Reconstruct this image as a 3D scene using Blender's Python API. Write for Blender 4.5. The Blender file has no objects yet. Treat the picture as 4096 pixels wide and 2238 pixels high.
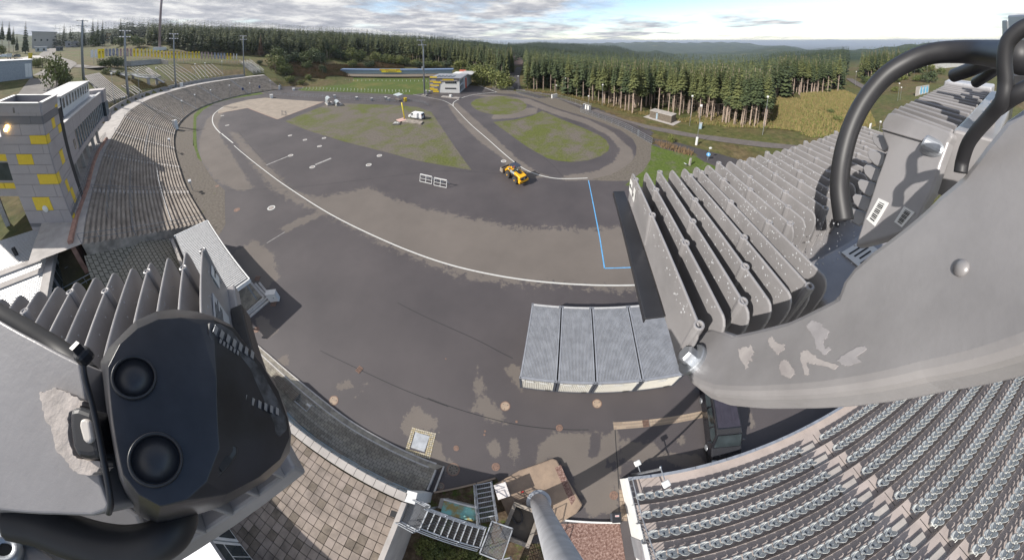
import bpy, math, random
import numpy as np
from mathutils import Vector, Matrix
random.seed(7)
RNG = np.random.default_rng(7)
R_ = math.radians
scene = bpy.context.scene
COL = scene.collection
# camera
CAM_H = 24.5                       # metres above the asphalt
CX, CY, FL = 2121.0, 163.0, 877.0  # optical axis and focal length of the wide lens, in pixels of a 4096 wide frame
FRAME_W, FRAME_H = 4096.0, 2236.0
KP = (2.0596255, -0.29877072, -0.29476225, 0.10681712)   # lens: angle = sum k_i (r / 2f)^i
cam = bpy.data.cameras.new('camera')
cam_ob = bpy.data.objects.new('camera', cam)
COL.objects.link(cam_ob)
scene.camera = cam_ob
cam_ob.location = (0, 0, CAM_H)
cam_ob.rotation_euler = (math.pi / 2, 0, 0)
cam.type = 'PANO'
cam.panorama_type = 'FISHEYE_LENS_POLYNOMIAL'
cam.fisheye_fov = R_(300)
cam.sensor_width = 36.0
cam.sensor_height = 36.0 * 559 / 1024
_mm = FRAME_W / 36.0 / (2 * FL)
cam.fisheye_polynomial_k0 = 0.0
cam.fisheye_polynomial_k1 = -KP[0] * _mm
cam.fisheye_polynomial_k2 = -KP[1] * _mm ** 2
cam.fisheye_polynomial_k3 = -KP[2] * _mm ** 3
cam.fisheye_polynomial_k4 = -KP[3] * _mm ** 4
cam.shift_x = -(CX - FRAME_W / 2) / FRAME_W
cam.shift_y = -(FRAME_H / 2 - CY) / FRAME_H
cam.clip_start = 0.01
cam.clip_end = 120000.0
# light
SUN_AZ, SUN_EL = R_(-112), R_(37)
sun_dir = Vector((math.sin(SUN_AZ) * math.cos(SUN_EL), math.cos(SUN_AZ) * math.cos(SUN_EL), math.sin(SUN_EL)))
sl = bpy.data.lights.new('sun', 'SUN')
sl.energy = 2.8
sl.angle = R_(0.6)
sl.color = (1.0, 0.95, 0.88)
so = bpy.data.objects.new('sun', sl)
COL.objects.link(so)
so.rotation_euler = (-sun_dir).to_track_quat('-Z', 'Y').to_euler()
world = bpy.data.worlds.new('World')
scene.world = world
world.use_nodes = True
nt = world.node_tree
N, L = nt.nodes, nt.links
bg = N['Background']
bg.inputs[1].default_value = 0.09
sky = N.new('ShaderNodeTexSky')
sky.sky_type = 'NISHITA'
sky.sun_disc = False
sky.sun_elevation = SUN_EL
sky.sun_rotation = SUN_AZ
sky.altitude = 800
sky.air_density = 1.0
sky.dust_density = 0.3
tc = N.new('ShaderNodeTexCoord')
sep = N.new('ShaderNodeSeparateXYZ'); L.new(tc.outputs['Generated'], sep.inputs[0])
def math_node(nt_, op, a, b=None, clamp=False):
 n = nt_.nodes.new('ShaderNodeMath'); n.operation = op; n.use_clamp = clamp
 for i, v in enumerate((a, b)):
  if v is None: continue
  if isinstance(v, (int, float)): n.inputs[i].default_value = v
  else: nt_.links.new(v, n.inputs[i])
 return n.outputs[0]
den = math_node(nt, 'ADD', math_node(nt, 'MAXIMUM', sep.outputs[2], 0.0), 0.09)
comb = N.new('ShaderNodeCombineXYZ')
L.new(math_node(nt, 'DIVIDE', sep.outputs[0], den), comb.inputs[0])
L.new(math_node(nt, 'DIVIDE', sep.outputs[1], den), comb.inputs[1])
def noise(nt_, vec, scale, detail=6, rough=0.55, dist=0.0):
 n = nt_.nodes.new('ShaderNodeTexNoise')
 if vec is not None: nt_.links.new(vec, n.inputs['Vector'])
 n.inputs['Scale'].default_value = scale; n.inputs['Detail'].default_value = detail
 n.inputs['Roughness'].default_value = rough; n.inputs['Distortion'].default_value = dist
 return n
def ramp(nt_, fac, stops):
 r = nt_.nodes.new('ShaderNodeValToRGB')
 nt_.links.new(fac, r.inputs[0])
 els = r.color_ramp.elements
 while len(els) < len(stops): els.new(0.5)
 for e, (p, c) in zip(els, stops):
  e.position = p; e.color = (*c, 1) if len(c) == 3 else c
 return r.outputs[0]
n1 = noise(nt, comb.outputs[0], 0.42, 9, 0.58, 0.15)
n2 = noise(nt, comb.outputs[0], 1.3, 8, 0.6, 0.1)
side = math_node(nt, 'MULTIPLY', sep.outputs[0], -0.14)
cover = math_node(nt, 'ADD', n1.outputs[0], side)
mask = ramp(nt, cover, [(0.36, (0, 0, 0)), (0.53, (1, 1, 1))])
shade = ramp(nt, n2.outputs[0], [(0.32, (1.75, 1.85, 2.15)), (0.48, (2.7, 2.75, 2.95)), (0.62, (4.5, 4.45, 4.4))])
mixs = N.new('ShaderNodeMix'); mixs.data_type = 'RGBA'
L.new(mask, mixs.inputs[0]); L.new(sky.outputs[0], mixs.inputs[6]); L.new(shade, mixs.inputs[7])
L.new(mixs.outputs[2], bg.inputs[0])
scene.view_settings.view_transform = 'Standard'
scene.view_settings.look = 'None'
scene.view_settings.exposure = 1.22
scene.view_settings.gamma = 1.0
scene.view_settings.use_curve_mapping = False
scene.render.engine = 'CYCLES'
scene.cycles.max_bounces = 5
scene.cycles.diffuse_bounces = 2
scene.cycles.glossy_bounces = 3
scene.cycles.transmission_bounces = 4
scene.cycles.transparent_max_bounces = 8
scene.cycles.volume_bounces = 0
scene.cycles.use_denoising = True
# geometry of the place as surveyed through the lens
def ray(px, py):
 u = (px - CX) / (2 * FL); v = (py - CY) / (2 * FL); r = math.hypot(u, v)
 th = ((KP[3] * r + KP[2]) * r + KP[1]) * r * r + KP[0] * r
 s = math.sin(th) / max(r, 1e-9)
 return Vector((u * s, math.cos(th), -v * s))
def G(px, py, z=0.0):
 d = ray(px, py); t = (z - CAM_H) / d.z
 return Vector((d.x * t, d.y * t, z))
def D(px, py, rng):
 d = ray(px, py); t = rng / math.hypot(d.x, d.y)
 return Vector((d.x * t, d.y * t, CAM_H + d.z * t))
def S(px, py, dist):
 return Vector((0, 0, CAM_H)) + ray(px, py) * dist
# mesh and object helpers
class MB:
 def __init__(s): s.v = []; s.f = []
 def add(s, vs, fs):
  b = len(s.v); s.v += [tuple(v) for v in vs]; s.f += [tuple(b + i for i in f) for f in fs]; return s
 def box(s, c, d, rz=0.0, tilt=None):
  hx, hy, hz = d[0] / 2, d[1] / 2, d[2] / 2
  m = Matrix.Rotation(rz, 3, 'Z')
  if tilt is not None: m = m @ tilt
  c = Vector(c)
  vs = [c + m @ Vector((x * hx, y * hy, z * hz)) for z in (-1, 1) for x, y in ((-1, -1), (1, -1), (1, 1), (-1, 1))]
  return s.add(vs, [(0, 3, 2, 1), (4, 5, 6, 7), (0, 1, 5, 4), (1, 2, 6, 5), (2, 3, 7, 6), (3, 0, 4, 7)])
 def prism(s, poly, z0, z1, top=True, bottom=True):
  n = len(poly)
  def zz(z, i): return z[i] if isinstance(z, (list, tuple)) else z
  vs = [(p[0], p[1], zz(z0, i)) for i, p in enumerate(poly)] + [(p[0], p[1], zz(z1, i)) for i, p in enumerate(poly)]
  a = sum(poly[i][0] * poly[(i + 1) % n][1] - poly[(i + 1) % n][0] * poly[i][1] for i in range(n))
  o = list(range(n)) if a > 0 else list(range(n - 1, -1, -1))
  fs = []
  for k in range(n):
   i, j = o[k], o[(k + 1) % n]
   fs.append((i, j, n + j, n + i))
  if top: fs.append(tuple(n + i for i in o))
  if bottom: fs.append(tuple(reversed(o)))
  return s.add(vs, fs)
 def hexa(s, b4, t4):
  return s.add(list(b4) + list(t4), [(0, 3, 2, 1), (4, 5, 6, 7), (0, 1, 5, 4), (1, 2, 6, 5), (2, 3, 7, 6), (3, 0, 4, 7)])
 def tube(s, pts, r, n=8, cap=True, r1=None):
  pts = [Vector(p) for p in pts]
  m = len(pts); vs = []; fs = []; ref = None
  for i, p in enumerate(pts):
   d = (pts[min(i + 1, m - 1)] - pts[max(i - 1, 0)]).normalized()
   if ref is None: ref = Vector((0, 0, 1)) if abs(d.z) < 0.9 else Vector((1, 0, 0))
   a = d.cross(ref).normalized(); b = a.cross(d).normalized(); ref = b
   rr = r if r1 is None else r + (r1 - r) * i / (m - 1)
   for k in range(n):
    t = 2 * math.pi * k / n
    vs.append(p + a * (math.cos(t) * rr) + b * (math.sin(t) * rr))
  for i in range(m - 1):
   for k in range(n):
    k2 = (k + 1) % n
    fs.append((i * n + k, (i + 1) * n + k, (i + 1) * n + k2, i * n + k2))
  if cap: fs += [tuple(range(n)), tuple(reversed(range((m - 1) * n, m * n)))]
  return s.add(vs, fs)
 def bar(s, p, q, w, h):
  p, q = Vector(p), Vector(q); d = (q - p).normalized()
  up = Vector((0, 0, 1)) if abs(d.z) < 0.95 else Vector((1, 0, 0))
  a = d.cross(up).normalized() * (w / 2); b = a.cross(d).normalized() * (h / 2)
  c = [-a - b, a - b, a + b, -a + b]
  return s.add([p + x for x in c] + [q + x for x in c], [(0, 3, 2, 1), (4, 5, 6, 7), (0, 1, 5, 4), (1, 2, 6, 5), (2, 3, 7, 6), (3, 0, 4, 7)])
 def disc(s, c, r, n=20, r_in=None, z=0.0):
  c = Vector(c)
  if r_in is None:
   return s.add([c + Vector((math.cos(2 * math.pi * i / n) * r, math.sin(2 * math.pi * i / n) * r, z)) for i in range(n)], [tuple(range(n))])
  vs = [c + Vector((math.cos(2 * math.pi * i / n) * q, math.sin(2 * math.pi * i / n) * q, z)) for q in (r_in, r) for i in range(n)]
  return s.add(vs, [(i, n + i, n + (i + 1) % n, (i + 1) % n) for i in range(n)])
 def lathe(s, c, prof, n=16, axis=None):
  c = Vector(c); M_ = Matrix.Identity(3)
  if axis is not None: M_ = Vector((0, 0, 1)).rotation_difference(Vector(axis).normalized()).to_matrix()
  vs = [c + M_ @ Vector((math.cos(2 * math.pi * k / n) * r, math.sin(2 * math.pi * k / n) * r, z)) for r, z in prof for k in range(n)]
  fs = [(i * n + k, i * n + (k + 1) % n, (i + 1) * n + (k + 1) % n, (i + 1) * n + k) for i in range(len(prof) - 1) for k in range(n)]
  fs += [tuple(reversed(range(n))), tuple(range((len(prof) - 1) * n, len(prof) * n))]
  return s.add(vs, fs)
 def quad(s, a, b, c, d): return s.add([a, b, c, d], [(0, 1, 2, 3)])
 def strip(s, A, B, closed=False):
  n = len(A); m = n if closed else n - 1
  return s.add(list(A) + list(B), [(i, (i + 1) % n, n + (i + 1) % n, n + i) for i in range(m)])
 def slab(s, poly3, thick, flip=False):
  "a thick plate: outline of 3D points pushed along thick (a vector)"
  n = len(poly3); t = Vector(thick)
  vs = [Vector(p) for p in poly3] + [Vector(p) + t for p in poly3]
  return s.add(vs, [tuple(range(n)), tuple(reversed(range(n, 2 * n)))] + [(i, n + i, n + (i + 1) % n, (i + 1) % n) for i in range(n)])
 def mesh(s, name):
  me = bpy.data.meshes.new(name); me.from_pydata([tuple(v) for v in s.v], [], s.f); me.validate(); return me
 def build(s, name, mat, parent=None, smooth=False, loc=None, recalc=False):
  me = s.mesh(name)
  if recalc:
   import bmesh
   bm = bmesh.new(); bm.from_mesh(me); bmesh.ops.recalc_face_normals(bm, faces=bm.faces); bm.to_mesh(me); bm.free()
  return obj(name, me, mat, parent, smooth, loc)
def obj(name, me, mat, parent=None, smooth=False, loc=None):
 o = bpy.data.objects.new(name, me); COL.objects.link(o)
 if mat is not None and not me.materials: me.materials.append(mat)
 if smooth: me.shade_smooth() if hasattr(me, 'shade_smooth') else None
 if parent is not None: o.parent = parent
 if loc is not None: o.location = loc
 return o
def bevel(o, w, seg=2):
 m = o.modifiers.new('bevel', 'BEVEL'); m.width = w; m.segments = seg; m.limit_method = 'ANGLE'; m.angle_limit = R_(35)
 return o
def tag(o, label=None, cat=None, group=None, kind=None):
 if label: o['label'] = label
 if cat: o['category'] = cat
 if group: o['group'] = group
 if kind: o['kind'] = kind
 return o
def empty(name, loc=(0, 0, 0), rz=0.0, label=None, cat=None, group=None):
 o = bpy.data.objects.new(name, None); COL.objects.link(o); o.location = loc; o.rotation_euler = (0, 0, rz)
 o.empty_display_size = 0.2
 return tag(o, label, cat, group)
KIDS = {}
def copy_tree(o, parent=None):
 c = o.copy(); COL.objects.link(c)
 if parent is not None: c.parent = parent
 for ch in o.children: copy_tree(ch, c)
 return c
def dup(o, loc, rz=None, label=None, scale=None):
 c = copy_tree(o); c.location = loc
 if rz is not None: c.rotation_euler = (0, 0, rz)
 if scale is not None: c.scale = (scale,) * 3 if not isinstance(scale, (tuple, list)) else scale
 if label: c['label'] = label
 return c
def np_mesh(name, V, T):
 me = bpy.data.meshes.new(name)
 me.vertices.add(len(V)); me.vertices.foreach_set('co', np.ascontiguousarray(V, np.float32).ravel())
 k = T.shape[1]
 me.loops.add(T.size); me.loops.foreach_set('vertex_index', np.ascontiguousarray(T, np.int32).ravel())
 me.polygons.add(len(T))
 me.polygons.foreach_set('loop_start', np.arange(0, T.size, k, dtype=np.int32))
 me.polygons.foreach_set('loop_total', np.full(len(T), k, np.int32))
 me.update(calc_edges=True)
 return me
def tile(V, T, pos, scl, rot):
 "copies of one small mesh, joined"
 c, s_ = np.cos(rot), np.sin(rot)
 X = V[None, :, 0] * c[:, None] - V[None, :, 1] * s_[:, None]
 Y = V[None, :, 0] * s_[:, None] + V[None, :, 1] * c[:, None]
 P = np.stack([X * scl[:, 0:1] + pos[:, 0:1], Y * scl[:, 0:1] + pos[:, 1:2], V[None, :, 2] * scl[:, 1:2] + pos[:, 2:3]], -1)
 F = T[None] + (np.arange(len(pos)) * len(V))[:, None, None]
 return P.reshape(-1, 3), F.reshape(-1, T.shape[1])
def tri_arrays(mb):
 T = []
 for f in mb.f:
  for i in range(1, len(f) - 1): T.append((f[0], f[i], f[i + 1]))
 return np.array(mb.v, float), np.array(T, int)
def resample(pts, n):
 P = np.array([[*p][:3] for p in pts], float); d = np.r_[0, np.cumsum(np.linalg.norm(np.diff(P, axis=0), axis=1))]
 t = np.linspace(0, d[-1], n)
 return np.stack([np.interp(t, d, P[:, k]) for k in range(P.shape[1])], 1)
def smooth_line(pts, n, it=3):
 P = [Vector((*p, 0)[:3]) for p in pts]
 for _ in range(it):
  Q = [P[0]]
  for a, b in zip(P, P[1:]): Q += [a * .75 + b * .25, a * .25 + b * .75]
  P = Q + [P[-1]]
 return resample(P, n)
def text(name, body, mat, size, M_, parent=None, extrude=0.0, align='CENTER'):
 cu = bpy.data.curves.new(name, 'FONT'); cu.body = body; cu.size = size; cu.align_x = align; cu.align_y = 'CENTER'
 cu.extrude = extrude; cu.resolution_u = 2
 cu.materials.append(mat)
 c_ = bpy.data.objects.new(name, cu); COL.objects.link(c_); bpy.context.view_layer.update()
 me = bpy.data.meshes.new_from_object(c_.evaluated_get(bpy.context.evaluated_depsgraph_get())); bpy.data.objects.remove(c_)
 o = obj(name, me, mat, parent); o.matrix_local = M_
 return o
ORD1 = 'first second third fourth fifth sixth seventh eighth ninth tenth eleventh twelfth thirteenth fourteenth fifteenth sixteenth seventeenth eighteenth nineteenth'.split(); TENS = 'twenty thirty forty fifty sixty seventy eighty ninety'.split()
def ordn(n):
 if n < 20: return ORD1[n - 1]
 if n >= 100: return ('hundred ' + ordn(n - 100)) if n > 100 else 'hundredth'
 t = TENS[n // 10 - 2]; return t[:-1] + 'ieth' if n % 10 == 0 else t + '-' + ORD1[n % 10 - 1]
def order_labels(objs, fmt, key=None):
 for i, o in enumerate(sorted(objs, key=key or (lambda q: math.atan2(q.location.x, q.location.y)))): o['label'] = fmt(i, o)
def frame_matrix(o, x, y):
 "matrix with given origin, x axis (reading direction) and y axis (up of the letters)"
 x = Vector(x).normalized(); z = x.cross(Vector(y)).normalized(); y = z.cross(x)
 m = Matrix((x, y, z)).transposed().to_4x4(); m.translation = Vector(o); return m
# materials
MATS = {}
def mat(name, col, rough=0.7, metal=0.0, var=0.12, scale=3.0, bump=0.0, bscale=None, spec=0.5, col2=None, stops=(0.35, 0.65), coat=0.0, space='Object', bdist=0.05):
 if name in MATS: return MATS[name]
 m = bpy.data.materials.new(name); m.use_nodes = True; MATS[name] = m
 t = m.node_tree; b = t.nodes['Principled BSDF']
 b.inputs['Roughness'].default_value = rough; b.inputs['Metallic'].default_value = metal
 b.inputs['Specular IOR Level'].default_value = spec; b.inputs['Coat Weight'].default_value = coat
 co = t.nodes.new('ShaderNodeTexCoord').outputs[space]
 n = noise(t, co, scale, 5, 0.6)
 c2 = col2 if col2 is not None else tuple(max(0, c * (1 - var)) for c in col)
 c1 = col if col2 is not None else tuple(min(1, c * (1 + var)) for c in col)
 out = ramp(t, n.outputs[0], [(stops[0], c2), (stops[1], c1)])
 t.links.new(out, b.inputs['Base Color'])
 if bump:
  nb = noise(t, co, bscale or scale * 6, 4, 0.6)
  bn = t.nodes.new('ShaderNodeBump'); bn.inputs['Strength'].default_value = bump; bn.inputs['Distance'].default_value = bdist
  t.links.new(nb.outputs[0], bn.inputs['Height']); t.links.new(bn.outputs[0], b.inputs['Normal'])
 return m
M_conc = mat('concrete', (0.27, 0.25, 0.235), 0.9, var=0.2, scale=1.2, bump=0.2)
M_concd = mat('old_concrete', (0.24, 0.21, 0.18), 0.95, var=0.35, scale=1.0, bump=0.3)
M_concl = mat('pale_concrete', (0.35, 0.325, 0.305), 0.85, var=0.14, scale=0.8, bump=0.15)
M_tread = mat('terrace_concrete', (0.31, 0.27, 0.23), 0.95, scale=0.7, col2=(0.18, 0.15, 0.125), stops=(0.3, 0.62), bump=0.2)
M_brick = mat('red_brick', (0.30, 0.17, 0.13), 0.9, var=0.25, scale=1.5, bump=0.25)
M_white = mat('white_paint', (0.62, 0.62, 0.61), 0.6, var=0.05)
M_line = mat('road_marking', (0.50, 0.50, 0.48), 0.7, scale=2.5, col2=(0.40, 0.39, 0.38), stops=(0.2, 0.5))
M_linew = mat('worn_marking', (0.33, 0.32, 0.31), 0.8, scale=2.0, col2=(0.17, 0.165, 0.165), stops=(0.3, 0.6))
M_blue = mat('blue_marking', (0.10, 0.33, 0.62), 0.7, var=0.15)
M_steel = mat('galvanised_steel', (0.40, 0.42, 0.45), 0.45, 0.7, var=0.18, scale=2.0)
M_steeld = mat('grey_steel', (0.20, 0.21, 0.23), 0.55, 0.5, var=0.15)
M_pole = mat('pole_paint', (0.27, 0.29, 0.32), 0.5, 0.3, var=0.1)
M_lamp = mat('lamp_coating', (0.27, 0.26, 0.263), 0.36, 0.15, var=0.13, scale=7, bump=0.15, bscale=160, bdist=0.0015)
M_black = mat('black_plastic', (0.018, 0.019, 0.023), 0.38, var=0.2, scale=8)
M_rubber = mat('black_rubber', (0.022, 0.022, 0.025), 0.5, var=0.25, scale=6)
M_dark = mat('dark_gap', (0.02, 0.02, 0.022), 0.8, var=0.1)
M_panel = mat('grey_facade_panel', (0.33, 0.30, 0.30), 0.6, var=0.05, scale=0.6)
M_paneld = mat('dark_facade_panel', (0.145, 0.14, 0.15), 0.6, var=0.07, scale=0.6)
M_yel = mat('yellow_panel', (0.68, 0.48, 0.03), 0.5, var=0.05)
M_glass = mat('dark_glass', (0.035, 0.045, 0.05), 0.12, var=0.3, scale=0.8)
M_glassb = mat('pale_glass', (0.40, 0.45, 0.47), 0.15, var=0.2, scale=1.0)
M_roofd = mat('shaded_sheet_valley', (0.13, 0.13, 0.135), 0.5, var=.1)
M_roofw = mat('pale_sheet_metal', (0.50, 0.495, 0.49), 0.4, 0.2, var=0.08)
M_roofg = mat('container_roof', (0.31, 0.32, 0.345), 0.45, 0.4, var=0.16, scale=1.5)
M_contd = mat('container_frame', (0.07, 0.08, 0.10), 0.5, var=0.1)
M_contw = mat('container_wall', (0.66, 0.64, 0.58), 0.55, var=0.06)
M_paver = mat('tan_paver', (0.285, 0.24, 0.195), 0.9, scale=0.4, col2=(0.225, 0.19, 0.155), bump=0.2)
M_pavg = mat('grey_paver', (0.34, 0.31, 0.25), 0.9, scale=2.0, col2=(0.19, 0.17, 0.145), bump=0.2)
M_slab = mat('terrace_slab', (0.27, 0.225, 0.195), 0.9, scale=0.55, col2=(0.12, 0.10, 0.085), stops=(0.34, 0.56), bump=0.3)
M_kerb = mat('kerb_stone', (0.45, 0.43, 0.41), 0.85, var=0.12)
M_iron = mat('cast_iron', (0.24, 0.15, 0.115), 0.7, 0.3, scale=5, col2=(0.15, 0.10, 0.08))
M_ironc = mat('cover_concrete', (0.36, 0.27, 0.20), 0.85, scale=4, col2=(0.25, 0.20, 0.155))
M_wood = mat('weathered_wood', (0.15, 0.125, 0.10), 0.9, var=0.3, scale=4)
M_spruce = mat('spruce_needles', (0.080, 0.102, 0.038), 0.85, scale=0.22, col2=(0.020, 0.036, 0.017), stops=(0.3, 0.7), space='Object')
M_sprucel = mat('light_spruce_needles', (0.14, 0.15, 0.048), 0.85, scale=0.3, col2=(0.035, 0.052, 0.019), stops=(0.3, 0.7))
M_spruced = mat('brown_dry_needles', (0.16, 0.085, 0.045), 0.9, scale=0.5, col2=(0.08, 0.045, 0.025))
M_bark = mat('spruce_bark', (0.34, 0.265, 0.215), 0.95, var=0.3, scale=1.5)
M_leaf = mat('leaf_green', (0.13, 0.155, 0.042), 0.8, scale=0.7, col2=(0.05, 0.07, 0.02), stops=(0.3, 0.7))
M_leafl = mat('leaf_light', (0.20, 0.21, 0.055), 0.8, scale=0.8, col2=(0.075, 0.095, 0.025), stops=(0.3, 0.7))
M_leafd = mat('leaf_dark', (0.08, 0.105, 0.04), 0.8, scale=0.7, col2=(0.03, 0.048, 0.02), stops=(0.3, 0.7))
M_dry = mat('dry_stalks', (0.25, 0.20, 0.085), 0.9, scale=0.8, col2=(0.17, 0.13, 0.05))
M_rust = mat('machine_yellow', (0.80, 0.40, 0.015), 0.4, var=0.06)
M_tyre = mat('tyre_rubber', (0.045, 0.043, 0.042), 0.85, var=0.25, scale=5)
M_vanb = mat('black_car_paint', (0.012, 0.012, 0.015), 0.18, var=0.1, coat=0.6)
M_vanroof = mat('dusty_black_roof', (0.040, 0.036, 0.048), 0.3, var=0.15, scale=2)
M_vanw = mat('white_car_paint', (0.76, 0.77, 0.78), 0.35, var=0.03)
M_orange = mat('orange_red', (0.65, 0.10, 0.03), 0.6, var=0.1)
M_red = mat('sign_red', (0.55, 0.03, 0.03), 0.6, var=0.1)
M_skin = mat('skin', (0.45, 0.28, 0.21), 0.6, var=0.05)
M_seat = mat('white_seat_plastic', (0.52, 0.53, 0.51), 0.45, scale=.6, var=0.12)
M_teal = mat('stained_teal_tank', (0.17, 0.40, 0.38), 0.5, scale=2.2, col2=(0.27, 0.21, 0.07), stops=(0.42, 0.56))
M_bluem = mat('blue_sheet_roof', (0.17, 0.24, 0.37), 0.5, 0.2, var=0.1)
M_bluew = mat('pale_blue_wall', (0.27, 0.35, 0.41), 0.7, var=0.08)
# survey sheets: (x offset, y offset, pixels of the 4096 frame per sheet unit)
SH = dict(a=(0, 0, .4263), b=(0, 350, .4263), c=(0, 800, .4263), d=(600, 0, .4263), e=(1300, 150, .4263), f=(1900, 150, .4263),
          g=(2500, 100, .4263), h=(3200, 100, .5457), i=(0, 1200, .7376), j=(900, 1400, .5956), k=(1700, 1500, .5244), l=(2400, 500, .7106),
          m=(3200, 600, .7106), n=(2400, 1500, .5244), o=(3200, 1400, .5957), p=(2050, 1180, .2985), q=(1900, 1800, .3113), r=(0, 80, .1777),
          s=(3300, 150, .2488), t=(500, 840, .3269), u=(700, 300, .3269), v=(1620, 260, .3269), w=(3400, 1600, .4534), x=(340, 180, .18476),
          y=(1990, 620, .0995), z=(0, 880, .2132), A=(3850, 0, .2985), B=(1050, 340, .2329), W=(0, 0, 1.0), D=(0, 0, 1.59006))
def P(s, x, y):
 ox, oy, k = SH[s]; return ox + x * k, oy + y * k
def GP(s, x, y, z=0.0): return G(*P(s, x, y), z)
def PL(s, pts): return [P(s, *p) for p in pts]
def GL(s, pts, z=0.0): return [GP(s, p[0], p[1], z) for p in pts]
# terrain
AZ_T = [
 (-180, [(0, -.05), (60, -.05), (300, -5), (3000, -60)]),
 (-130, [(0, -.05), (45, -.05), (80, 6), (250, 14), (900, 26), (3000, 30)]),
 (-104, [(0, -.05), (39, -.05), (47, 4), (62, 5.2), (118, 11.5), (138, 14.6), (270, 15.4), (420, 18), (1500, 45), (4000, 40)]),
 (-97, [(0, -.05), (38, -.05), (46, 4.6), (62, 5.4), (118, 11.8), (138, 14.8), (270, 15.4), (420, 18), (1500, 45), (4000, 40)]),
 (-92, [(0, -.05), (42, -.05), (54, 5.3), (72, 5.9), (118, 11.2), (150, 14.2), (270, 15.2), (420, 19), (1500, 50), (4000, 40)]),
 (-88, [(0, -.05), (58, -.05), (80, 5.4), (98, 5.9), (104, 7.0), (130, 9.0), (190, 13.6), (270, 14.6), (420, 22), (900, 50), (4000, 40)]),
 (-85, [(0, -.05), (78, -.05), (110, 5.5), (117, 5.9), (118, 7.0), (190, 13.4), (260, 14.0), (330, 22), (700, 50), (4000, 40)]),
 (-81, [(0, -.05), (86, -.05), (122, 5.5), (131, 5.9), (132, 7.0), (186, 12.8), (250, 14.0), (330, 23), (700, 48), (4000, 40)]),
 (-77, [(0, -.05), (120, -.05), (140, 5.5), (148, 5.9), (149, 7.0), (188, 12.6), (235, 14.0), (320, 24), (700, 46), (4000, 40)]),
 (-72, [(0, -.05), (133, -.05), (150, 5.5), (157, 5.9), (158, 6.9), (186, 12.2), (225, 13.4), (320, 24), (700, 46), (4000, 40)]),
 (-66, [(0, -.05), (143, -.05), (158, 5.4), (164, 5.9), (165, 6.6), (186, 11.6), (215, 13.0), (320, 24), (700, 46), (4000, 40)]),
 (-61, [(0, -.05), (150, -.05), (163, 5.2), (170, 5.9), (180, 8.5), (195, 11.4), (215, 13.0), (320, 24), (700, 44), (4000, 40)]),
 (-57, [(0, -.05), (149, -.05), (160, 2.0), (175, 5), (195, 9.5), (215, 12.5), (320, 23), (700, 42), (4000, 40)]),
 (-50, [(0, -.05), (144, -.05), (160, 2.4), (176, 6.0), (215, 12.5), (320, 22), (700, 40), (4000, 40)]),
 (-44, [(0, -.05), (172, -.05), (182, 4), (205, 9), (250, 15), (350, 22), (700, 38), (4000, 40)]),
 (-34, [(0, -.05), (164, -.05), (176, 3), (205, 8), (250, 13), (350, 18), (700, 34), (4000, 40)]),
 (-24, [(0, -.05), (150, -.05), (175, 2), (205, 6), (250, 10), (350, 13), (600, 26), (1200, 30), (4000, 30)]),
 (-14, [(0, -.05), (140, -.05), (175, 1), (250, 6), (350, 8), (600, 16), (1200, 18), (4000, 10)]),
 (-9, [(0, -.05), (140, -.05), (180, 0.3), (250, 3), (380, 3), (600, 8), (1200, 8), (4000, -60)]),
 (-4, [(0, -.05), (180, -.05), (260, 0.0), (390, 1.5), (460, 4), (700, -6), (1300, -2), (2600, -110), (5000, -90)]),
 (3, [(0, -.05), (120, -.05), (250, -2), (420, -10), (700, -14), (1100, 8), (1500, 6), (2600, -120), (5000, -60), (9000, -120)]),
 (12, [(0, -.05), (110, -.3), (250, -6), (450, -18), (750, -30), (1300, -4), (1700, -10), (2800, -160), (5200, -40), (9000, -260)]),
 (22, [(0, -.05), (95, -.2), (220, -6), (420, -20), (750, -44), (1500, -14), (2200, -120), (3600, -170), (6000, -10), (9000, -260)]),
 (32, [(0, -.05), (80, -.1), (200, -6), (420, -26), (800, -80), (1500, -90), (2100, -60), (3300, -190), (6200, -6), (9500, -280)]),
 (42, [(0, -.05), (75, -.1), (200, -6), (420, -28), (800, -100), (1800, -160), (2800, -120), (4200, -170), (6600, -4), (9500, -300)]),
 (52, [(0, -.05), (75, -.1), (200, -5), (420, -20), (800, -80), (1700, -130), (2700, -90), (4200, -110), (7000, -22), (9500, -330)]),
 (60, [(0, -.05), (75, -.1), (200, -3), (420, -10), (800, -30), (1700, -60), (3200, -40), (6000, -90), (9000, -340)]),
 (70, [(0, -.05), (80, -.1), (200, -1), (420, -3), (800, -10), (2000, -30), (5000, -200), (9000, -340)]),
 (85, [(0, -.05), (30, -.05), (80, 0), (200, 3), (420, 5), (800, 8), (2000, 10), (9000, -200)]),
 (120, [(0, -.05), (60, -.05), (200, 3), (800, 10), (3000, 0)]),
 (180, [(0, -.05), (60, -.05), (300, -5), (3000, -60)]),
]
FAR_Z = -410.0
_azs = np.array([a for a, _ in AZ_T], float)
def hgt_np(az, R):
 "height of the natural ground at bearing az (degrees) and range R"
 H = np.stack([np.interp(R, [q[0] for q in t] + [30000, 90000], [q[1] for q in t] + [FAR_Z, FAR_Z]) for _, t in AZ_T], 0)
 i = np.clip(np.searchsorted(_azs, az) - 1, 0, len(_azs) - 2)
 f = (az - _azs[i]) / (_azs[i + 1] - _azs[i])
 f = f * f * (3 - 2 * f) * .5 + f * .5
 k = np.arange(len(az))
 return H[i, k] * (1 - f) + H[i + 1, k] * f
def hgt(x, y):
 return float(hgt_np(np.array([math.degrees(math.atan2(x, y))]), np.array([math.hypot(x, y)]))[0])
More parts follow.
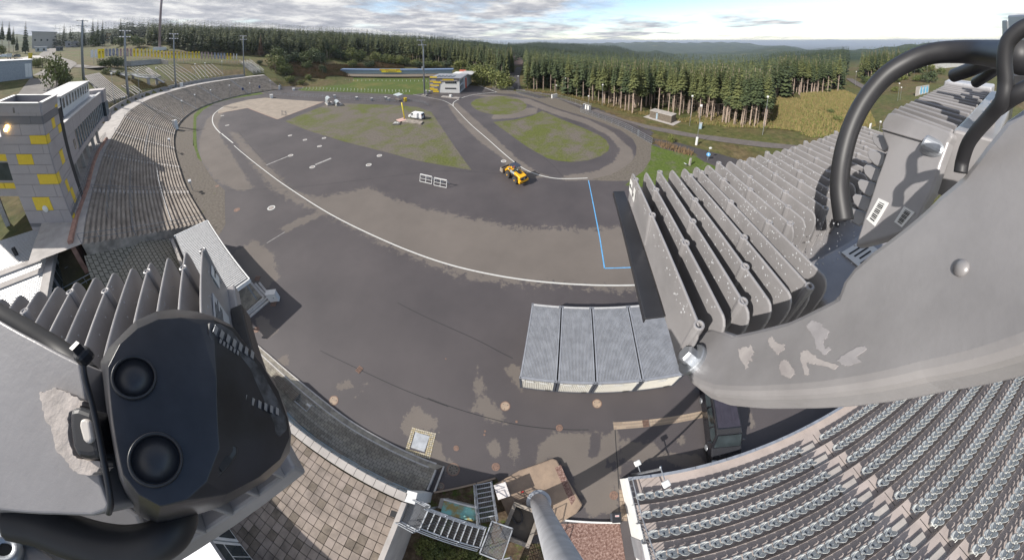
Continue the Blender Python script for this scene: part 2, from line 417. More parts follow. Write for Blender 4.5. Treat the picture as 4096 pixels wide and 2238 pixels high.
def GT(px, py, dz=0.0, rmin=2.0, rmax=4000.0):
 "where the sight line through a photo point meets the natural ground"
 d = ray(px, py); h = math.hypot(d.x, d.y)
 Rs = np.geomspace(rmin, rmax, 700)
 az = np.full(700, math.degrees(math.atan2(d.x, d.y)))
 zz = CAM_H + d.z / h * Rs
 g = hgt_np(az, Rs) + dz
 i = int(np.argmax(zz < g))
 if i == 0: R = Rs[-1] if zz[0] > g[0] else Rs[0]
 else:
  a, b = zz[i - 1] - g[i - 1], zz[i] - g[i]; R = Rs[i - 1] + (Rs[i] - Rs[i - 1]) * a / (a - b)
 return Vector((d.x / h * R, d.y / h * R, CAM_H + d.z / h * R - dz))
def GTP(s, x, y, dz=0.0): return GT(*P(s, x, y), dz)
RS = np.r_[np.linspace(0.01, 160, 90), np.geomspace(164, 700, 60), np.geomspace(730, 12000, 70), np.geomspace(14000, 90000, 10)]
AZ = np.linspace(-180, 180, 361)
aa, rr = np.meshgrid(AZ, RS, indexing='ij')
zz = hgt_np(aa.ravel(), rr.ravel()).reshape(aa.shape)
bumps = np.where(rr > 900, 1, 0) * (np.sin(aa * 1.1 + rr / 700) * np.sin(rr / 410 + aa * .7)) * np.minimum(rr, 6000) * .004
zz = zz + np.where(rr < 11000, bumps, 0)
V = np.stack([np.sin(np.radians(aa)) * rr, np.cos(np.radians(aa)) * rr, zz], -1).reshape(-1, 3)
TERRAIN_V = V
nR = len(RS)
ia, ir = np.meshgrid(np.arange(len(AZ) - 1), np.arange(nR - 1), indexing='ij')
q = (ia * nR + ir).ravel()
T = np.stack([q, q + 1, q + nR + 1, q + nR], 1)
T = T[:, ::-1]
def terrain_material():
 m = bpy.data.materials.new('hillside_ground'); m.use_nodes = True; t = m.node_tree; b = t.nodes['Principled BSDF']
 b.inputs['Roughness'].default_value = 0.95; b.inputs['Specular IOR Level'].default_value = 0.2
 co = t.nodes.new('ShaderNodeTexCoord').outputs['Object']
 a = noise(t, co, 0.05, 6, 0.65); c = noise(t, co, 0.55, 6, 0.7); f = noise(t, co, 0.004, 5, 0.6)
 c1 = ramp(t, c.outputs[0], [(0.3, (0.045, 0.055, 0.018)), (0.52, (0.082, 0.088, 0.030)), (0.72, (0.14, 0.115, 0.055))])
 c2 = ramp(t, c.outputs[0], [(0.3, (0.062, 0.048, 0.028)), (0.5, (0.105, 0.080, 0.040)), (0.7, (0.165, 0.125, 0.07))])
 k = ramp(t, a.outputs[0], [(0.45, (0, 0, 0)), (0.6, (1, 1, 1))])
 mx = t.nodes.new('ShaderNodeMix'); mx.data_type = 'RGBA'
 t.links.new(k, mx.inputs[0]); t.links.new(c1, mx.inputs[6]); t.links.new(c2, mx.inputs[7])
 far = ramp(t, f.outputs[0], [(0.44, (0.022, 0.036, 0.018)), (0.62, (0.040, 0.055, 0.024)), (0.70, (0.11, 0.105, 0.055))])
 ge = t.nodes.new('ShaderNodeNewGeometry'); ln = t.nodes.new('ShaderNodeVectorMath'); ln.operation = 'LENGTH'
 t.links.new(ge.outputs['Position'], ln.inputs[0])
 mr = t.nodes.new('ShaderNodeMapRange'); mr.inputs[1].default_value = 330; mr.inputs[2].default_value = 520
 t.links.new(ln.outputs['Value'], mr.inputs[0])
 m2 = t.nodes.new('ShaderNodeMix'); m2.data_type = 'RGBA'
 t.links.new(mr.outputs[0], m2.inputs[0]); t.links.new(mx.outputs[2], m2.inputs[6]); t.links.new(far, m2.inputs[7])
 t.links.new(m2.outputs[2], b.inputs['Base Color'])
 bn = t.nodes.new('ShaderNodeBump'); bn.inputs['Strength'].default_value = 0.6; bn.inputs['Distance'].default_value = 0.25
 t.links.new(c.outputs[0], bn.inputs['Height']); t.links.new(bn.outputs[0], b.inputs['Normal'])
 return m
M_ground = terrain_material()
TERRAIN_T = T
# asphalt of the arena with its dry and wet areas
def seg_dist(Q, poly, closed=True):
 best = np.full(len(Q), 1e9)
 n = len(poly)
 for i in range(n if closed else n - 1):
  a = np.array(poly[i][:2]); b = np.array(poly[(i + 1) % n][:2]); ab = b - a
  t = np.clip(((Q - a) @ ab) / max(ab @ ab, 1e-9), 0, 1)
  d = np.hypot(*(Q - (a + t[:, None] * ab)).T); best = np.minimum(best, d)
 return best
def inside(Q, poly):
 r = np.zeros(len(Q), bool); n = len(poly)
 for i in range(n):
  x0, y0 = poly[i][:2]; x1, y1 = poly[(i + 1) % n][:2]
  if y0 == y1: continue
  c = (Q[:, 1] < y0) != (Q[:, 1] < y1)
  r ^= c & (Q[:, 0] < (x1 - x0) * (Q[:, 1] - y0) / (y1 - y0) + x0)
 return r
def sd(Q, poly):
 d = seg_dist(Q, poly); return np.where(inside(Q, poly), d, -d)
DRY = [
 (2.2, [(575, 330), (640, 420), (690, 480), (760, 515), (835, 545), (900, 580), (990, 625), (1090, 668), (1180, 700), (1270, 712), (1420, 715), (1500, 728), (1660, 735), (1660, 580), (1560, 570), (1400, 572), (1290, 568), (1180, 545), (1040, 515), (970, 490), (930, 468), (880, 480), (800, 495), (740, 480), (700, 440), (640, 380), (600, 335)]),
 (1.2, [(500, 352), (505, 400), (540, 450), (600, 480), (640, 475), (610, 430), (580, 380), (556, 345), (548, 315), (560, 285), (600, 262), (560, 265), (520, 300)]),
 (1.0, [(1150, 258), (1230, 330), (1300, 395), (1350, 432), (1400, 447), (1330, 447), (1280, 430), (1260, 395), (1200, 350), (1150, 300), (1125, 262)]),
 (1.0, [(1180, 238), (1250, 238), (1330, 248), (1400, 275), (1480, 300), (1540, 330), (1590, 375), (1597, 410), (1560, 437), (1500, 452), (1410, 455), (1420, 440), (1500, 430), (1545, 405), (1560, 375), (1530, 340), (1470, 310), (1390, 285), (1330, 262), (1250, 245)]),
 (1.10, [(1235, 300), (1300, 296), (1350, 285), (1352, 272), (1330, 270), (1290, 285), (1240, 288)]),
 (0.77, [(1200, 925), (1215, 960), (1225, 1000), (1262, 1030), (1270, 1060), (1245, 1065), (1180, 1030), (1200, 1015), (1190, 975)]),
 (0.66, [(1005, 1090), (1020, 1040), (1050, 1020), (1095, 1050), (1105, 1085), (1060, 1080), (1030, 1090)]),
 (0.66, [(1265, 915), (1312, 920), (1318, 985), (1285, 960)]),
 (0.55, [(1348, 1170), (1350, 1120), (1400, 1085), (1480, 1085), (1530, 1095), (1545, 1060), (1560, 1100), (1556, 1290), (1480, 1300), (1440, 1190), (1395, 1150)]),
 (0.55, [(1225, 1115), (1245, 1100), (1262, 1120), (1255, 1140), (1240, 1160)]),
 (0.55, [(1278, 1150), (1285, 1105), (1300, 1100), (1310, 1130), (1300, 1165)]),
 (0.55, [(1070, 1105), (1110, 1110), (1120, 1150), (1150, 1170), (1130, 1200), (1080, 1170)]),
 (0.44, [(905, 985), (918, 955), (925, 960), (895, 1000), (885, 1005)]),
 (0.55, [(845, 965), (880, 955), (890, 975), (850, 985)]),
 (0.88, [(700, 575), (760, 545), (800, 530), (810, 540), (770, 560), (720, 585)]),
 (0.44, [(1880, 1010), (1892, 1040), (1900, 1080), (1890, 1085)]),
 (1.10, [(580, 640), (640, 600), (690, 640), (700, 700), (660, 735), (620, 700)]),
]
DRY += [(.35, [(1700 + 0, 1100), (1720, 1095), (1730, 1115), (1705, 1120)]), (.4, [(690, 900), (720, 890), (730, 915), (700, 925)]), (.6, [(1560, 1100), (1640, 1110), (1680, 1150), (1600, 1165), (1558, 1150)]), (.5, [(1640, 1130), (1760, 1145), (1790, 1170), (1700, 1175)]), (.5, [(640, 800), (660, 790), (700, 830), (672, 850), (655, 840)]), (.8, [(1150, 275), (1180, 300), (1240, 350), (1200, 345), (1150, 300)])]
WET = [
 (0.25, [(1487, 1095), (1505, 1080), (1510, 1120), (1500, 1150), (1480, 1150)]),
 (0.15, [(1525, 1150), (1550, 1165), (1545, 1185), (1525, 1170)]),
 (0.12, [(1530, 1215), (1545, 1225), (1540, 1240)]),
]
def sheet_mesh(x0, x1, y0, y1, step):
 xs = np.linspace(x0, x1, int(round((x1 - x0) / step)) + 1); ys = np.linspace(y0, y1, int(round((y1 - y0) / step)) + 1)
 X, Y = np.meshgrid(xs, ys, indexing='ij'); Q = np.stack([X.ravel(), Y.ravel()], 1)
 n = len(ys)
 i, j = np.meshgrid(np.arange(len(xs) - 1), np.arange(n - 1), indexing='ij')
 k = (i * n + j).ravel()
 return Q, np.stack([k, k + n, k + n + 1, k + 1], 1)
def dryness(Q):
 v = np.full(len(Q), 0.0)
 for w, px in DRY:
  poly = [tuple(GP('D', *p)[:2]) for p in px]
  v = np.maximum(v, np.clip(0.5 + sd(Q, poly) / (2 * w), 0, 1))
 for w, px in WET:
  poly = [tuple(GP('D', *p)[:2]) for p in px]
  v = np.minimum(v, 1 - np.clip(0.5 + sd(Q, poly) / (2 * w), 0, 1))
 return v
ARENA = [tuple(GP('D', *p)[:2]) for p in [(1640, 360), (1640, 330), (1500, 270), (1330, 232), (1190, 215)]] + [(-60, 134), (-160, 125), (-140, 74), (-138, 54), (-130, 36), (-118, 28), (-100, 17), (-80, 11), (-60, 7), (-42, 4), (-40, -8), (-25, -20), (8, -20), (60, -20), (60, 8), (45, 20), (34, 40)]
verts, quads, dry = [], [], []
base = 0
for (x0, x1, y0, y1, st) in ((-165, 60, 16, 136, 1.0), (-165, -36, -20, 16, 1.0), (-36, 60, -20, 16, 0.3)):
 Q, F = sheet_mesh(x0, x1, y0, y1, st)
 c = Q[F].mean(1); F = F[inside(c, ARENA)]
 used = np.unique(F); remap = np.full(len(Q), -1); remap[used] = np.arange(len(used))
 verts.append(np.c_[Q[used], np.zeros(len(used))]); quads.append(remap[F] + base); dry.append(dryness(Q[used])); base += len(used)
me = np_mesh('asphalt', np.concatenate(verts), np.concatenate(quads))
at = me.attributes.new('dry', 'FLOAT', 'POINT'); at.data.foreach_set('value', np.concatenate(dry).astype(np.float32))
def asphalt_material():
 m = bpy.data.materials.new('asphalt'); m.use_nodes = True; t = m.node_tree; b = t.nodes['Principled BSDF']
 co = t.nodes.new('ShaderNodeTexCoord').outputs['Object']
 a = t.nodes.new('ShaderNodeAttribute'); a.attribute_name = 'dry'
 e = noise(t, co, 1.1, 10, 0.76); f = noise(t, co, 28, 3, 0.7); g = noise(t, co, 0.12, 5, 0.6); h2 = noise(t, co, 5.0, 6, 0.75)
 s = math_node(t, 'ADD', a.outputs['Fac'], math_node(t, 'MULTIPLY', math_node(t, 'SUBTRACT', e.outputs[0], 0.5), 1.5))
 s = math_node(t, 'ADD', s, math_node(t, 'MULTIPLY', math_node(t, 'SUBTRACT', h2.outputs[0], 0.5), 0.6))
 d = ramp(t, s, [(0.47, (0, 0, 0)), (0.56, (1, 1, 1))])
 wet = ramp(t, g.outputs[0], [(0.3, (0.060, 0.054, 0.057)), (0.7, (0.088, 0.078, 0.080))])
 dryc = ramp(t, g.outputs[0], [(0.3, (0.122, 0.107, 0.097)), (0.7, (0.158, 0.138, 0.124))])
 mx = t.nodes.new('ShaderNodeMix'); mx.data_type = 'RGBA'
 t.links.new(d, mx.inputs[0]); t.links.new(wet, mx.inputs[6]); t.links.new(dryc, mx.inputs[7])
 gr = t.nodes.new('ShaderNodeMix'); gr.data_type = 'RGBA'; gr.blend_type = 'MULTIPLY'; gr.inputs[0].default_value = 1.0
 t.links.new(mx.outputs[2], gr.inputs[6])
 t.links.new(ramp(t, f.outputs[0], [(0.25, (0.72, 0.72, 0.72)), (0.75, (1.25, 1.25, 1.25))]), gr.inputs[7])
 t.links.new(gr.outputs[2], b.inputs['Base Color'])
 t.links.new(ramp(t, d, [(0, (0.55, 0.55, 0.55)), (1, (0.92, 0.92, 0.92))]), b.inputs['Roughness'])
 b.inputs['Specular IOR Level'].default_value = 0.3
 bn = t.nodes.new('ShaderNodeBump'); bn.inputs['Strength'].default_value = 0.25; bn.inputs['Distance'].default_value = 0.01
 t.links.new(f.outputs[0], bn.inputs['Height']); t.links.new(bn.outputs[0], b.inputs['Normal'])
 return m
M_asph = asphalt_material()
asphalt = obj('asphalt', me, M_asph); tag(asphalt, kind='structure')
def fill_material(name, stops_, scale, rough=0.95, patch=None, bump=0.5):
 m = bpy.data.materials.new(name); m.use_nodes = True; t = m.node_tree; b = t.nodes['Principled BSDF']
 b.inputs['Roughness'].default_value = rough; b.inputs['Specular IOR Level'].default_value = 0.2
 co = t.nodes.new('ShaderNodeTexCoord').outputs['Object']
 n = noise(t, co, scale, 7, 0.72)
 c = ramp(t, n.outputs[0], stops_)
 if patch:
  n2_ = noise(t, co, patch[0], 9, 0.74, 0.3)
  k = ramp(t, n2_.outputs[0], [(patch[1], (0, 0, 0)), (patch[2], (1, 1, 1))])
  mx = t.nodes.new('ShaderNodeMix'); mx.data_type = 'RGBA'
  t.links.new(k, mx.inputs[0]); t.links.new(c, mx.inputs[6])
  t.links.new(ramp(t, n.outputs[0], patch[3]), mx.inputs[7]); c = mx.outputs[2]
 t.links.new(c, b.inputs['Base Color'])
 bn = t.nodes.new('ShaderNodeBump'); bn.inputs['Strength'].default_value = bump; bn.inputs['Distance'].default_value = 0.08
 t.links.new(n.outputs[0], bn.inputs['Height']); t.links.new(bn.outputs[0], b.inputs['Normal'])
 return m
GRAV = [(0.3, (0.085, 0.073, 0.062)), (0.5, (0.125, 0.110, 0.094)), (0.7, (0.17, 0.152, 0.132))]
GRASS = [(0.3, (0.055, 0.066, 0.020)), (0.5, (0.092, 0.106, 0.030)), (0.7, (0.145, 0.145, 0.050))]
M_gravg = fill_material('gravel_with_weeds', GRAV, 2.6, patch=(0.09, 0.45, 0.60, GRASS))
M_grav = fill_material('gravel_verge', GRAV, 2.5, patch=(0.35, 0.62, 0.75, GRASS))
M_weed = fill_material('weedy_gravel', GRAV, 2.6, patch=(0.14, 0.40, 0.56, GRASS))
M_lawn = fill_material('lawn', [(0.3, (0.045, 0.068, 0.016)), (0.5, (0.066, 0.096, 0.022)), (0.7, (0.095, 0.122, 0.034))], 1.2, patch=(0.06, 0.5, 0.66, [(0.3, (0.10, 0.105, 0.028)), (0.7, (0.17, 0.145, 0.055))]))
M_lawnb = fill_material('bright_grass', [(0.3, (0.045, 0.070, 0.014)), (0.5, (0.075, 0.108, 0.022)), (0.7, (0.115, 0.145, 0.042))], 2.0, patch=(0.35, .5, .75, GRAV))
M_soil = fill_material('planted_soil', [(0.3, (0.040, 0.028, 0.018)), (0.5, (0.085, 0.06, 0.04)), (0.7, (0.15, 0.12, 0.08))], 3.0, patch=(1.2, 0.5, 0.62, [(0.3, (0.03, 0.05, 0.01)), (0.7, (0.10, 0.14, 0.03))]))
M_mulch = fill_material('red_gravel', [(0.35, (0.085, 0.045, 0.036)), (0.5, (0.20, 0.125, 0.105)), (0.68, (0.40, 0.30, 0.26))], 9.0)
M_road = fill_material('service_road', [(0.3, (0.10, 0.088, 0.085)), (0.7, (0.15, 0.135, 0.128))], 0.6, bump=0.1)
M_roadd = fill_material('dark_path', [(0.3, (0.048, 0.045, 0.048)), (0.7, (0.075, 0.07, 0.072))], 0.5, rough=0.7, bump=0.1)
M_bandl = fill_material('pale_track', [(0.3, (0.11, 0.098, 0.094)), (0.7, (0.15, 0.135, 0.128))], 0.5, rough=0.9, bump=0.1)
from mathutils.geometry import tessellate_polygon
def sheet(name, pts, z, material, kind='structure', tri=True):
 pts = [Vector((p[0], p[1], z)) for p in pts]
 a = sum(p.x * q_.y - q_.x * p.y for p, q_ in zip(pts, pts[1:] + pts[:1]))
 if a < 0: pts.reverse()
 tr = tessellate_polygon([pts]); mb = MB(); mb.add(pts, [tuple(t) for t in tr])
 me_ = mb.mesh(name)
 if me_.polygons and me_.polygons[0].normal.z < 0: me_.flip_normals()
 o = obj(name, me_, material); tag(o, kind=kind); return o
def ground_px(s, pts, z=0.0): return [GP(s, *p, z) for p in pts]
def ribbon(name, pts, w, z, material, kind='structure', closed=False, n=None):
 P3 = [Vector((p[0], p[1], z)) for p in pts]
 A_, B_ = [], []
 for i, p in enumerate(P3):
  d = (P3[min(i + 1, len(P3) - 1)] - P3[max(i - 1, 0)]); d.z = 0; d.normalize()
  nrm = Vector((-d.y, d.x, 0)) * (w / 2); A_.append(p - nrm); B_.append(p + nrm)
 mb = MB(); mb.strip(A_, B_, closed)
 return tag(mb.build(name, material), kind=kind)
STAND_LOW = [(-43.2, 8.2), (-48.1, 8.8), (-56.6, 9.7), (-64.8, 11.1), (-77.3, 13.2), (-84, 14.6), (-92.4, 16.7), (-103.9, 20.9), (-113.5, 26.6), (-120.9, 33.4), (-126, 42), (-129.5, 53), (-129, 64), (-126.2, 74.5)]
STAND_UP = [(-41, -5.3), (-47.5, -4.4), (-56.5, -2.9), (-66, -1.4), (-75.1, .2), (-92.4, 4.4), (-100.7, 6), (-111, 9.6), (-122.7, 15.9), (-134.5, 27.2), (-142.5, 41), (-145.3, 56), (-144.3, 75.4)]
low = smooth_line(STAND_LOW, 60); upp = smooth_line(STAND_UP, 60)
track_edge = PL('d', [(1060, 880), (760, 925), (600, 970), (500, 1030), (435, 1100), (440, 1400)]) + PL('u', [(262, 800), (275, 900), (330, 1060), (400, 1170), (490, 1300), (560, 1360), (610, 1407)]) + PL('t', [(1230, 170), (1180, 260)])
te = [G(*p) for p in track_edge]
verge = [(p[0] - .6, p[1] - .6) for p in low[::-1]] + [(-38, 6)] + [tuple(p[:2]) for p in te[::-1]]
sheet('gravel_verge', verge, 0.006, M_grav)
gl = [te[i] for i in range(0, 9)]
gl2 = [Vector((p.x * 1.045, p.y * 1.04 - .6, 0)) for p in gl]
sheet('grass_strip', [p for p in gl] + gl2[::-1], 0.012, M_lawnb)
for i_, q_ in enumerate(([(P('k', 20, 170)), P('k', 480, 320), P('k', 640, 362), P('k', 1000, 408), P('k', 1250, 412)], [P('k', 1450, 415), P('k', 1458, 560), P('k', 1470, 700), P('k', 1478, 860)], [P('j', 640, 0), P('j', 900, 120), P('j', 1300, 300), P('j', 1500, 375)], [P('u', 640, 1407), P('e', 800, 1250), P('e', 1370, 1240), P('f', 600, 1310)], [P('f', 640, 1120), P('f', 740, 1200), P('f', 840, 1320)], [P('D', 600, 330), P('D', 700, 440), P('D', 790, 520)], [P('D', 1000, 760), P('D', 1180, 840), P('D', 1290, 900)])):
 ribbon('asphalt_seam', smooth_line([G(*p) for p in q_], 40), .05, .005, M_dark)
sheet('gravel_infield', ground_px('W', [(1141, 484), (1301.5, 419), (1381, 412), (1573, 419), (1671, 427), (1726, 448), (1769, 512), (1886, 679), (1769, 659.5), (1662, 640), (1564, 612.5), (1470, 589), (1394, 570), (1300, 542), (1229, 520)]), 0.006, M_gravg)
ISL_B = smooth_line([GP('W', *p) for p in [(2109, 423), (2090, 401), (2041, 384.5), (1964, 384), (1905, 393), (1878, 414), (1900, 436), (1951, 455), (2015, 459), (2070, 450.6), (2100, 436), (2109, 423)]], 60)
sheet('oval_weed_bed', ISL_B[:-1], 0.006, M_weed)
sheet('loop_weed_bed', ground_px('W', [(1972, 487), (2062, 478), (2130, 461), (2168.6, 442), (2241, 474), (2326, 508), (2390, 536), (2424, 559), (2438, 581), (2433, 602), (2403, 623), (2352, 640), (2284, 647), (2232.5, 642), (2190, 632), (2113, 589), (2036, 534)]), 0.006, M_weed)
track_out = [(1989.5, 372), (2062, 376), (2139, 397), (2224, 431), (2326, 461), (2412, 491), (2484, 521), (2531, 555), (2546, 585), (2544, 615), (2527, 644.6), (2488, 674), (2446, 696), (2369, 715)]
fence_px = [(1970, 348), (2030, 352), (2079, 372), (2156, 393), (2207, 383), (2326, 435), (2429, 478), (2497, 509), (2561, 546), (2606, 573)]
sheet('loop_verge', ground_px('W', track_out) + ground_px('W', [(2400, 722), (2520, 722), (2572, 684), (2602, 637), (2611, 600)] + fence_px[::-1]), 0.006, M_grav)
sheet('grass_bank', ground_px('W', [(2606, 578), (2640, 590), (2700, 606), (2773, 618), (2815, 645), (2900, 680), (2800, 760), (2500, 740), (2520, 722), (2572, 684), (2602, 637)]), 0.010, M_lawnb)
sheet('range_lawn', ground_px('W', [(1190, 359), (1208, 362), (1400, 368), (1567, 376), (1650, 378), (1722, 368), (1720, 308), (1500, 303), (1340, 303), (1299, 317)]), 0.006, M_lawn)
sheet('service_road', ground_px('W', [(2062, 352), (2100, 357), (2198, 374), (2300, 408), (2412, 446), (2500, 477), (2606, 503), (2713, 522), (2773, 534), (2862, 543), (3054, 567), (3250, 585), (3400, 590), (3400, 640), (3250, 606), (3139, 594), (3054, 588), (2841, 560), (2713, 539), (2585, 513.5), (2500, 484), (2400, 452), (2300, 416), (2198, 381), (2100, 364), (2062, 358)]), 0.012, M_road)
sheet('dark_path', ground_px('W', [(2606.6, 552), (2704.6, 567), (2896, 620), (3100, 680), (3100, 720), (2950, 690), (2815, 637), (2773, 607), (2624, 573)]), 0.012, M_roadd)
sheet('forecourt', ground_px('W', [(3250, 590), (3300, 560), (3420, 545), (3560, 560), (3560, 700), (3300, 700), (3100, 690)]), 0.014, M_road)
def mark(name, px, w, material, z=0.010, smooth=True, n=60):
 pts = [G(*p) for p in px]
 if smooth: pts = [Vector(p) for p in smooth_line(pts, n)]
 return ribbon(name, pts, w, z, material)
l1 = [(894, 426), (856, 452), (848.5, 473), (851.5, 494.5), (864, 513.7), (882, 532)]
mark('white_line', l1, 0.30, M_line)
mark('white_line', [(886, 533), (932, 571)], 0.30, M_line, smooth=False)
mark('white_line', [(936, 581), (960, 602), (994, 630), (1059.5, 681), (1125, 730), (1169, 759), (1250, 812), (1328, 859), (1479, 933), (1638, 1002), (1797, 1057), (1932, 1089), (2067, 1113), (2226, 1130), (2385, 1138), (2640, 1133)], 0.17, M_line, n=120)
mark('white_line', [(1653, 376), (1702, 387), (1751, 396), (1777, 402), (1800, 414), (1813, 423), (1845.5, 459), (1888, 502), (1947, 551), (2012, 610), (2055, 646), (2091, 672), (2130, 691), (2182, 706), (2225, 713), (2260, 714), (2350, 711)], 0.20, M_line, n=120)
mark('white_line', [(1813, 423), (1811, 414), (1819, 404), (1845.5, 391), (1868, 383), (1914, 374), (1983, 368.5)], 0.30, M_line, n=50)
mark('blue_line', [(2354, 721), (2400, 955), (2418, 1072)], 0.14, M_blue, smooth=False)
mark('blue_line', [(2418, 1071), (2500, 1069), (2620, 1062)], 0.12, M_blue, smooth=False)
mark('worn_line', P and [P('u', 1115, 1100), P('u', 1385, 990)], 0.30, M_linew, smooth=False)
mark('worn_line', [P('u', 1715, 1095), P('u', 1910, 1015)], 0.55, M_linew, smooth=False)
mark('worn_line', [P('t', 1735, 400), P('t', 1955, 265)], 0.10, M_linew, smooth=False)
mark('white_line', [(1911, 339), (1950, 354), (1988, 368)], 0.35, M_line, smooth=False)
pav_px = [(873, 452), (871.6, 444), (896, 424), (929, 413), (994, 398), (1059.5, 390), (1295, 406), (1110, 476.5), (991, 431)]
sheet('paved_area', ground_px('W', pav_px), 0.008, M_paver)
ribbon('paving_edge', ground_px('W', [(873, 452), (991, 431), (1110, 476.5), (1295, 406)]), 0.3, 0.014, mat('brick_edge', (0.30, 0.19, 0.15), 0.9))
# the curved standing terrace on the left
N_ROW = 26
stand = empty('grandstand', (-90, 10, 0), 0, 'long curved concrete standing terrace sweeping round the left side of the track', 'grandstand')
NS = 60
lowA, upA = low.copy(), upp.copy()
inv = Vector((-90, 10, 0))
def stand_pt(i, t): return lowA[i] * (1 - t) + upA[i] * t
def stand_z(t): return 0.35 + 5.55 * t
for k in range(N_ROW):
 t0, t1 = k / N_ROW, (k + 1) / N_ROW
 tm = t0 + (t1 - t0) * .58
 z1 = stand_z((k + 1) / N_ROW); z0 = z1 - .24
 zr = z1 - .13
 mb = MB(); rows = []
 for (t, z) in ((t0, z0 - .4), (t0, z1), (tm, z1), (tm, zr), (t1 + .004, zr)):
  rows.append([Vector((*stand_pt(i, t)[:2], z)) - inv for i in range(NS)])
 for A_, B_ in zip(rows, rows[1:]): mb.strip(B_, A_)
 o = mb.build('terrace_step', M_tread, stand)
AISLES = [5, 11, 17, 23, 30, 37, 44, 51]
for i in AISLES:
 mb = MB()
 for k in range(N_ROW):
  t = (k + .12) / N_ROW
  p = stand_pt(i, t); q_ = stand_pt(i + 1, t); d = Vector(q_ - p).normalized()
  mb.box(Vector((*p[:2], stand_z((k + 1) / N_ROW) - .10)) - inv + d * .5, (1.0, .24, .24), math.atan2(d.y, d.x))
 mb.build('aisle_steps', M_concl, stand)
 mb = MB();
 for hh in (.55, 1.0):
  mb.tube([Vector((*stand_pt(i, t)[:2], stand_z(t) + .2 + hh)) - inv for t in np.linspace(.02, .98, 8)], .028, 5)
 for t in np.linspace(.02, .98, 14):
  b_ = Vector((*stand_pt(i, t)[:2], stand_z(t) + .1)) - inv
  mb.tube([b_, b_ + Vector((0, 0, 1.1))], .028, 5)
 mb.build('handrail', M_steeld, stand)
for (i0, i1, t) in ((0, 9, .30), (0, 9, .62), (2, 12, .82), (12, 22, .45), (24, 33, .45), (36, 46, .5)):
 mb = MB()
 for a in range(i0, i1):
  p = [Vector((*stand_pt(j, t)[:2], stand_z(t) + .15)) - inv for j in (a, a + 1)]
  mb.tube([p[0], p[0] + Vector((0, 0, 1.0))], .03, 5)
  mb.tube([p[0] + Vector((0, 0, 1.0)), p[1] + Vector((0, 0, 1.0))], .03, 5)
  mb.tube([p[0] + Vector((0, 0, .6)), p[1] + Vector((0, 0, .6))], .022, 5)
 mb.build('crash_barrier', M_steeld, stand)
mb = MB()   # near end wall
for k in range(N_ROW):
 t0, t1 = k / N_ROW, (k + 1) / N_ROW; a = Vector((*stand_pt(0, t0)[:2], 0)) - inv; b = Vector((*stand_pt(0, t1)[:2], 0)) - inv
 zt = stand_z((k + 1) / N_ROW) + .02
 mb.bar(Vector((a.x + .12, a.y, zt / 2)), Vector((b.x + .12, b.y, zt / 2)), .22, zt)
mb.build('end_wall', M_concd, stand)
mb = MB()
pts = [Vector((*stand_pt(0, t)[:2], stand_z(t) + .1)) - inv for t in np.linspace(0, 1, 9)]
for p in pts: mb.tube([p, p + Vector((0, 0, 1.1))], .03, 5)
for hh in (.55, 1.1): mb.tube([p + Vector((0, 0, hh)) for p in pts], .03, 5)
mb.build('end_railing', M_steeld, stand)
out5 = []
for i in range(NS):
 a, b = upA[max(i - 1, 0)], upA[min(i + 1, NS - 1)]; d = Vector((b - a)[:2]).normalized(); n_ = Vector((d.y, -d.x)) if True else None
 w = 5.2 if i < 46 else 5.2 - (i - 46) * .12
 out5.append(Vector((upA[i][0], upA[i][1])) - Vector((d.y, -d.x)) * -1 * -w if False else Vector((upA[i][0] + (-d.y) * -w, upA[i][1] + d.x * -w)))
c_mid = Vector((-80, 40))
if (out5[30] - c_mid).length < (Vector(upA[30][:2]) - c_mid).length:
 out5 = [Vector((2 * upA[i][0] - p.x, 2 * upA[i][1] - p.y)) for i, p in enumerate(out5)]
Q = TERRAIN_V[:, :2]; k_st = inside(Q, [tuple(p[:2]) for p in lowA] + [tuple(p[:2]) for p in upA[::-1]]); k_pr = inside(Q, [tuple(p[:2]) for p in upA] + [tuple(p) for p in out5[::-1]])
dl_, du_ = seg_dist(Q, [tuple(p) for p in lowA], False), seg_dist(Q, [tuple(p) for p in upA], False)
near_low = (dl_ < 9) & ~k_st & ~k_pr & (inside(Q, ARENA) | (dl_ < 5)) & (du_ > 9)
TERRAIN_V[k_st, 2] = np.minimum(TERRAIN_V[k_st, 2], (stand_z(dl_ / (dl_ + du_)) * .8 - 1.2)[k_st]); TERRAIN_V[k_pr, 2] = np.minimum(TERRAIN_V[k_pr, 2], 5.0); TERRAIN_V[near_low, 2] = np.minimum(TERRAIN_V[near_low, 2], -.1)
ground = obj('terrain', np_mesh('terrain', TERRAIN_V, TERRAIN_T), M_ground, smooth=True); tag(ground, kind='structure')
mb = MB(); mb.strip([Vector((p[0], p[1], 5.96)) for p in upA], [Vector((p.x, p.y, 5.98)) for p in out5])
mb.strip([Vector((p[0], p[1], 5.2)) for p in upA], [Vector((p[0], p[1], 5.96)) for p in upA])
tag(mb.build('promenade', M_concl), kind='structure')
wall = empty('retaining_wall', (out5[35].x, out5[35].y, 5.9), 0, 'curved concrete retaining wall between the promenade and the grassy bench slope', 'wall')
for a in range(13, NS - 6, 2):
 p, q_ = out5[a], out5[min(a + 2, NS - 1)]
 mb = MB(); d = (q_ - p); L_ = d.length
 c = (p + q_) / 2 - Vector((out5[35].x, out5[35].y))
 mb.box((c.x, c.y, .62), (L_ - .03, .35, 1.5), math.atan2(d.y, d.x))
 mb.build('wall_panel', M_conc, wall)
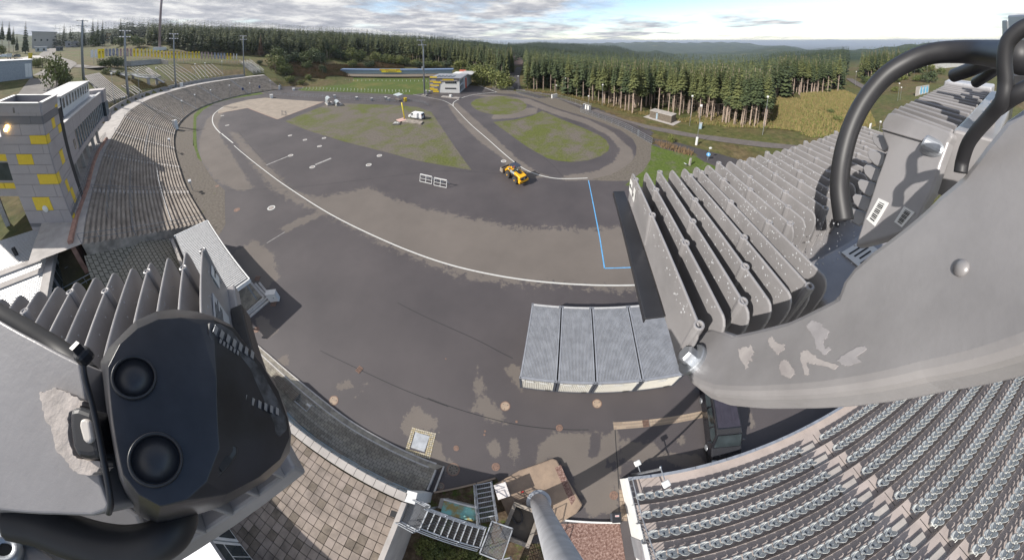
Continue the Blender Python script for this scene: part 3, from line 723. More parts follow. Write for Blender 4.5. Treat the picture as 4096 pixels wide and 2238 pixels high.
# red brick wall beside the terrace, with rails
brick = empty('brick_wall', (-47, -4.6, 0), 0, 'red brown brick wall with grey railing between tower building and terrace', 'wall')
bw = [Vector(p) for p in ((-42, -6.1), (-47.5, -5.2), (-56, -3.5), (-66, -2.2), (-72, -1.2), (-80, .8))]
o0 = Vector((-47, -4.6, 0))
for a, b in zip(bw, bw[1:]):
 mb = MB(); mb.prism([(a.x + 47, a.y + 4.6), (b.x + 47, b.y + 4.6), (b.x + 47 - .1, b.y + 4.6 - .45), (a.x + 47 - .1, a.y + 4.6 - .45)], 2.5, 6.3)
 mb.build('wall_section', M_brick, brick)
mb = MB()
rp = [Vector((p[0] + 47, p[1] + 4.6 - .25, 6.3)) for p in resample([tuple(p) + (0,) for p in bw[1:]], 30)]
for p in rp: mb.tube([p, p + Vector((0, 0, 1.05))], .025, 5)
for hh in (.35, .7, 1.05): mb.tube([p + Vector((0, 0, hh)) for p in rp], .025, 5)
mb.build('railing', M_steeld, brick)
prom2 = MB(); prom2.prism([(-56, -3.9), (-72, -1.6), (-80, .3), (-92.5, 4.0), (-98, -1.5), (-80, -8), (-56, -9)], 5.0, 5.9)
tag(prom2.build('promenade', M_pavg), kind='structure')
# bench rows on the grass slope
SUPP = MB().box((0, 0, 0), (.25, .25, .8)).mesh('support')
def bench(px0, px1, label, w=.32):
 a, b = GT(*px0, .35), GT(*px1, .35)
 o = empty('bench_row', (a + b) / 2, 0, label, 'bench', 'bench rows on the grass slope')
 mb = MB(); A_ = a - o.location; B_ = b - o.location
 d = B_ - A_
 n = max(3, int(d.length / 6))
 pts = []
 for i in range(n + 1):
  p = a + (b - a) * (i / n); pts.append(Vector((p.x, p.y, hgt(p.x, p.y) + .38)) - o.location)
 for p, q_ in zip(pts, pts[1:]): mb.bar(p, q_, w, .10)
 mb.build('seat_plank', M_conc, o)
 for p in pts: obj('support', SUPP, M_conc, o, loc=p - Vector((0, 0, .45)))
BL = 'long pale bench row down the grass slope %s'
rows_px = []
for i in range(11):      # near block, behind the tower building
 f = i / 10
 rows_px.append((P('x', 295 - 330 * f * .9, 600 + 60 * f), P('x', 920 - 430 * f, 1100 + 140 * f), 'near the mast by the rooftop cabin'))
for i in range(2): rows_px.append((P('x', 790 + 60 * i, 870 - 10 * i), P('x', 1090 + 70 * i, 1075 - 25 * i), 'under the hillside walkway'))
for i in range(2): rows_px.append((P('x', 990 + 55 * i, 885 - 5 * i), P('x', 1180 + 50 * i, 1030 - 25 * i), 'under the hillside walkway'))
for i in range(6): rows_px.append((P('x', 945 + 68 * i, 480 - 6 * i), P('x', 1340 + 60 * i, 730 - 12 * i), 'below the flags, above the walkway'))
for i in range(7): rows_px.append((P('d', 50 + 32 * i, 622 - 4 * i), P('d', 235 + 38 * i, 780 - 6 * i), 'between the two middle light masts'))
for i in range(7): rows_px.append((P('d', 390 + 31 * i, 622 - 4 * i), P('d', 480 + 35 * i, 733 - 6 * i), 'left of the steel stairs'))
for i in range(4): rows_px.append((P('d', -40 + 8 * i, 650 - 6 * i), P('d', 40 + 18 * i, 735 - 6 * i), 'left of the second light mast'))
for a, b, l_ in rows_px: bench(a, b, BL % l_)
# wall and fence in front of the flags
fw_px = PL('x', [(800, 455), (1000, 455), (1200, 435), (1400, 415), (1640, 400), (1800, 430)])
fw = [GT(*p) for p in fw_px]
fwall = empty('flag_wall', fw[2], 0, 'pale concrete wall below the row of flags', 'wall')
for a, b in zip(fw, fw[1:]):
 mb = MB(); h = 3.0; d = b - a
 mb.bar(a - fw[2] + Vector((0, 0, h / 2 - .6)), b - fw[2] + Vector((0, 0, h / 2 - .6)), .3, h)
 mb.build('wall_panel', M_concl, fwall)
fpx = PL('x', [(760, 360), (1000, 350), (1200, 335), (1400, 330), (1640, 350), (1800, 370), (2165, 390)]) + PL('d', [(400, 578), (600, 590), (850, 600)])
fz = [GT(*p) for p in fpx]
ffence = empty('mesh_fence', fz[3], 0, 'dark metal fence along the foot of the flag poles', 'fence')
for a, b in zip(fz, fz[1:]):
 mb = MB()
 n = max(2, int((b - a).length / 2.2))
 for i in range(n + 1):
  p = a + (b - a) * (i / n) - fz[3]; mb.box(p + Vector((0, 0, .5)), (.08, .08, 1.2))
 for hh in (.3, .7, 1.1): mb.bar(a - fz[3] + Vector((0, 0, hh)), b - fz[3] + Vector((0, 0, hh)), .05, .05)
 mb.build('fence_panel', M_steeld, ffence)
# flags
M_flagw = mat('white_flag', (0.70, 0.68, 0.68), 0.8, scale=0.9, col2=(0.45, 0.30, 0.30), stops=(0.25, 0.4))
M_flagy = mat('yellow_flag', (0.80, 0.60, 0.02), 0.8, var=0.06)
M_flagb = mat('blue_grey_flag', (0.30, 0.32, 0.40), 0.8, scale=1.2, col2=(0.12, 0.13, 0.20), stops=(0.42, 0.55))
M_flagr = mat('red_patterned_flag', (0.46, 0.36, 0.36), 0.8, scale=1.2, col2=(0.25, 0.10, 0.11), stops=(0.42, 0.55))
M_mark = mat('dark_red_emblem', (0.16, 0.05, 0.02), 0.8)
flags = []
for x, top, bot, base, w, k in [
  (118, 100, 265, 430, 75, 'w'), (205, 95, 265, 432, 70, 'w'), (275, 80, 285, 430, 82, 'y'), (352, 78, 275, 400, 78, 'y'),
  (432, 75, 240, 390, 68, 'b'), (508, 73, 240, 380, 70, 'b'), (586, 70, 240, 375, 68, 'b'), (668, 68, 240, 370, 64, 'b'),
  (748, 70, 240, 372, 55, 'r'), (825, 70, 240, 372, 50, 'r'), (895, 72, 245, 370, 55, 'r'), (968, 72, 240, 360, 55, 'r'),
  (1040, 72, 245, 355, 55, 'y'), (1120, 72, 245, 352, 48, 'y'), (1208, 74, 245, 350, 40, 'y'), (1290, 76, 245, 350, 36, 'y'), (1360, 85, 245, 348, 34, 'y'),
  (1428, 92, 255, 345, 42, 'y'), (1500, 100, 262, 348, 40, 'y'), (1568, 106, 265, 352, 45, 'y'), (1645, 115, 270, 355, 45, 'y'), (1730, 125, 275, 360, 38, 'y'), (1790, 125, 280, 375, 48, 'y'), (1860, 130, 282, 378, 48, 'y'), (1945, 135, 282, 380, 40, 'y'), (2020, 138, 285, 382, 42, 'y'), (2100, 138, 285, 384, 36, 'y')]:
 flags.append((P('x', x + w, base), P('x', x, top), P('x', x + w, top), P('x', x, bot), k))
for x, top, bot, base, w, k in [(230, 482, 545, 585, 16, 'y'), (264, 482, 545, 588, 18, 'y'), (300, 482, 545, 590, 14, 'y'), (328, 482, 545, 590, 14, 'y'), (358, 482, 545, 588, 18, 'y'), (392, 480, 543, 586, 18, 'y'), (424, 480, 543, 586, 18, 'y'), (452, 480, 545, 586, 18, 'y'),
  (478, 486, 548, 586, 18, 'r'), (510, 486, 548, 586, 16, 'r'), (540, 486, 548, 586, 16, 'r'), (572, 488, 550, 588, 16, 'r'), (600, 490, 550, 588, 18, 'b'), (632, 492, 550, 588, 18, 'b'), (660, 494, 552, 590, 18, 'b'), (690, 495, 552, 590, 18, 'b'), (720, 497, 555, 590, 16, 'y'), (750, 498, 556, 592, 14, 'y'), (782, 500, 552, 592, 11, 'w'), (808, 502, 552, 594, 12, 'w')]:
 flags.append((P('d', x + w, base), P('d', x, top), P('d', x + w, top), P('d', x, bot), k))
FL_N = {'w': 'white', 'y': 'yellow', 'b': 'blue grey', 'r': 'reddish'}
FL_M = {'w': M_flagw, 'y': M_flagy, 'b': M_flagb, 'r': M_flagr}
for i, (pb, ptl, ptr, pbl, k) in enumerate(flags):
 base = GT(*pb); R = math.hypot(base.x, base.y)
 d = ray(*ptr); top = CAM_H + d.z / math.hypot(d.x, d.y) * R
 if i < 27: place = ['at the left end of the flag row', 'above the green bushes', 'behind the second light mast', 'above the pale wall', 'left of the third light mast'][min(4, i // 6)]
 else: place = ['right of the third light mast', 'between the middle masts', 'left of the last mast', 'beside the steel stairs'][min(3, (i - 27) // 5)]
 o = empty('flag', base, 0, '%s banner flag on a thin pole %s' % (FL_N[k], place), 'flag', 'flags along the top of the bench slope')
 h = top - base.z
 mb = MB(); mb.tube([(0, 0, -.5), (0, 0, h)], .05, 6); mb.build('pole', M_steel, o)
 wl = D(*ptl, R); dv = Vector((wl.x - base.x, wl.y - base.y, 0)); hb = h - (D(*pbl, R).z - base.z)
 mb = MB(); nx, nz = 4, 6; vs = []
 for a in range(nx + 1):
  for b in range(nz + 1):
   fa, fb = a / nx, b / nz; side = Vector((-dv.y, dv.x, 0)).normalized()
   vs.append(dv * fa * (1 - .12 * fb * random.random()) + Vector((0, 0, h - hb * fb - .12 * fa)) + side * (.14 * math.sin(fa * 4 + fb * 3 + i)))
 fs = [(a * (nz + 1) + b, (a + 1) * (nz + 1) + b, (a + 1) * (nz + 1) + b + 1, a * (nz + 1) + b + 1) for a in range(nx) for b in range(nz)]
 mb.add(vs, fs); mb.build('banner', FL_M[k], o, smooth=True)
 if k == 'y':
  mb = MB(); tocam = Vector((-base.x, -base.y, 0)).normalized() * .16
  c = dv * .5 + Vector((0, 0, h - hb * .45)) + tocam
  u_ = dv.normalized(); z_ = Vector((0, 0, 1))
  for (ux, uz, sx, sz) in ((0, .35, .16, .26), (-.18, .2, .10, .16), (.18, .24, .10, .16), (0, -.05, .34, .06), (0, -.25, .28, .05)):
   p = c + u_ * ux * 1.6 + z_ * uz * 1.6
   mb.add([p + u_ * a * sx + z_ * b * sz for a, b in ((-1, -1), (1, -1), (1, 1), (-1, 1))], [(0, 1, 2, 3)])
  mb.build('emblem', M_mark, o)
# floodlight masts
def mast(base, ptop, label, w=.55, arms=(0, .085), name='floodlight_mast', lean=None):
 R = math.hypot(base.x, base.y); d = ray(*ptop); h = CAM_H + d.z / math.hypot(d.x, d.y) * R - base.z
 o = empty(name, base, 0, label, 'light mast', 'tall grey floodlight masts round the arena')
 tocam = Vector((-base.x, -base.y, 0)).normalized(); side = Vector((-tocam.y, tocam.x, 0))
 mb = MB(); kn = h * .84
 l_ = lean or Vector((0, 0, 0))
 mb.tube([(0, 0, -.3), (0, 0, kn), Vector((0, 0, h)) + l_], w * .62, 10, r1=w * .30)
 mb.build('pole', M_pole, o, smooth=True)
 for f in arms:
  z = h * (1 - f * 1.0); c = Vector((0, 0, z)) + l_ * max(0, 1 - f / .16)
  mb = MB(); mb.bar(c - side * 1.7, c + side * 1.7, .16, .16); mb.build('crossarm', M_pole, o)
  for q_ in (-1.5, -.55, .55, 1.5):
   mb = MB(); mb.box(c + side * q_ + tocam * .25 + Vector((0, 0, -.12)), (.62, .5, .22), math.atan2(side.y, side.x), Matrix.Rotation(R_(25), 3, 'X'))
   mb.build('lamp_head', M_steel, o)
 return o
mast(GT(*P('a', 785, 745)), P('a', 795, 190), 'nearest grey floodlight mast, at the left edge beside the road', .75)
mast(Vector((*G(*P('a', 1210, 940), 5.98)[:2], 5.98)), P('a', 1183, 285), 'thick grey floodlight mast standing on the promenade left of the walkway', .72)
mast(Vector((*G(*P('d', 246, 818), 5.98)[:2], 5.98)), P('d', 232, 315), 'grey floodlight mast on the promenade in the middle of the bench slope', .6)
mast(Vector((*G(*P('d', 887, 712), 5.98)[:2], 5.98)), P('d', 872, 335), 'grey floodlight mast in front of the steel stairs', .6)
cm = mast(G(*P('e', 936, 543)), P('e', 893, 22), 'grey floodlight mast with loudspeakers between range lawn and grey yellow house', .62, lean=Vector((-1.2, 0, 0)))
mb = MB()
for z in (12.0, 12.8): mb.box((-.3, -.5, z), (.7, .55, .7))
mb.build('loudspeaker', M_steel, cm)
mb = MB(); mb.box((0, 0, .2), (2.2, 2.2, .4)); mb.build('foundation', M_conc, cm)
b_ = GT(*P('a', 1500, 470)); R = math.hypot(b_.x, b_.y)
tm_ = empty('transmitter_mast', b_, 0, 'very tall slim pinkish grey mast rising out of the top of the picture', 'mast')
mb = MB(); mb.tube([(0, 0, -1), (0, 0, 70)], 1.05, 12, r1=.75); mb.build('pole', mat('pink_grey_pole', (0.33, 0.25, 0.26), 0.7), tm_, smooth=True)
mb = MB(); mb.box((0, 0, .8), (10, 4, 3.2), math.atan2(b_.y, b_.x) + math.pi / 2); mb.build('base_building', M_white, tm_)
# hillside walkway, steel stairs
wk = GT(*P('x', 1150, 760)); walk = empty('walkway', wk, 0, 'grey raised walkway with railings and concrete pillars on the hillside', 'walkway')
wpts = [GT(*P('x', *p)) + Vector((0, 0, dz)) - wk for p, dz in (((480, 600), 1.0), ((690, 640), .8), ((920, 720), 1.0), ((1040, 720), 1.6), ((1180, 790), 1.8), ((1380, 860), 2.6), ((1560, 850), 2.4), ((1720, 880), 1.2))]
mb = MB()
for a, b in zip(wpts, wpts[1:]): mb.bar(a, b, 1.8, .22)
mb.build('deck', M_steeld, walk)
mb = MB()
for s_ in (-.85, .85):
 for hh in (.5, 1.0): mb.tube([p + Vector((s_ * .4, s_, hh)) for p in wpts], .04, 5)
 for a, b in zip(wpts, wpts[1:]):
  for f in (0, .33, .66): p = a + (b - a) * f + Vector((s_ * .4, s_, 0)); mb.tube([p, p + Vector((0, 0, 1))], .035, 5)
mb.build('railing', M_steel, walk)
for p in (wpts[3], wpts[5], wpts[6]):
 mb = MB(); mb.box(p + Vector((0, 0, -1.8)), (1.0, 1.0, 3.4)); mb.build('pillar', M_concl, walk)
s0 = GT(*P('d', 890, 590)); s1 = GT(*P('d', 1020, 695))
st = empty('steel_stairs', s1, 0, 'grey steel staircase with many rails at the far end of the terrace', 'stairs')
a, b = s0 - s1, Vector((0, 0, .3)); dirv = (b - a); wv = Vector((-dirv.y, dirv.x, 0)).normalized() * 3.2
mb = MB()
for i in range(16):
 p = a + dirv * (i / 15) + Vector((0, 0, .35)); mb.box(p, (.55, 6.4, .06), math.atan2(dirv.y, dirv.x))
mb.build('treads', M_steeld, st)
for k in (-1, -.33, .33, 1):
 mb = MB()
 for hh in (.9, 1.6, 2.2): mb.tube([a + wv * k + Vector((0, 0, hh)), b + wv * k + Vector((0, 0, hh))], .05, 5)
 for i in range(7):
  p = a + dirv * (i / 6) + wv * k; mb.tube([p, p + Vector((0, 0, 2.2))], .05, 5)
 mb.build('handrail', M_steeld, st)
# thin lamp posts on and around the terrace
def lamp_post(base, h, label, group, heads=1, base_sleeve=False, r=.06):
 o = empty('lamp_post', base, 0, label, 'lamp post', group)
 mb = MB(); mb.tube([(0, 0, -.1), (0, 0, h)], r, 6, r1=r * .7); mb.build('pole', M_steel, o)
 tc_ = Vector((-base.x, -base.y, 0)).normalized()
 mb = MB(); mb.box(Vector((0, 0, h + .05)) + tc_ * .25, (.5, .5, .28), math.atan2(tc_.y, tc_.x), Matrix.Rotation(R_(20), 3, 'Y')); mb.build('lamp_head', M_white, o)
 if heads > 1:
  mb = MB(); mb.box(Vector((0, 0, h - .25)) - tc_ * .3, (.5, .5, .3), math.atan2(tc_.y, tc_.x)); mb.build('lamp_head', M_white, o)
 if base_sleeve:
  mb = MB(); mb.lathe((0, 0, 0), [(.30, 0), (.30, 1.9), (.2, 2.0)], 12); mb.build('sleeve', M_white, o)
 return o
gp_ = 'thin lamp posts along the terrace'
def zpost(pb, pt, z, label, **kw):
 b = G(*pb, z); R = math.hypot(b.x, b.y); d = ray(*pt); return lamp_post(b, CAM_H + d.z / math.hypot(d.x, d.y) * R - z, label, gp_, **kw)
TL = 'thin lamp post with white lamp head %s'
zpost(P('a', 1080, 1000), P('a', 1040, 690), 5.95, TL % 'on the promenade left of the thick mast')
zpost(P('a', 1318, 930), P('a', 1290, 660), 5.95, TL % 'on the promenade right of the thick mast')
zpost(P('d', 582, 960), P('d', 560, 845), .3, TL % 'at the terrace foot, before the curve')
zpost(P('d', 757, 912), P('d', 742, 800), .3, TL % 'at the terrace foot, right of the first blue bin')
zpost(P('d', 945, 880), P('d', 932, 780), .3, TL % 'at the terrace foot, near its far end')
zpost(P('d', 1135, 850), P('d', 1123, 755), .3, TL % 'at the far corner of the terrace by the white cabinet')
zpost(P('d', 432, 990), P('d', 398, 890), .8, TL % 'on the lower rows in the bend of the terrace')
zpost(P('d', 315, 1075), P('d', 288, 945), .8, TL % 'on the lower rows left of the bend')
zpost(P('d', 680, 700), P('d', 665, 575), 8.0, TL % 'on the bench slope below the flags, right part')
zpost(P('d', 432, 745), P('d', 414, 600), 7.2, TL % 'on the bench slope behind the wall, middle part')
zpost(P('d', 525, 740), P('d', 515, 590), 7.0, TL % 'on the bench slope just above the wall')
zpost(P('d', 65, 770), P('d', 48, 640), 7.5, TL % 'on the bench slope beside the walkway')
zpost(P('u', 215, 1400), P('u', 175, 1290), .2, 'lamp post with two white heads on the gravel verge', heads=2)
zpost(P('d', 200, 1400), P('d', 188, 1300), .6, 'lamp post with two white heads at the terrace front', heads=2)
# tower building with grey and yellow panels
C0 = Vector((-46.85, -5.75, 0)); ZB, ZT = 4.6, 18.6
C1 = Vector((-51.8, -4.7, 0)); E0 = G(*P('b', 300, 1285), 5.7); E0.z = 0
tower = empty('tower_building', C0, 0, 'tower building clad in grey panels with scattered yellow panels', 'building')
lf = (E0 - C0); lf_len = max(6.5, lf.length); lfd = lf.normalized(); E0 = C0 + lfd * lf_len
rf = C1 - C0; rfd = rf.normalized(); rf_len = rf.length + .35
back = E0 + rfd * 9; C1b = C0 + rfd * rf_len
mb = MB(); mb.prism([(p.x - C0.x, p.y - C0.y) for p in (C0, C1b, C1b + (E0 - C0), E0)], ZB, ZT - .9)
mb.build('core', mat('panel_joint', (.17, .16, .16), .8), tower)
mb = MB()
ring = [C0, C1b, C1b + (E0 - C0), E0]
for a, b in zip(ring, ring[1:] + ring[:1]): mb.bar(a - C0 + Vector((0, 0, ZT - .02)), b - C0 + Vector((0, 0, ZT - .02)), .5, .08)
mb.build('parapet_cap', M_roofw, tower)
mb = MB()
for a, b in zip(ring, ring[1:] + ring[:1]): mb.bar(a - C0 + Vector((0, 0, ZT - .5)), b - C0 + Vector((0, 0, ZT - .5)), .26, .9)
mb.build('parapet', M_panel, tower)
mb = MB(); cm_ = (C0 + C1b + E0) / 3 - C0
for i in range(3): mb.box(cm_ + Vector((.6 * i - .8, -.7 * i, ZT - .7)), (1.0, .7, .5))
mb.build('roof_unit', M_concd, tower)
def face(o_, d_, length, nrm, rows, parent, zb, name='facade_panel', gap=.02):
 "rows: list of (z0, z1, [(x0, x1, material)...])"
 for z0, z1, cells in rows:
  for x0, x1, mt in cells:
   x1 = min(x1, length)
   if x1 - x0 < .1: continue
   a = o_ + d_ * (x0 + gap) - C0; b = o_ + d_ * (x1 - gap) - C0
   th = .07 if mt is not M_yel else .085
   mb = MB()
   q0 = [a, b, b + nrm * th, a + nrm * th]
   mb.hexa([p + Vector((0, 0, z0 + gap)) for p in q0], [p + Vector((0, 0, z1 - gap)) for p in q0])
   mb.build(name, mt, parent, recalc=True)
nl = Vector((lfd.y, -lfd.x, 0)); nl = nl if nl.dot(-C0) > 0 else -nl
nr = Vector((rfd.y, -rfd.x, 0)); nr = nr if nr.dot(Vector((0, 1, 0))) > 0 else -nr
p_, y_, k_ = M_panel, M_yel, M_paneld
LR = []
zs = [ZB, 5.9, 7.5, 9.2, 10.9, 12.5, 14.0, 15.6, 16.4, ZT - .05]
LW = lf_len
LR = [(4.7, 5.5, [(0, LW, p_)]), (5.5, 5.9, [(0, LW, k_)]), (5.9, 7.4, [(0, 1.3, p_), (1.3, 4.0, p_), (4.0, LW, p_)]),
      (7.4, 8.9, [(0, 2.1, p_), (2.1, 4.6, y_), (4.6, LW, p_)]), (8.9, 10.3, [(0, .8, p_), (.8, 3.9, p_), (3.9, LW, p_)]),
      (10.3, 11.4, [(0, 2.7, y_), (2.7, LW, p_)]), (11.4, 12.4, [(0, 1.0, p_), (1.0, 3.6, p_), (3.6, LW, p_)]), (12.4, 13.5, [(0, 2.6, p_), (2.6, 4.9, y_), (4.9, LW, p_)]),
      (13.5, 14.5, [(0, .8, p_), (.8, 4.2, p_), (4.2, LW, p_)]), (14.5, 15.4, [(0, 2.3, y_), (2.3, LW, p_)]), (15.4, 16.5, [(0, .6, p_), (.6, 3.4, p_), (3.4, LW, p_)]),
      (16.5, 17.3, [(0, 1.7, k_), (1.7, LW, k_)]), (17.3, 18.55, [(0, .7, p_), (.7, 3.2, p_), (3.2, LW, p_)])]
face(C0 + nl * .0, lfd, LW, nl, LR, tower, ZB)
RL = rf_len
RR = [(4.9, 5.7, [(0, RL, p_)]), (5.7, 6.6, [(0, 1.0, y_), (1.0, RL, p_)]), (6.6, 7.0, [(0, RL, k_)]), (7.0, 8.6, [(0, 2.3, p_), (2.3, 3.4, y_), (3.4, RL, p_)]), (8.6, 9.9, [(0, 1.6, p_), (1.6, 2.6, y_), (2.6, RL, p_)]),
      (9.9, 10.3, [(0, RL, p_)]), (10.3, 11.4, [(0, .8, y_), (.8, RL, p_)]), (11.4, 12.9, [(0, 2.6, p_), (2.6, 3.9, y_), (3.9, RL, p_)]), (12.9, 14.5, [(0, 2.0, p_), (2.0, RL, p_)]),
      (14.5, 15.4, [(0, .9, y_), (.9, 4.2, p_), (4.2, RL, y_)]), (15.4, 16.5, [(0, 2.4, p_), (2.4, 3.5, y_), (3.5, RL, p_)]), (16.5, 17.3, [(0, RL, k_)]), (17.3, 18.55, [(0, 4.4, p_), (4.4, RL, y_)])]
face(C0, rfd, RL, nr, RR, tower, ZB)
M_glow = bpy.data.materials.new('lit_lamp'); M_glow.use_nodes = True
_b = M_glow.node_tree.nodes['Principled BSDF']; _b.inputs['Emission Color'].default_value = (1.0, .62, .18, 1); _b.inputs['Emission Strength'].default_value = 14; _b.inputs['Base Color'].default_value = (1, .7, .3, 1)
for s_, x, y in (('b', 80, 360), ('b', 65, 390)):
 d = ray(*P(s_, x, y));
 t = (C0 + Vector((0, 0, 0)) - Vector((0, 0, 0))).dot(nl) / d.dot(nl)
 pos = Vector((d.x * t, d.y * t, CAM_H + d.z * t)) + nl * .12
 mb = MB(); mb.lathe(pos - C0, [(.02, 0), (.16, .03), (.16, .12), (.05, .16)], 12, nl); mb.build('wall_lamp', M_glow, tower)
d = ray(*P('b', 433, 1130)); t = C0.dot(nl) / d.dot(nl); pos = Vector((d.x * t, d.y * t, CAM_H + d.z * t)) + nl * .09
mb = MB(); mb.lathe(pos - C0, [(.38, 0), (.36, .1), (.1, .16)], 16, nl); mb.build('round_lamp', M_white, tower)
mb = MB(); a = C1b - C0; mb.prism([(a.x, a.y), (a.x + rfd.x * 1.5, a.y + rfd.y * 1.5), (a.x + rfd.x * 1.5 - nr.x * 3, a.y + rfd.y * 1.5 - nr.y * 3), (a.x - nr.x * 3, a.y - nr.y * 3)], ZB, 17.0)
mb.build('stair_slot', M_dark, tower)
wing = E0 - C0
mb = MB(); q0 = [wing + lfd * .0 - nl * .8, wing + lfd * 9 - nl * .8, wing + lfd * 9 - nl * 6, wing - nl * 6]
mb.prism([(p.x, p.y) for p in q0], 8.6, 15.0); mb.build('side_wing', M_panel, tower)
mb = MB(); q0 = [wing + lfd * .3 - nl * .72, wing + lfd * 4.0 - nl * .72, wing + lfd * 4.0 - nl * .8, wing + lfd * .3 - nl * .8]
mb.hexa([p + Vector((0, 0, 10.4)) for p in q0], [p + Vector((0, 0, 12.3)) for p in q0]); mb.build('window', M_glass, tower, recalc=True)
for x0, x1, z0, z1 in ((.3, 4.2, 12.5, 13.2), (.2, 2.6, 9.5, 10.1), (2.7, 5.0, 9.5, 10.1)):
 mb = MB(); q0 = [wing + lfd * x0 - nl * .70, wing + lfd * x1 - nl * .70, wing + lfd * x1 - nl * .8, wing + lfd * x0 - nl * .8]
 mb.hexa([p + Vector((0, 0, z0)) for p in q0], [p + Vector((0, 0, z1)) for p in q0]); mb.build('facade_panel', M_yel, tower, recalc=True)
for x in (1.2, 5.5):
 mb = MB(); p = wing + lfd * x - nl * 1.4; mb.bar(p + Vector((0, 0, 3.2)), p + Vector((0, 0, 8.6)), .5, .5); mb.build('pillar', M_concl, tower)
# long wing with the slanting window band
A0 = Vector((-54.4, -4.3, 0)); A1 = Vector((-81.5, 1.25, 0)); wd = (A1 - A0).normalized(); wl_ = (A1 - A0).length; wn = Vector((-wd.y, wd.x, 0)); wn = wn if wn.y > 0 else -wn
lw = empty('press_building', A0, 0, 'long grey building wing with a slanting dark window band above the terrace', 'building')
def wq(x0, x1, n0, n1, z0, z1):
 q0 = [wd * x0 + wn * n0, wd * x1 + wn * n0, wd * x1 + wn * n1, wd * x0 + wn * n1]
 return [p + Vector((0, 0, z0)) for p in q0], [p + Vector((0, 0, z1)) for p in q0]
def wbox(name, m_, x0, x1, n0, n1, z0, z1):
 mb = MB(); mb.hexa(*wq(x0, x1, n0, n1, z0, z1)); return mb.build(name, m_, lw, recalc=True)
ZL, ZU = 9.7, 15.0
wbox('core', MATS['panel_joint'], 0.2, wl_ - .2, -7, -.35, ZL + .1, ZU - .5)
nP = 7
for i in range(nP):
 x0, x1 = wl_ * i / nP, wl_ * (i + 1) / nP
 wbox('facade_panel', M_panel, x0 + .03, x1 - .03, -.35, -.05, 13.05, ZU - .12)
 wbox('facade_panel', M_panel, x0 + .03, x1 - .03, -.35, -.05, ZL, 10.35)
for (z0, z1) in ((10.38, 11.7), (11.73, 13.02)): wbox('facade_panel', M_panel, 0, 4.0, -.35, -.05, z0, z1)
wbox('window', M_glass, 2.2, 3.2, -.05, -.02, 11.0, 12.2)
wbox('parapet_cap', M_roofw, -.1, wl_ + .1, -.45, .06, ZU - .1, ZU)
for x0, z0, z1 in ((.0, ZL, 11.2), (.0, 11.23, 12.9), (.0, 12.93, 14.1), (0, 14.13, ZU - .1)):
 for n0, n1 in ((-3.4, -1.8), (-1.77, -.38)):
  wbox('end_panel', M_panel, -.08, .2, n0, n1, z0, z1)
for i in range(14):
 x0 = 4.2 + i * (wl_ - 5.6) / 14; x1 = x0 + (wl_ - 5.6) / 14 - .12
 wbox('window_pane', M_glass, x0, x1, -.30, -.22, 10.4, 13.0)
 wbox('mullion', M_steel, x1, x1 + .12, -.30, -.10, 10.36, 13.04)
wbox('bay', M_glass, wl_ - 1.3, wl_ + 1.6, -2.5, .5, 10.3, 12.9)
wbox('bay_base', M_panel, wl_ - 1.5, wl_ + 1.8, -2.6, .7, 9.3, 10.3)
wbox('bay_top', M_panel, wl_ - 1.2, wl_ + 1.6, -2.6, .4, 12.95, ZU + .35)
for i in range(5): wbox('bay_mullion', M_steel, wl_ - 1.3 + i * .7, wl_ - 1.22 + i * .7, .5, .56, 10.3, 12.9)
for i in range(5):
 x = 6 + i * 4.6; wbox('pillar', M_concl, x, x + .5, -2.0, -1.5, 5.9, ZL + .1)
wbox('roof', M_roofg, 0.2, wl_ - .2, -7, -.45, ZU - .45, ZU - .3)
cab = empty('rooftop_cabin', A0 + wd * 4, 0, 'white rooftop cabin with a row of dark windows on the long wing', 'cabin')
cz0, cz1 = ZU - .3, 17.5
def cbox(name, m_, x0, x1, n0, n1, z0, z1, par=None):
 mb = MB(); a, b = wq(x0 - 4, x1 - 4, n0, n1, z0, z1); mb.hexa(a, b); return mb.build(name, m_, par or cab, recalc=True)
cbox('body', M_white, 5.0, 23.5, -4.8, -1.6, cz0, cz1 - .2)
cbox('roof', M_roofw, 4.8, 23.7, -5.0, -1.35, cz1 - .2, cz1)
for i in range(10):
 x0 = 5.9 + i * 1.75
 f = cbox('window', M_white, x0, x0 + 1.2, -1.6, -1.54, cz0 + .95, cz1 - .35)
 cbox('pane', M_glass, x0 + .12, x0 + 1.08, -1.54, -1.52, cz0 + 1.02, cz1 - .42, f)
cbox('door', M_white, 4.95, 5.0, -3.2, -2.2, cz0, cz1 - .4)
cbox('drainpipe', M_rubber, 5.0, 5.12, -1.55, -1.42, cz0, cz1 - .2)
cr = MB()
for i in range(6):
 p = wd * (1.2 + i * .5 - 4) + wn * -1.4 + Vector((0, 0, ZU - .4)); cr.tube([p, p + Vector((0, 0, 1.1))], .025, 5)
cr.tube([wd * -2.8 + wn * -1.4 + Vector((0, 0, ZU + .7)), wd * -.3 + wn * -1.4 + Vector((0, 0, ZU + .7))], .03, 5)
cr.build('railing', M_steeld, cab)
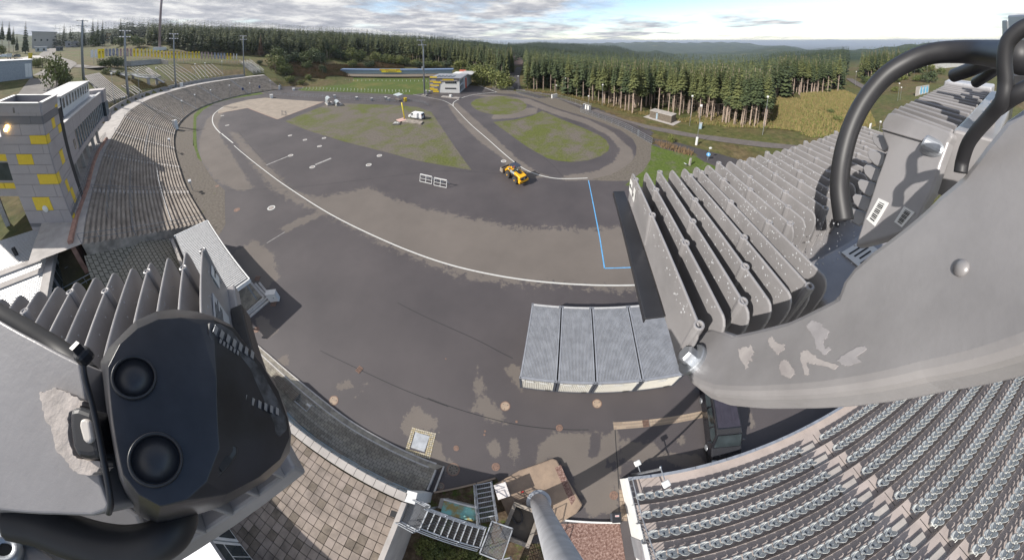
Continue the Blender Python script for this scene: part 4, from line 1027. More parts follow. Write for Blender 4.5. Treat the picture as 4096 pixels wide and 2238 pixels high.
# low building with the ribbed white roof, bottom left
wr = empty('ribbed_roof_building', (-42, -12, 0), 0, 'low building with ribbed white metal roof below the tower', 'building')
q = Vector((-42, -12, 0))
A_, B_ = Vector((-50.9, -7.4)), Vector((-35.0, -9.75)); dx = (B_ - A_).normalized(); dn = Vector((dx.y, -dx.x)); dn = dn if dn.y < 0 else -dn
rl = (B_ - A_).length
def rq(x0, x1, n0, n1): return [((A_ + dx * x + dn * n).x + 42, (A_ + dx * x + dn * n).y + 12) for x, n in ((x0, n0), (x1, n0), (x1, n1), (x0, n1))]
mb = MB(); mb.prism(rq(0.3, rl, .3, 15), .0, 4.7); mb.build('wall', M_paneld, wr)
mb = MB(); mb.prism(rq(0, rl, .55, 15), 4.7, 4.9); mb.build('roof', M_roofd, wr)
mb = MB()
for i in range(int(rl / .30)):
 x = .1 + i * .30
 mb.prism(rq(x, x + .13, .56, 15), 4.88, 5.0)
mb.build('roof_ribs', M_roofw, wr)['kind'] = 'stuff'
mb = MB(); mb.prism(rq(-.1, rl, -.25, .55), 4.62, 5.1); mb.build('edge_beam', M_concl, wr)
for x in (7.0, 9.2):
 mb = MB(); mb.prism(rq(x, x + .9, .6, 15), 5.0, 5.12); mb.build('roof_gutter', M_concl, wr)
mb = MB(); mb.prism(rq(8.6, 9.6, 6.5, 7.8), 5.0, 7.4); mb.build('roof_vent', M_steel, wr)
mb = MB(); mb.prism(rq(4.6, 4.9, 4.0, 4.3), 5.0, 5.8); mb.build('vent_pipe', M_dark, wr)
for i in range(5):
 x = 1.0 + i * 3.0
 mb = MB(); mb.prism(rq(x, x + 2.6, .22, .3), 2.4, 4.4); f = mb.build('window', M_steel, wr)
 mb = MB(); mb.prism(rq(x + .15, x + 1.2, .2, .23), 2.55, 4.25); mb.build('pane', M_glass, f)
 mb = MB(); mb.prism(rq(x + 1.4, x + 2.45, .2, .23), 2.55, 4.25); mb.build('pane', M_glass, f)
for i in range(16):
 mb = MB(); mb.prism(rq(i, i + .94, .2, .3), .2, 2.3); mb.build('wall_plank', M_paneld, wr)
ld = empty('concrete_steps', (-43, -6, 0), 0, 'broad concrete landings with grey rails below the brick wall', 'steps')
for i, (x0, x1, y0, y1, z1) in enumerate(((-49, -43.6, -8.2, -5.8, 2.2), (-43.5, -41.2, -9, -5.6, 1.7), (-41.1, -39.0, -9.2, -4.8, 1.2), (-38.9, -36.9, -9.4, -4.2, .7), (-36.8, -33.5, -9.6, -3.6, .3))):
 mb = MB(); mb.prism([(x0 + 43, y0 + 6), (x1 + 43, y0 + 6), (x1 + 43, y1 + 6), (x0 + 43, y1 + 6)], -.1, z1); mb.build('landing', M_concd if i % 2 else M_conc, ld)
 mb = MB()
 for (xa, ya, xb, yb) in ((x1, y0, x1, y1),):
  for hh in (.5, 1.0): mb.tube([(xa + 43 - .1, ya + 6, z1 + hh), (xb + 43 - .1, yb + 6, z1 + hh)], .03, 5)
  for f in (0, .33, .66, 1): mb.tube([(xa + 43 - .1, ya + (yb - ya) * f + 6, z1), (xa + 43 - .1, ya + (yb - ya) * f + 6, z1 + 1.0)], .03, 5)
 mb.build('handrail', M_steel, ld)
pw = empty('low_wall', (-42.5, 3.1, 0), 0, 'low pale concrete wall with railing enclosing the sloping paved yard', 'wall')
for a, b in (((-48, -3.9), (-42.6, -.1)), ((-42.6, -.1), (-41.9, 3.2)), ((-41.9, 3.2), (-34.5, 2.2)), ((-34.5, 2.2), (-26.2, 1.0))):
 mb = MB(); mb.bar(Vector((a[0] + 42.5, a[1] - 3.1, .7)), Vector((b[0] + 42.5, b[1] - 3.1, .7)), .35, 1.5); mb.build('wall_section', M_concl, pw)
yp_ = [(-40.7, -5.6, 4.9), (-42.2, .0, 3.2), (-42.6, 3.0, 1.5), (-34.5, 2.0, .8), (-26.3, .8, .12), (-26, -9, .12), (-33.4, -9.6, .6), (-36.5, -6, 2.2)]
mb = MB(); nY = len(yp_); mb.add(yp_ + [(x, y, -.1) for x, y, z in yp_], [tuple(range(nY))] + [(i, nY + i, nY + (i + 1) % nY, (i + 1) % nY) for i in range(nY)]); yo = mb.build('paved_yard', None, recalc=True); tag(yo, kind='structure')
M_yard = fill_material('yard_paving', [(.3, (.17, .155, .125)), (.7, (.27, .245, .20))], 2.0); t_ = M_yard.node_tree; bt = t_.nodes.new('ShaderNodeTexBrick'); bt.inputs['Scale'].default_value = 1.0; bt.inputs['Brick Width'].default_value = .5; bt.inputs['Row Height'].default_value = .42; bt.inputs['Mortar Size'].default_value = .035; bt.inputs['Mortar'].default_value = (.05, .045, .035, 1)
bs_ = t_.nodes['Principled BSDF']; src = bs_.inputs['Base Color'].links[0].from_socket; t_.links.new(src, bt.inputs['Color1']); t_.links.new(src, bt.inputs['Color2']); t_.links.new([n for n in t_.nodes if n.type == 'TEX_COORD'][0].outputs['Object'], bt.inputs['Vector']); t_.links.new(bt.outputs['Color'], bs_.inputs['Base Color'])
yo.data.materials.append(M_yard)
# shelter with corrugated white roof
sh = empty('corrugated_shelter', (-32, 4.5, 0), 0, 'open shelter with corrugated white roof at the end of the terrace', 'shelter')
a0, a1 = Vector((-38.3, 7.5)), Vector((-25.2, 5.75)); sx = (a1 - a0).normalized(); sn = Vector((sx.y, -sx.x)); sn = sn if sn.y < 0 else -sn; sl_ = (a1 - a0).length
def sq(x0, x1, n0, n1): return [((a0 + sx * x + sn * n).x + 32, (a0 + sx * x + sn * n).y - 4.5) for x, n in ((x0, n0), (x1, n0), (x1, n1), (x0, n1))]
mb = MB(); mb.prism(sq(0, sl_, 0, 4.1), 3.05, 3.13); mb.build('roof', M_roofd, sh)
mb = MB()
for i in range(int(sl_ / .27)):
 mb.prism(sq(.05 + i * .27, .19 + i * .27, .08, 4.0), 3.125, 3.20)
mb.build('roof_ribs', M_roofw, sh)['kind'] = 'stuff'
mb = MB(); mb.prism(sq(-.12, 0, -.05, 4.2), 2.85, 3.25); mb.prism(sq(sl_, sl_ + .12, -.05, 4.2), 2.85, 3.25); mb.prism(sq(0, sl_, -.12, -.01), 2.85, 3.22); mb.build('fascia', M_white, sh)
for x in (.4, 4.4, 8.6, sl_ - .4):
 for n_ in (.4, 3.7):
  mb = MB(); p = a0 + sx * x + sn * n_; mb.box((p.x + 32, p.y - 4.5, 1.5), (.14, .14, 3.0)); mb.build('post', M_steel, sh)
mb = MB(); mb.prism(sq(.2, 9.5, .1, .25), 0.3, 2.6); mb.build('side_glazing', M_glassb, sh)
for nm, poly, z in (('paved_platform', [(1675, 1050), (1410, 1290), (1380, 1200), (1400, 900), (1520, 860)], .30),):
 pts = [GP('t', *p, z) for p in poly]
 mb = MB(); mb.prism([(p.x, p.y) for p in pts], -.02, z); tag(mb.build(nm, M_pavg), kind='structure')
for k, (pp, z) in enumerate((([(1540, 880), (1700, 1060), (1410, 1310)], .36), ([(1590, 890), (1745, 1055), (1430, 1330)], .2), ([(1640, 880), (1795, 1065), (1440, 1370)], .1))):
 pts = [GP('t', *p, z) for p in pp]; mb = MB()
 for a, b in zip(pts, pts[1:]): mb.bar(a - Vector((0, 0, z / 2)), b - Vector((0, 0, z / 2)), .22, z)
 tag(mb.build('kerb', M_kerb), kind='structure')
c_ = GP('t', 1840, 1090, 0); cb = empty('electric_cabinet', c_, R_(38), 'white electric cabinet with cables on the asphalt by the paved platform', 'cabinet')
mb = MB(); mb.box((0, 0, .55), (.95, .55, 1.1)); bevel(mb.build('body', M_white, cb), .02)
mb = MB(); mb.box((0, 0, 1.13), (1.02, .62, .07)); mb.build('lid', M_roofw, cb)
mb = MB(); mb.box((0.12, -.285, .6), (.04, .02, .16)); mb.build('handle', M_dark, cb)
# shooting range building
def on_plane(px, o, n):
 d = ray(*px); c = Vector((0, 0, CAM_H)); t = (o - c).dot(n) / d.dot(n); return c + d * t
RL_, RR_ = G(*P('e', 146, 374)), G(*P('e', 1192, 372)); rd = (RR_ - RL_).normalized(); rn = Vector((rd.y, -rd.x, 0)); rn = rn if rn.dot(-RL_) > 0 else -rn
rlen = (RR_ - RL_).length
rb = empty('range_building', RL_, 0, 'long shooting range building with blue roof and pale blue wall behind the lawn', 'building')
hz = on_plane(P('e', 600, 297), RL_ - rn * 3, rn).z
wt = on_plane(P('e', 600, 330), RL_ - rn * 3, rn).z
def rbox(name, m_, x0, x1, n0, n1, z0, z1, par=None, z0b=None, z1b=None):
 q0 = [rd * x0 + rn * n0, rd * x1 + rn * n0, rd * x1 + rn * n1, rd * x0 + rn * n1]
 zb = [z0, z0, z0 if z0b is None else z0b, z0 if z0b is None else z0b]; zt = [z1, z1, z1 if z1b is None else z1b, z1 if z1b is None else z1b]
 mb = MB(); mb.hexa([p + Vector((0, 0, z)) for p, z in zip(q0, zb)], [p + Vector((0, 0, z)) for p, z in zip(q0, zt)]); return mb.build(name, m_, par or rb, recalc=True)
rbox('wall', M_bluew, 0, rlen, -3.4, -3.0, 0, hz - .8)
rbox('roof', M_bluem, -1.2, rlen + .8, -6.5, -2.4, hz - .85, hz, None, hz - 1.0, hz - .15)
for i in range(40): rbox('roof_seam', M_bluem, -1 + i * rlen / 40, -.9 + i * rlen / 40, -2.4, -2.32, hz - 1.0, hz - .1)
rbox('canopy', M_wood, -.6, rlen - 9, -3.0, .4, wt - .9, wt - .7, None, wt - 2.2, wt - 2.0)
rbox('bullet_trap', M_dark, 0, rlen - 9, -2.9, -2.2, .2, 1.9)
for i in range(30):
 x = 1.2 + i * (rlen - 12) / 30
 t_ = rbox('target', M_contd, x, x + 1.5, -1.0, -.8, .45, 1.15)
 for k in range(5): rbox('target_disc', M_white if k % 2 else M_dark, x + .1 + k * .28, x + .3 + k * .28, -.8, -.78, .7, .9, t_) if i % 3 == 0 else None
for i in range(31):
 x = .3 + i * (rlen - 11) / 30; rbox('canopy_post', M_steeld, x, x + .12, .1, .22, 0, wt - 2.1)
rbox('end_box', M_white, -4.0, -.8, -.8, .6, 0, 1.2)
bo = RL_ - rn * 2.3
def board(px0, px1, m_):
 a, b = on_plane(px0, bo, rn), on_plane(px1, bo, rn)
 x0, x1 = (a - RL_).dot(rd), (b - RL_).dot(rd)
 return rbox('sign_board', m_, x0, x1, -2.32, -2.2, b.z, a.z), x0, x1, b.z, a.z
M_signy = mat('sign_yellow', (0.82, 0.66, 0.04), 0.6, var=0.04)
M_purple = mat('sign_purple', (0.10, 0.03, 0.10), 0.6)
b1, x0, x1, z0, z1 = board(P('e', 513, 294), P('e', 706, 309), M_signy)
def rtext(body, x, z, size, m_): return text('lettering', body, m_, size, frame_matrix(rd * x + rn * -2.17 + Vector((0, 0, z)), rd, (0, 0, 1)), rb, .01)
hh = z1 - z0; L1 = x1 - x0
rtext('ARENA', x0 + L1 * .37, (z0 + z1) / 2, hh * .95, M_red)
rtext('am Rennsteig', x0 + L1 * .62, (z0 + z1) / 2, hh * .55, M_red)
for f in (.105, .92): rtext('LOTTO', x0 + L1 * f, (z0 + z1) / 2, hh * .72, M_red)
for f in (.025, .84):
 mb = MB(); c = rd * (x0 + L1 * f) + rn * -2.16 + Vector((0, 0, (z0 + z1) / 2))
 for ax, az_ in ((0, .3), (-.3, 0), (.3, 0), (0, -.3)): mb.add([c + rd * (ax * hh + a * .2 * hh) + Vector((0, 0, az_ * hh + b * .2 * hh)) for a, b in ((-1, 0), (0, -1), (1, 0), (0, 1))], [(0, 1, 2, 3)])
 mb.build('clover_mark', M_red, rb)
b2, x0, x1, z0, z1 = board(P('e', 530, 310.5), P('e', 718, 326), M_signy)
rtext('OBERHOF', (x0 + x1) / 2, (z0 + z1) / 2, (z1 - z0) * 1.0, M_purple)
for f in (.26, .73):
 mb = MB(); c = rd * (x0 + (x1 - x0) * f) + rn * -2.16 + Vector((0, 0, (z0 + z1) / 2)); h_ = (z1 - z0) * .42
 mb.add([c + rd * a * h_ + Vector((0, 0, b * h_)) for a, b in ((-.7, -1), (.1, -.6), (.7, .2), (.4, 1), (-.2, .3))], [(0, 1, 2, 3, 4)]); mb.build('emblem', M_mark, rb)
# grey, white and yellow house beside the range
F0, F1 = G(*P('e', 988, 512)), G(*P('e', 1264, 519)); fd = (F1 - F0).normalized(); fn = Vector((fd.y, -fd.x, 0)); fn = fn if fn.dot(-F0) > 0 else -fn
fw_ = (F1 - F0).length; S1 = G(*P('e', 1302, 468)); fdep = max(8.0, (S1 - F1).length)
house = empty('range_house', F0, 0, 'flat roofed white house with grey and yellow strip cladding beside the range lawn', 'house')
def fxz(x, y): p = on_plane(P('e', x, y), F0, fn); return (p - F0).dot(fd), p.z
zt_ = fxz(1255, 380)[1]
def fbox(name, m_, x0, x1, n0, n1, z0, z1, par=None):
 q0 = [fd * x0 + fn * n0, fd * x1 + fn * n0, fd * x1 + fn * n1, fd * x0 + fn * n1]
 mb = MB(); mb.hexa([p + Vector((0, 0, z0)) for p in q0], [p + Vector((0, 0, z1)) for p in q0]); return mb.build(name, m_, par or house, recalc=True)
fbox('walls', M_white, 0, fw_, -fdep, 0, 0, zt_ - .3)
fbox('roof', M_paneld, -.4, fw_ + 1.2, -fdep - 2, .35, zt_ - .3, zt_)
fbox('roof_deck', M_roofg, 0, fw_ + .6, -fdep - 1.5, 0, zt_, zt_ + .05)
sk = MB(); k0, k1 = fxz(985, 370), fxz(1110, 380);
sk.slab([fd * -.3 + fn * .04 + Vector((0, 0, 0)), fd * (fw_ * .30) + fn * .04, fd * (fw_ * .36) + fn * .04 + Vector((0, 0, zt_ * .72)), fd * fw_ + fn * .04 + Vector((0, 0, zt_ * .80)), fd * fw_ + fn * .04 + Vector((0, 0, zt_)), fd * -.3 + fn * .04 + Vector((0, 0, zt_))], fn * .1)
sk.build('grey_cladding', M_paneld, house, recalc=True)
for (xa, ya, xb, yb, m_) in ((985, 364, 1052, 376, M_yel), (985, 405, 1046, 413, M_yel), (1015, 412, 1090, 425, M_yel), (985, 441, 1072, 451, M_yel), (985, 468, 1026, 482, M_yel), (992, 479, 1058, 491, M_yel), (1015, 497, 1070, 510, M_yel), (1105, 384, 1209, 402, M_yel), (1040, 375, 1092, 384, M_panel), (1000, 453, 1056, 464, M_panel), (1000, 392, 1040, 402, M_panel), (1085, 398, 1240, 405, M_panel), (985, 428, 1015, 438, M_panel)):
 a, b = fxz(xa, yb), fxz(xb, ya); fbox('cladding_strip', m_, a[0], b[0], .14, .19, a[1], b[1])
for (xa, ya, xb, yb) in ((1128, 404, 1234, 430), (1126, 470, 1230, 481)):
 a, b = fxz(xa, yb), fxz(xb, ya); w_ = fbox('window', M_paneld, a[0], b[0], 0, .08, a[1], b[1])
 for i in range(6): fbox('pane', M_glass, a[0] + (b[0] - a[0]) * (i + .08) / 6, a[0] + (b[0] - a[0]) * (i + .92) / 6, .08, .10, a[1] + .12, b[1] - .12, w_)
for i in range(5): fbox('solar_panel', mat('solar_panel', (.05, .07, .11), .2), 2.2 + i * 1.9, 3.5 + i * 1.9, -6.5, -2.0, zt_ + .12, zt_ + .2)
for i in range(3):
 fbox('side_window', M_glass, fw_, fw_ + .04, -2.2 - i * 2.4, -1.0 - i * 2.4, zt_ * .58, zt_ * .82)
 fbox('side_window', M_glass, fw_, fw_ + .04, -2.2 - i * 2.4, -1.0 - i * 2.4, zt_ * .12, zt_ * .44)
fbox('red_door', M_orange, fw_, fw_ + .5, -fdep - .3, -fdep + .6, 0, zt_ * .75)
fbox('canopy', M_roofw, fw_ - 4, fw_ + 3.2, -fdep - 14, -fdep - 1.5, zt_ - .5, zt_ - .2)
fbox('rear_wing', M_white, fw_ - 9, fw_ + .2, -fdep - 14, -fdep, 0, zt_ - .6)
hb = D(*P('e', 1296, 330), 150); hut = empty('hut', (hb.x, hb.y, 0), 0, 'small hut with red roof peeking out behind the flat roofed house', 'hut')
mb = MB(); mb.box((0, 0, 1.5), (4, 4, 3)); mb.build('walls', M_wood, hut)
mb = MB(); mb.add([(-2.4, -2.4, 3), (2.4, -2.4, 3), (2.4, 2.4, 3), (-2.4, 2.4, 3), (-2.4, 0, 5), (2.4, 0, 5)], [(0, 1, 5, 4), (2, 3, 4, 5), (1, 2, 5), (3, 0, 4)]); mb.build('roof', mat('red_roof', (.35, .10, .06), .8), hut)
# small things round the range
def thing_mesh(name, mb, m_, loc, label, cat, group=None, rz=0):
 o = mb.build(name, m_); o.location = loc; o.rotation_euler = (0, 0, rz); return tag(o, label, cat, group)
lane = None
for row, n_, pa, pb, lab in ((0, 32, P('B', 695, 55), P('B', 2525, 110), 'white lane post on the near edge of the range lawn'), (1, 24, P('e', 78, 402), P('e', 955, 410), 'white lane post on the far half of the range lawn')):
 for i in range(n_):
  p = G(*[pa[k] + (pb[k] - pa[k]) * (i / (n_ - 1)) for k in (0, 1)])
  if lane is None:
   mb = MB(); mb.box((0, 0, .42), (.17, .07, .84)); mb.box((0, 0, .03), (.3, .3, .06)); lane = mb.mesh('lane_post')
  o = obj('lane_post', lane, M_white, loc=p); tag(o, lab, 'post', 'white lane posts of the shooting range')
 if row == 0:
  for i in range(n_ - 1):
   p = G(*[pa[k] + (pb[k] - pa[k]) * (i / (n_ - 1)) for k in (0, 1)]) + Vector((.2, -3.0, 0))
   mb = MB(); mb.lathe((0, 0, 0), [(.11, 0), (.11, .2), (.04, .25)], 8)
   thing_mesh('marker_stub', mb, M_white, p, 'low white marker stub in front of the near lane posts', 'marker', 'low white markers before the lane posts')
def rail_fence(px, h, label, m_, post=2.4, rails=(.45, 1.0), name='barrier_fence', pan=False, z=0.0, cat='fence', grp=None):
 pts = [G(*p, z) for p in px]; o = empty(name, pts[0], 0, label, cat, grp)
 L_ = sum((b - a).length for a, b in zip(pts, pts[1:])); n = max(2, int(L_ / post)); q_ = resample(pts, n + 1); q_ = [Vector(p) - pts[0] for p in q_]
 for p in q_[:280]:
  mb = MB(); mb.box(p + Vector((0, 0, h / 2)), (.06, .06, h)); mb.build('post', m_, o)
 for f in rails:
  mb = MB()
  for a, b in zip(q_, q_[1:]): mb.bar(a + Vector((0, 0, f)), b + Vector((0, 0, f)), .05, .06)
  mb.build('rail', m_, o)
 if pan:
  for a, b in zip(q_, q_[1:]):
   mb = MB(); k = 12
   for i in range(1, k): p = a + (b - a) * (i / k); mb.bar(p + Vector((0, 0, .12)), p + Vector((0, 0, h - .05)), .022, .022)
   mb.build('mesh_panel', m_, o)
 return o
rail_fence([P('B', 40, 145), P('B', 500, 165), P('B', 1000, 195), P('B', 1580, 225), P('B', 2200, 245)], 1.1, 'long low rail fence nearest the range lawn, behind the tan paving', M_steel, rails=(.5, 1.05))
rail_fence([P('B', 100, 165), P('B', 700, 205), P('B', 1200, 235), P('B', 1580, 262), P('B', 2420, 290)], 1.1, 'long low rail fence in front, beside the glass shelters', M_steel, rails=(.5, 1.05))
rail_fence([P('e', 775, 600), P('e', 850, 602), P('e', 930, 620), P('e', 972, 640)], 1.0, 'short curved dark fence right of the blue roofed stand', M_steeld, post=1.2, rails=(.3, .6, 1.0))
rail_fence([P('d', 1385, 795), P('d', 1500, 770), P('d', 1642, 740)], 1.1, 'wooden rail fence at the left end of the range lawn', M_wood, rails=(.5, 1.0))
rail_fence([P('f', 165, 487), P('f', 360, 500)], 1.9, 'green grey mesh fence at the far edge of the forecourt', M_steel, post=2.5, rails=(.1, 1.85), pan=True)
rail_fence([P('f', 390, 520), P('f', 470, 535), P('f', 600, 570), P('f', 720, 552)], 1.8, 'short mesh fence jutting out before the white cabinets', M_steel, post=2.5, rails=(.1, 1.75), pan=True)
rail_fence([P('f', 770, 570), P('f', 900, 610), P('f', 1095, 670)], 1.9, 'mesh fence stretch behind the white cabinets, far part', M_steel, post=2.5, rails=(.1, 1.85), pan=True)
rail_fence([P('f', 988, 697), P('f', 1100, 735), P('f', 1240, 785), P('f', 1400, 850), P('f', 1550, 930), P('g', 100, 1030), P('g', 180, 1075), P('g', 250, 1115)], 1.7, 'long curved mesh fence beside the loop track, near part', M_steel, post=2.5, rails=(.1, .6, 1.1, 1.65), pan=True)
rail_fence([P('d', 1090, 700), P('d', 1150, 760), P('d', 1235, 830)], 1.8, 'dark green mesh fence down the far end of the terrace', M_steeld, post=2.0, rails=(.1, 1.75), pan=True)
def cabinet(px, w, d_, h, label, m_=None, rz=0, z=0.0, name='cabinet', grp=None):
 o = empty(name, G(*px, z), rz, label, 'cabinet', grp)
 mb = MB(); mb.box((0, 0, h / 2), (w, d_, h)); mb.build('body', m_ or M_white, o)
 mb = MB(); mb.box((0, 0, h + .04), (w + .08, d_ + .08, .08)); mb.build('lid', M_roofw, o)
 n = max(1, int(w / .8))
 for i in range(1, n): mb = MB(); mb.box((-w / 2 + w * i / n, -d_ / 2 - .012, h / 2), (.04, .02, h * .92)); mb.build('door_seam', M_steeld, o)
 mb = MB(); mb.box((0.1, -d_ / 2 - .012, h * .5), (.05, .02, .18)); mb.build('handle', M_steeld, o)
 return o
cabinet(P('B', 155, 215), 2.3, 1.2, 1.3, 'pale cabinet at the back edge of the tan paving', rz=R_(-25))
cabinet(P('d', 1215, 838), 1.2, .7, 1.9, 'white cabinet at the foot of the terrace end', rz=R_(-50))
cabinet(P('f', 745, 565), 2.6, .8, 1.6, 'row of white cabinets in the fence corner', rz=R_(25))
cabinet(P('f', 1026, 662), .9, .7, 1.6, 'dark cabinet beside two white ones at the loop fence', M_contd, R_(25))
cabinet(P('f', 1047, 670), 1.0, .8, 1.6, 'middle white cabinet at the loop fence', None, R_(25))
cabinet(P('f', 1070, 677), 1.0, .8, 1.6, 'right hand white cabinet at the loop fence', None, R_(25))
cabinet(P('a', 1160, 968), 1.4, .8, 1.9, 'pale cabinet on the promenade left of the thick mast', None, R_(-70), 5.98)
cabinet(P('d', 296, 810), 1.4, .8, 1.6, 'pale cabinet on the promenade beside the middle mast', None, R_(-40), 5.98)
cabinet(P('d', 245, 1212), 1.1, 1.0, 2.6, 'white cabin at the foot of the terrace bend', None, R_(-60), .1)
cabinet(P('g', 708, 968), .9, .7, 1.6, 'grey green cabinet beside the lamp post on the grass', M_bluew, R_(35))
cabinet(P('d', 1348, 842), 2.6, 1.2, .8, 'low white box at the left corner of the range lawn', None, R_(-30))
cabinet(P('v', 260, 350), .9, .9, 1.6, 'grey cabinet at the foot of the loudspeaker mast', M_steel)
cabinet(P('v', 303, 345), 1.0, .9, 1.3, 'pale cabinet beside the grey yellow house', M_steel)
def shelter(px, w, d_, h, label, rz):
 o = empty('glass_shelter', G(*px), rz, label, 'shelter', 'curved glass shelters by the infield')
 mb = MB(); mb.box((0, 0, .18), (w + .5, d_ + .5, .36)); mb.build('base', M_concl, o)
 n = 5; prof = [(-d_ / 2, .36), (-d_ / 2, h * .62)] + [(-d_ / 2 + d_ * .55 * (1 - math.cos(t)), h * .62 + h * .38 * math.sin(t)) for t in np.linspace(.25, 1.57, 5)]
 for i in range(n + 1):
  x = -w / 2 + w * i / n; mb = MB(); mb.tube([(x, y, z) for y, z in prof], .035, 5); mb.build('hoop', M_steel, o)
 for i in range(n):
  x0, x1 = -w / 2 + w * i / n + .05, -w / 2 + w * (i + 1) / n - .05
  mb = MB(); mb.strip([(x0, y, z) for y, z in prof], [(x1, y, z) for y, z in prof]); mb.build('pane', M_glassb, o)
 mb = MB(); mb.box((0, .1, .75), (w * .9, .4, .08)); mb.build('bench', M_wood, o)
 return o
shelter(P('B', 1150, 322), 4.4, 2.2, 2.9, 'taller curved glass shelter on a white base by the infield', R_(-29))
shelter(P('B', 1300, 332), 4.2, 2.2, 1.7, 'lower curved glass shelter right beside the taller one', R_(-29))
c_ = G(*P('e', 690, 590)); sd_ = empty('roofed_stand', c_, R_(-28), 'small stand with pale blue roof among the rail fences', 'stand')
mb = MB(); mb.box((0, 0, 2.6), (3.9, 2.6, .12), 0, Matrix.Rotation(R_(8), 3, 'X')); mb.build('roof', M_glassb, sd_)
for x in (-1.7, 1.7):
 for y in (-1.0, 1.0): mb = MB(); mb.box((x, y, 1.3), (.1, .1, 2.6)); mb.build('post', M_steel, sd_)
mb = MB(); mb.box((0, 0, .6), (3.4, 1.6, .1)); mb.build('counter', M_wood, sd_)
yb = empty('yellow_box', G(*P('e', 752, 596)), R_(-28), 'small bright yellow box at the end of the roofed stand', 'box')
mb = MB(); mb.box((0, 0, .7), (1.3, 1.0, 1.4)); bevel(mb.build('body', M_yel, yb), .06)
mb = MB(); mb.box((0, 0, 1.44), (1.4, 1.1, .08)); mb.build('lid', M_yel, yb)
for x, y, w in ((300, 578, 1.7), (440, 588, .9), (572, 578, 1.9), (600, 590, .9), (90, 560, 1.7)):
 o = empty('bench_table', G(*P('e', x, y)), R_(-28), {300: 'pale box table by the fence left of the middle', 440: 'small white stand between the fences', 572: 'wide white table by the fence', 600: 'small blue white stand right of the wide table', 90: 'white rack behind the glass shelters'}[x], 'table', 'small stands between the rail fences')
 mb = MB(); mb.box((0, 0, 1.0), (w, .9, .12)); mb.build('top', M_roofw, o)
 for sx_ in (-1, 1): mb = MB(); mb.box((sx_ * w * .42, 0, .5), (.1, .8, 1.0)); mb.build('leg', M_steel, o)
pl = [G(*P('e', *p), .3) for p in ((668, 772), (735, 752), (922, 785), (900, 808), (735, 790))]
pb_ = empty('plinth', pl[0], 0, 'old concrete plinth slab in the infield beside the white van', 'plinth')
mb = MB(); mb.prism([(p.x - pl[0].x, p.y - pl[0].y) for p in pl], -.3, .05); mb.build('slab', M_concd, pb_)
mb = MB(); mb.prism([(pl[i].x - pl[0].x, pl[i].y - pl[0].y) for i in (0, 1)] + [(pl[1].x - pl[0].x + 2.2, pl[1].y - pl[0].y - 1.6), (pl[0].x - pl[0].x + 2.0, -1.4)], .05, .12); mb.build('pink_board', mat('pink_board', (.5, .33, .29), .8), pb_)
b_ = G(*P('B', 2440, 573), .4); R = math.hypot(b_.x, b_.y); d = ray(*P('B', 2392, 300)); zt = CAM_H + d.z / math.hypot(d.x, d.y) * R; tp = D(*P('B', 2392, 300), R)
yp = empty('yellow_pole', b_, 0, 'leaning bright yellow pole standing on the infield plinth', 'pole')
mb = MB(); mb.tube([(0, 0, 0), tp - b_], .19, 10); mb.build('pole', M_signy, yp, smooth=True)
mb = MB(); mb.lathe((0, 0, -.08), [(.4, 0), (.4, .1)], 12); mb.build('foot', M_steeld, yp)
wb = empty('white_crate', G(*P('e', 670, 812)), R_(20), 'small white crate on the gravel in front of the plinth', 'crate')
mb = MB(); mb.box((0, 0, .2), (2.0, 1.2, .4)); mb.build('body', M_conc, wb); mb = MB(); mb.box((-.3, 0, .5), (.6, .7, .25)); mb.box((.4, 0, .48), (.5, .6, .2)); mb.build('load', M_white, wb)
pt = [G(*P('e', *p)) for p in ((1100, 560), (1270, 560))]
pl2 = empty('concrete_slab', G(*P('e', 1180, 563)), R_(-12), 'long low concrete slab with a white box in front of the house', 'slab')
mb = MB(); mb.box((0, 0, .15), (9, 1.8, .4)); mb.build('slab', M_conc, pl2); mb = MB(); mb.box((0, 0, .85), (1.1, .9, 1.0)); bevel(mb.build('box', M_white, pl2), .1)
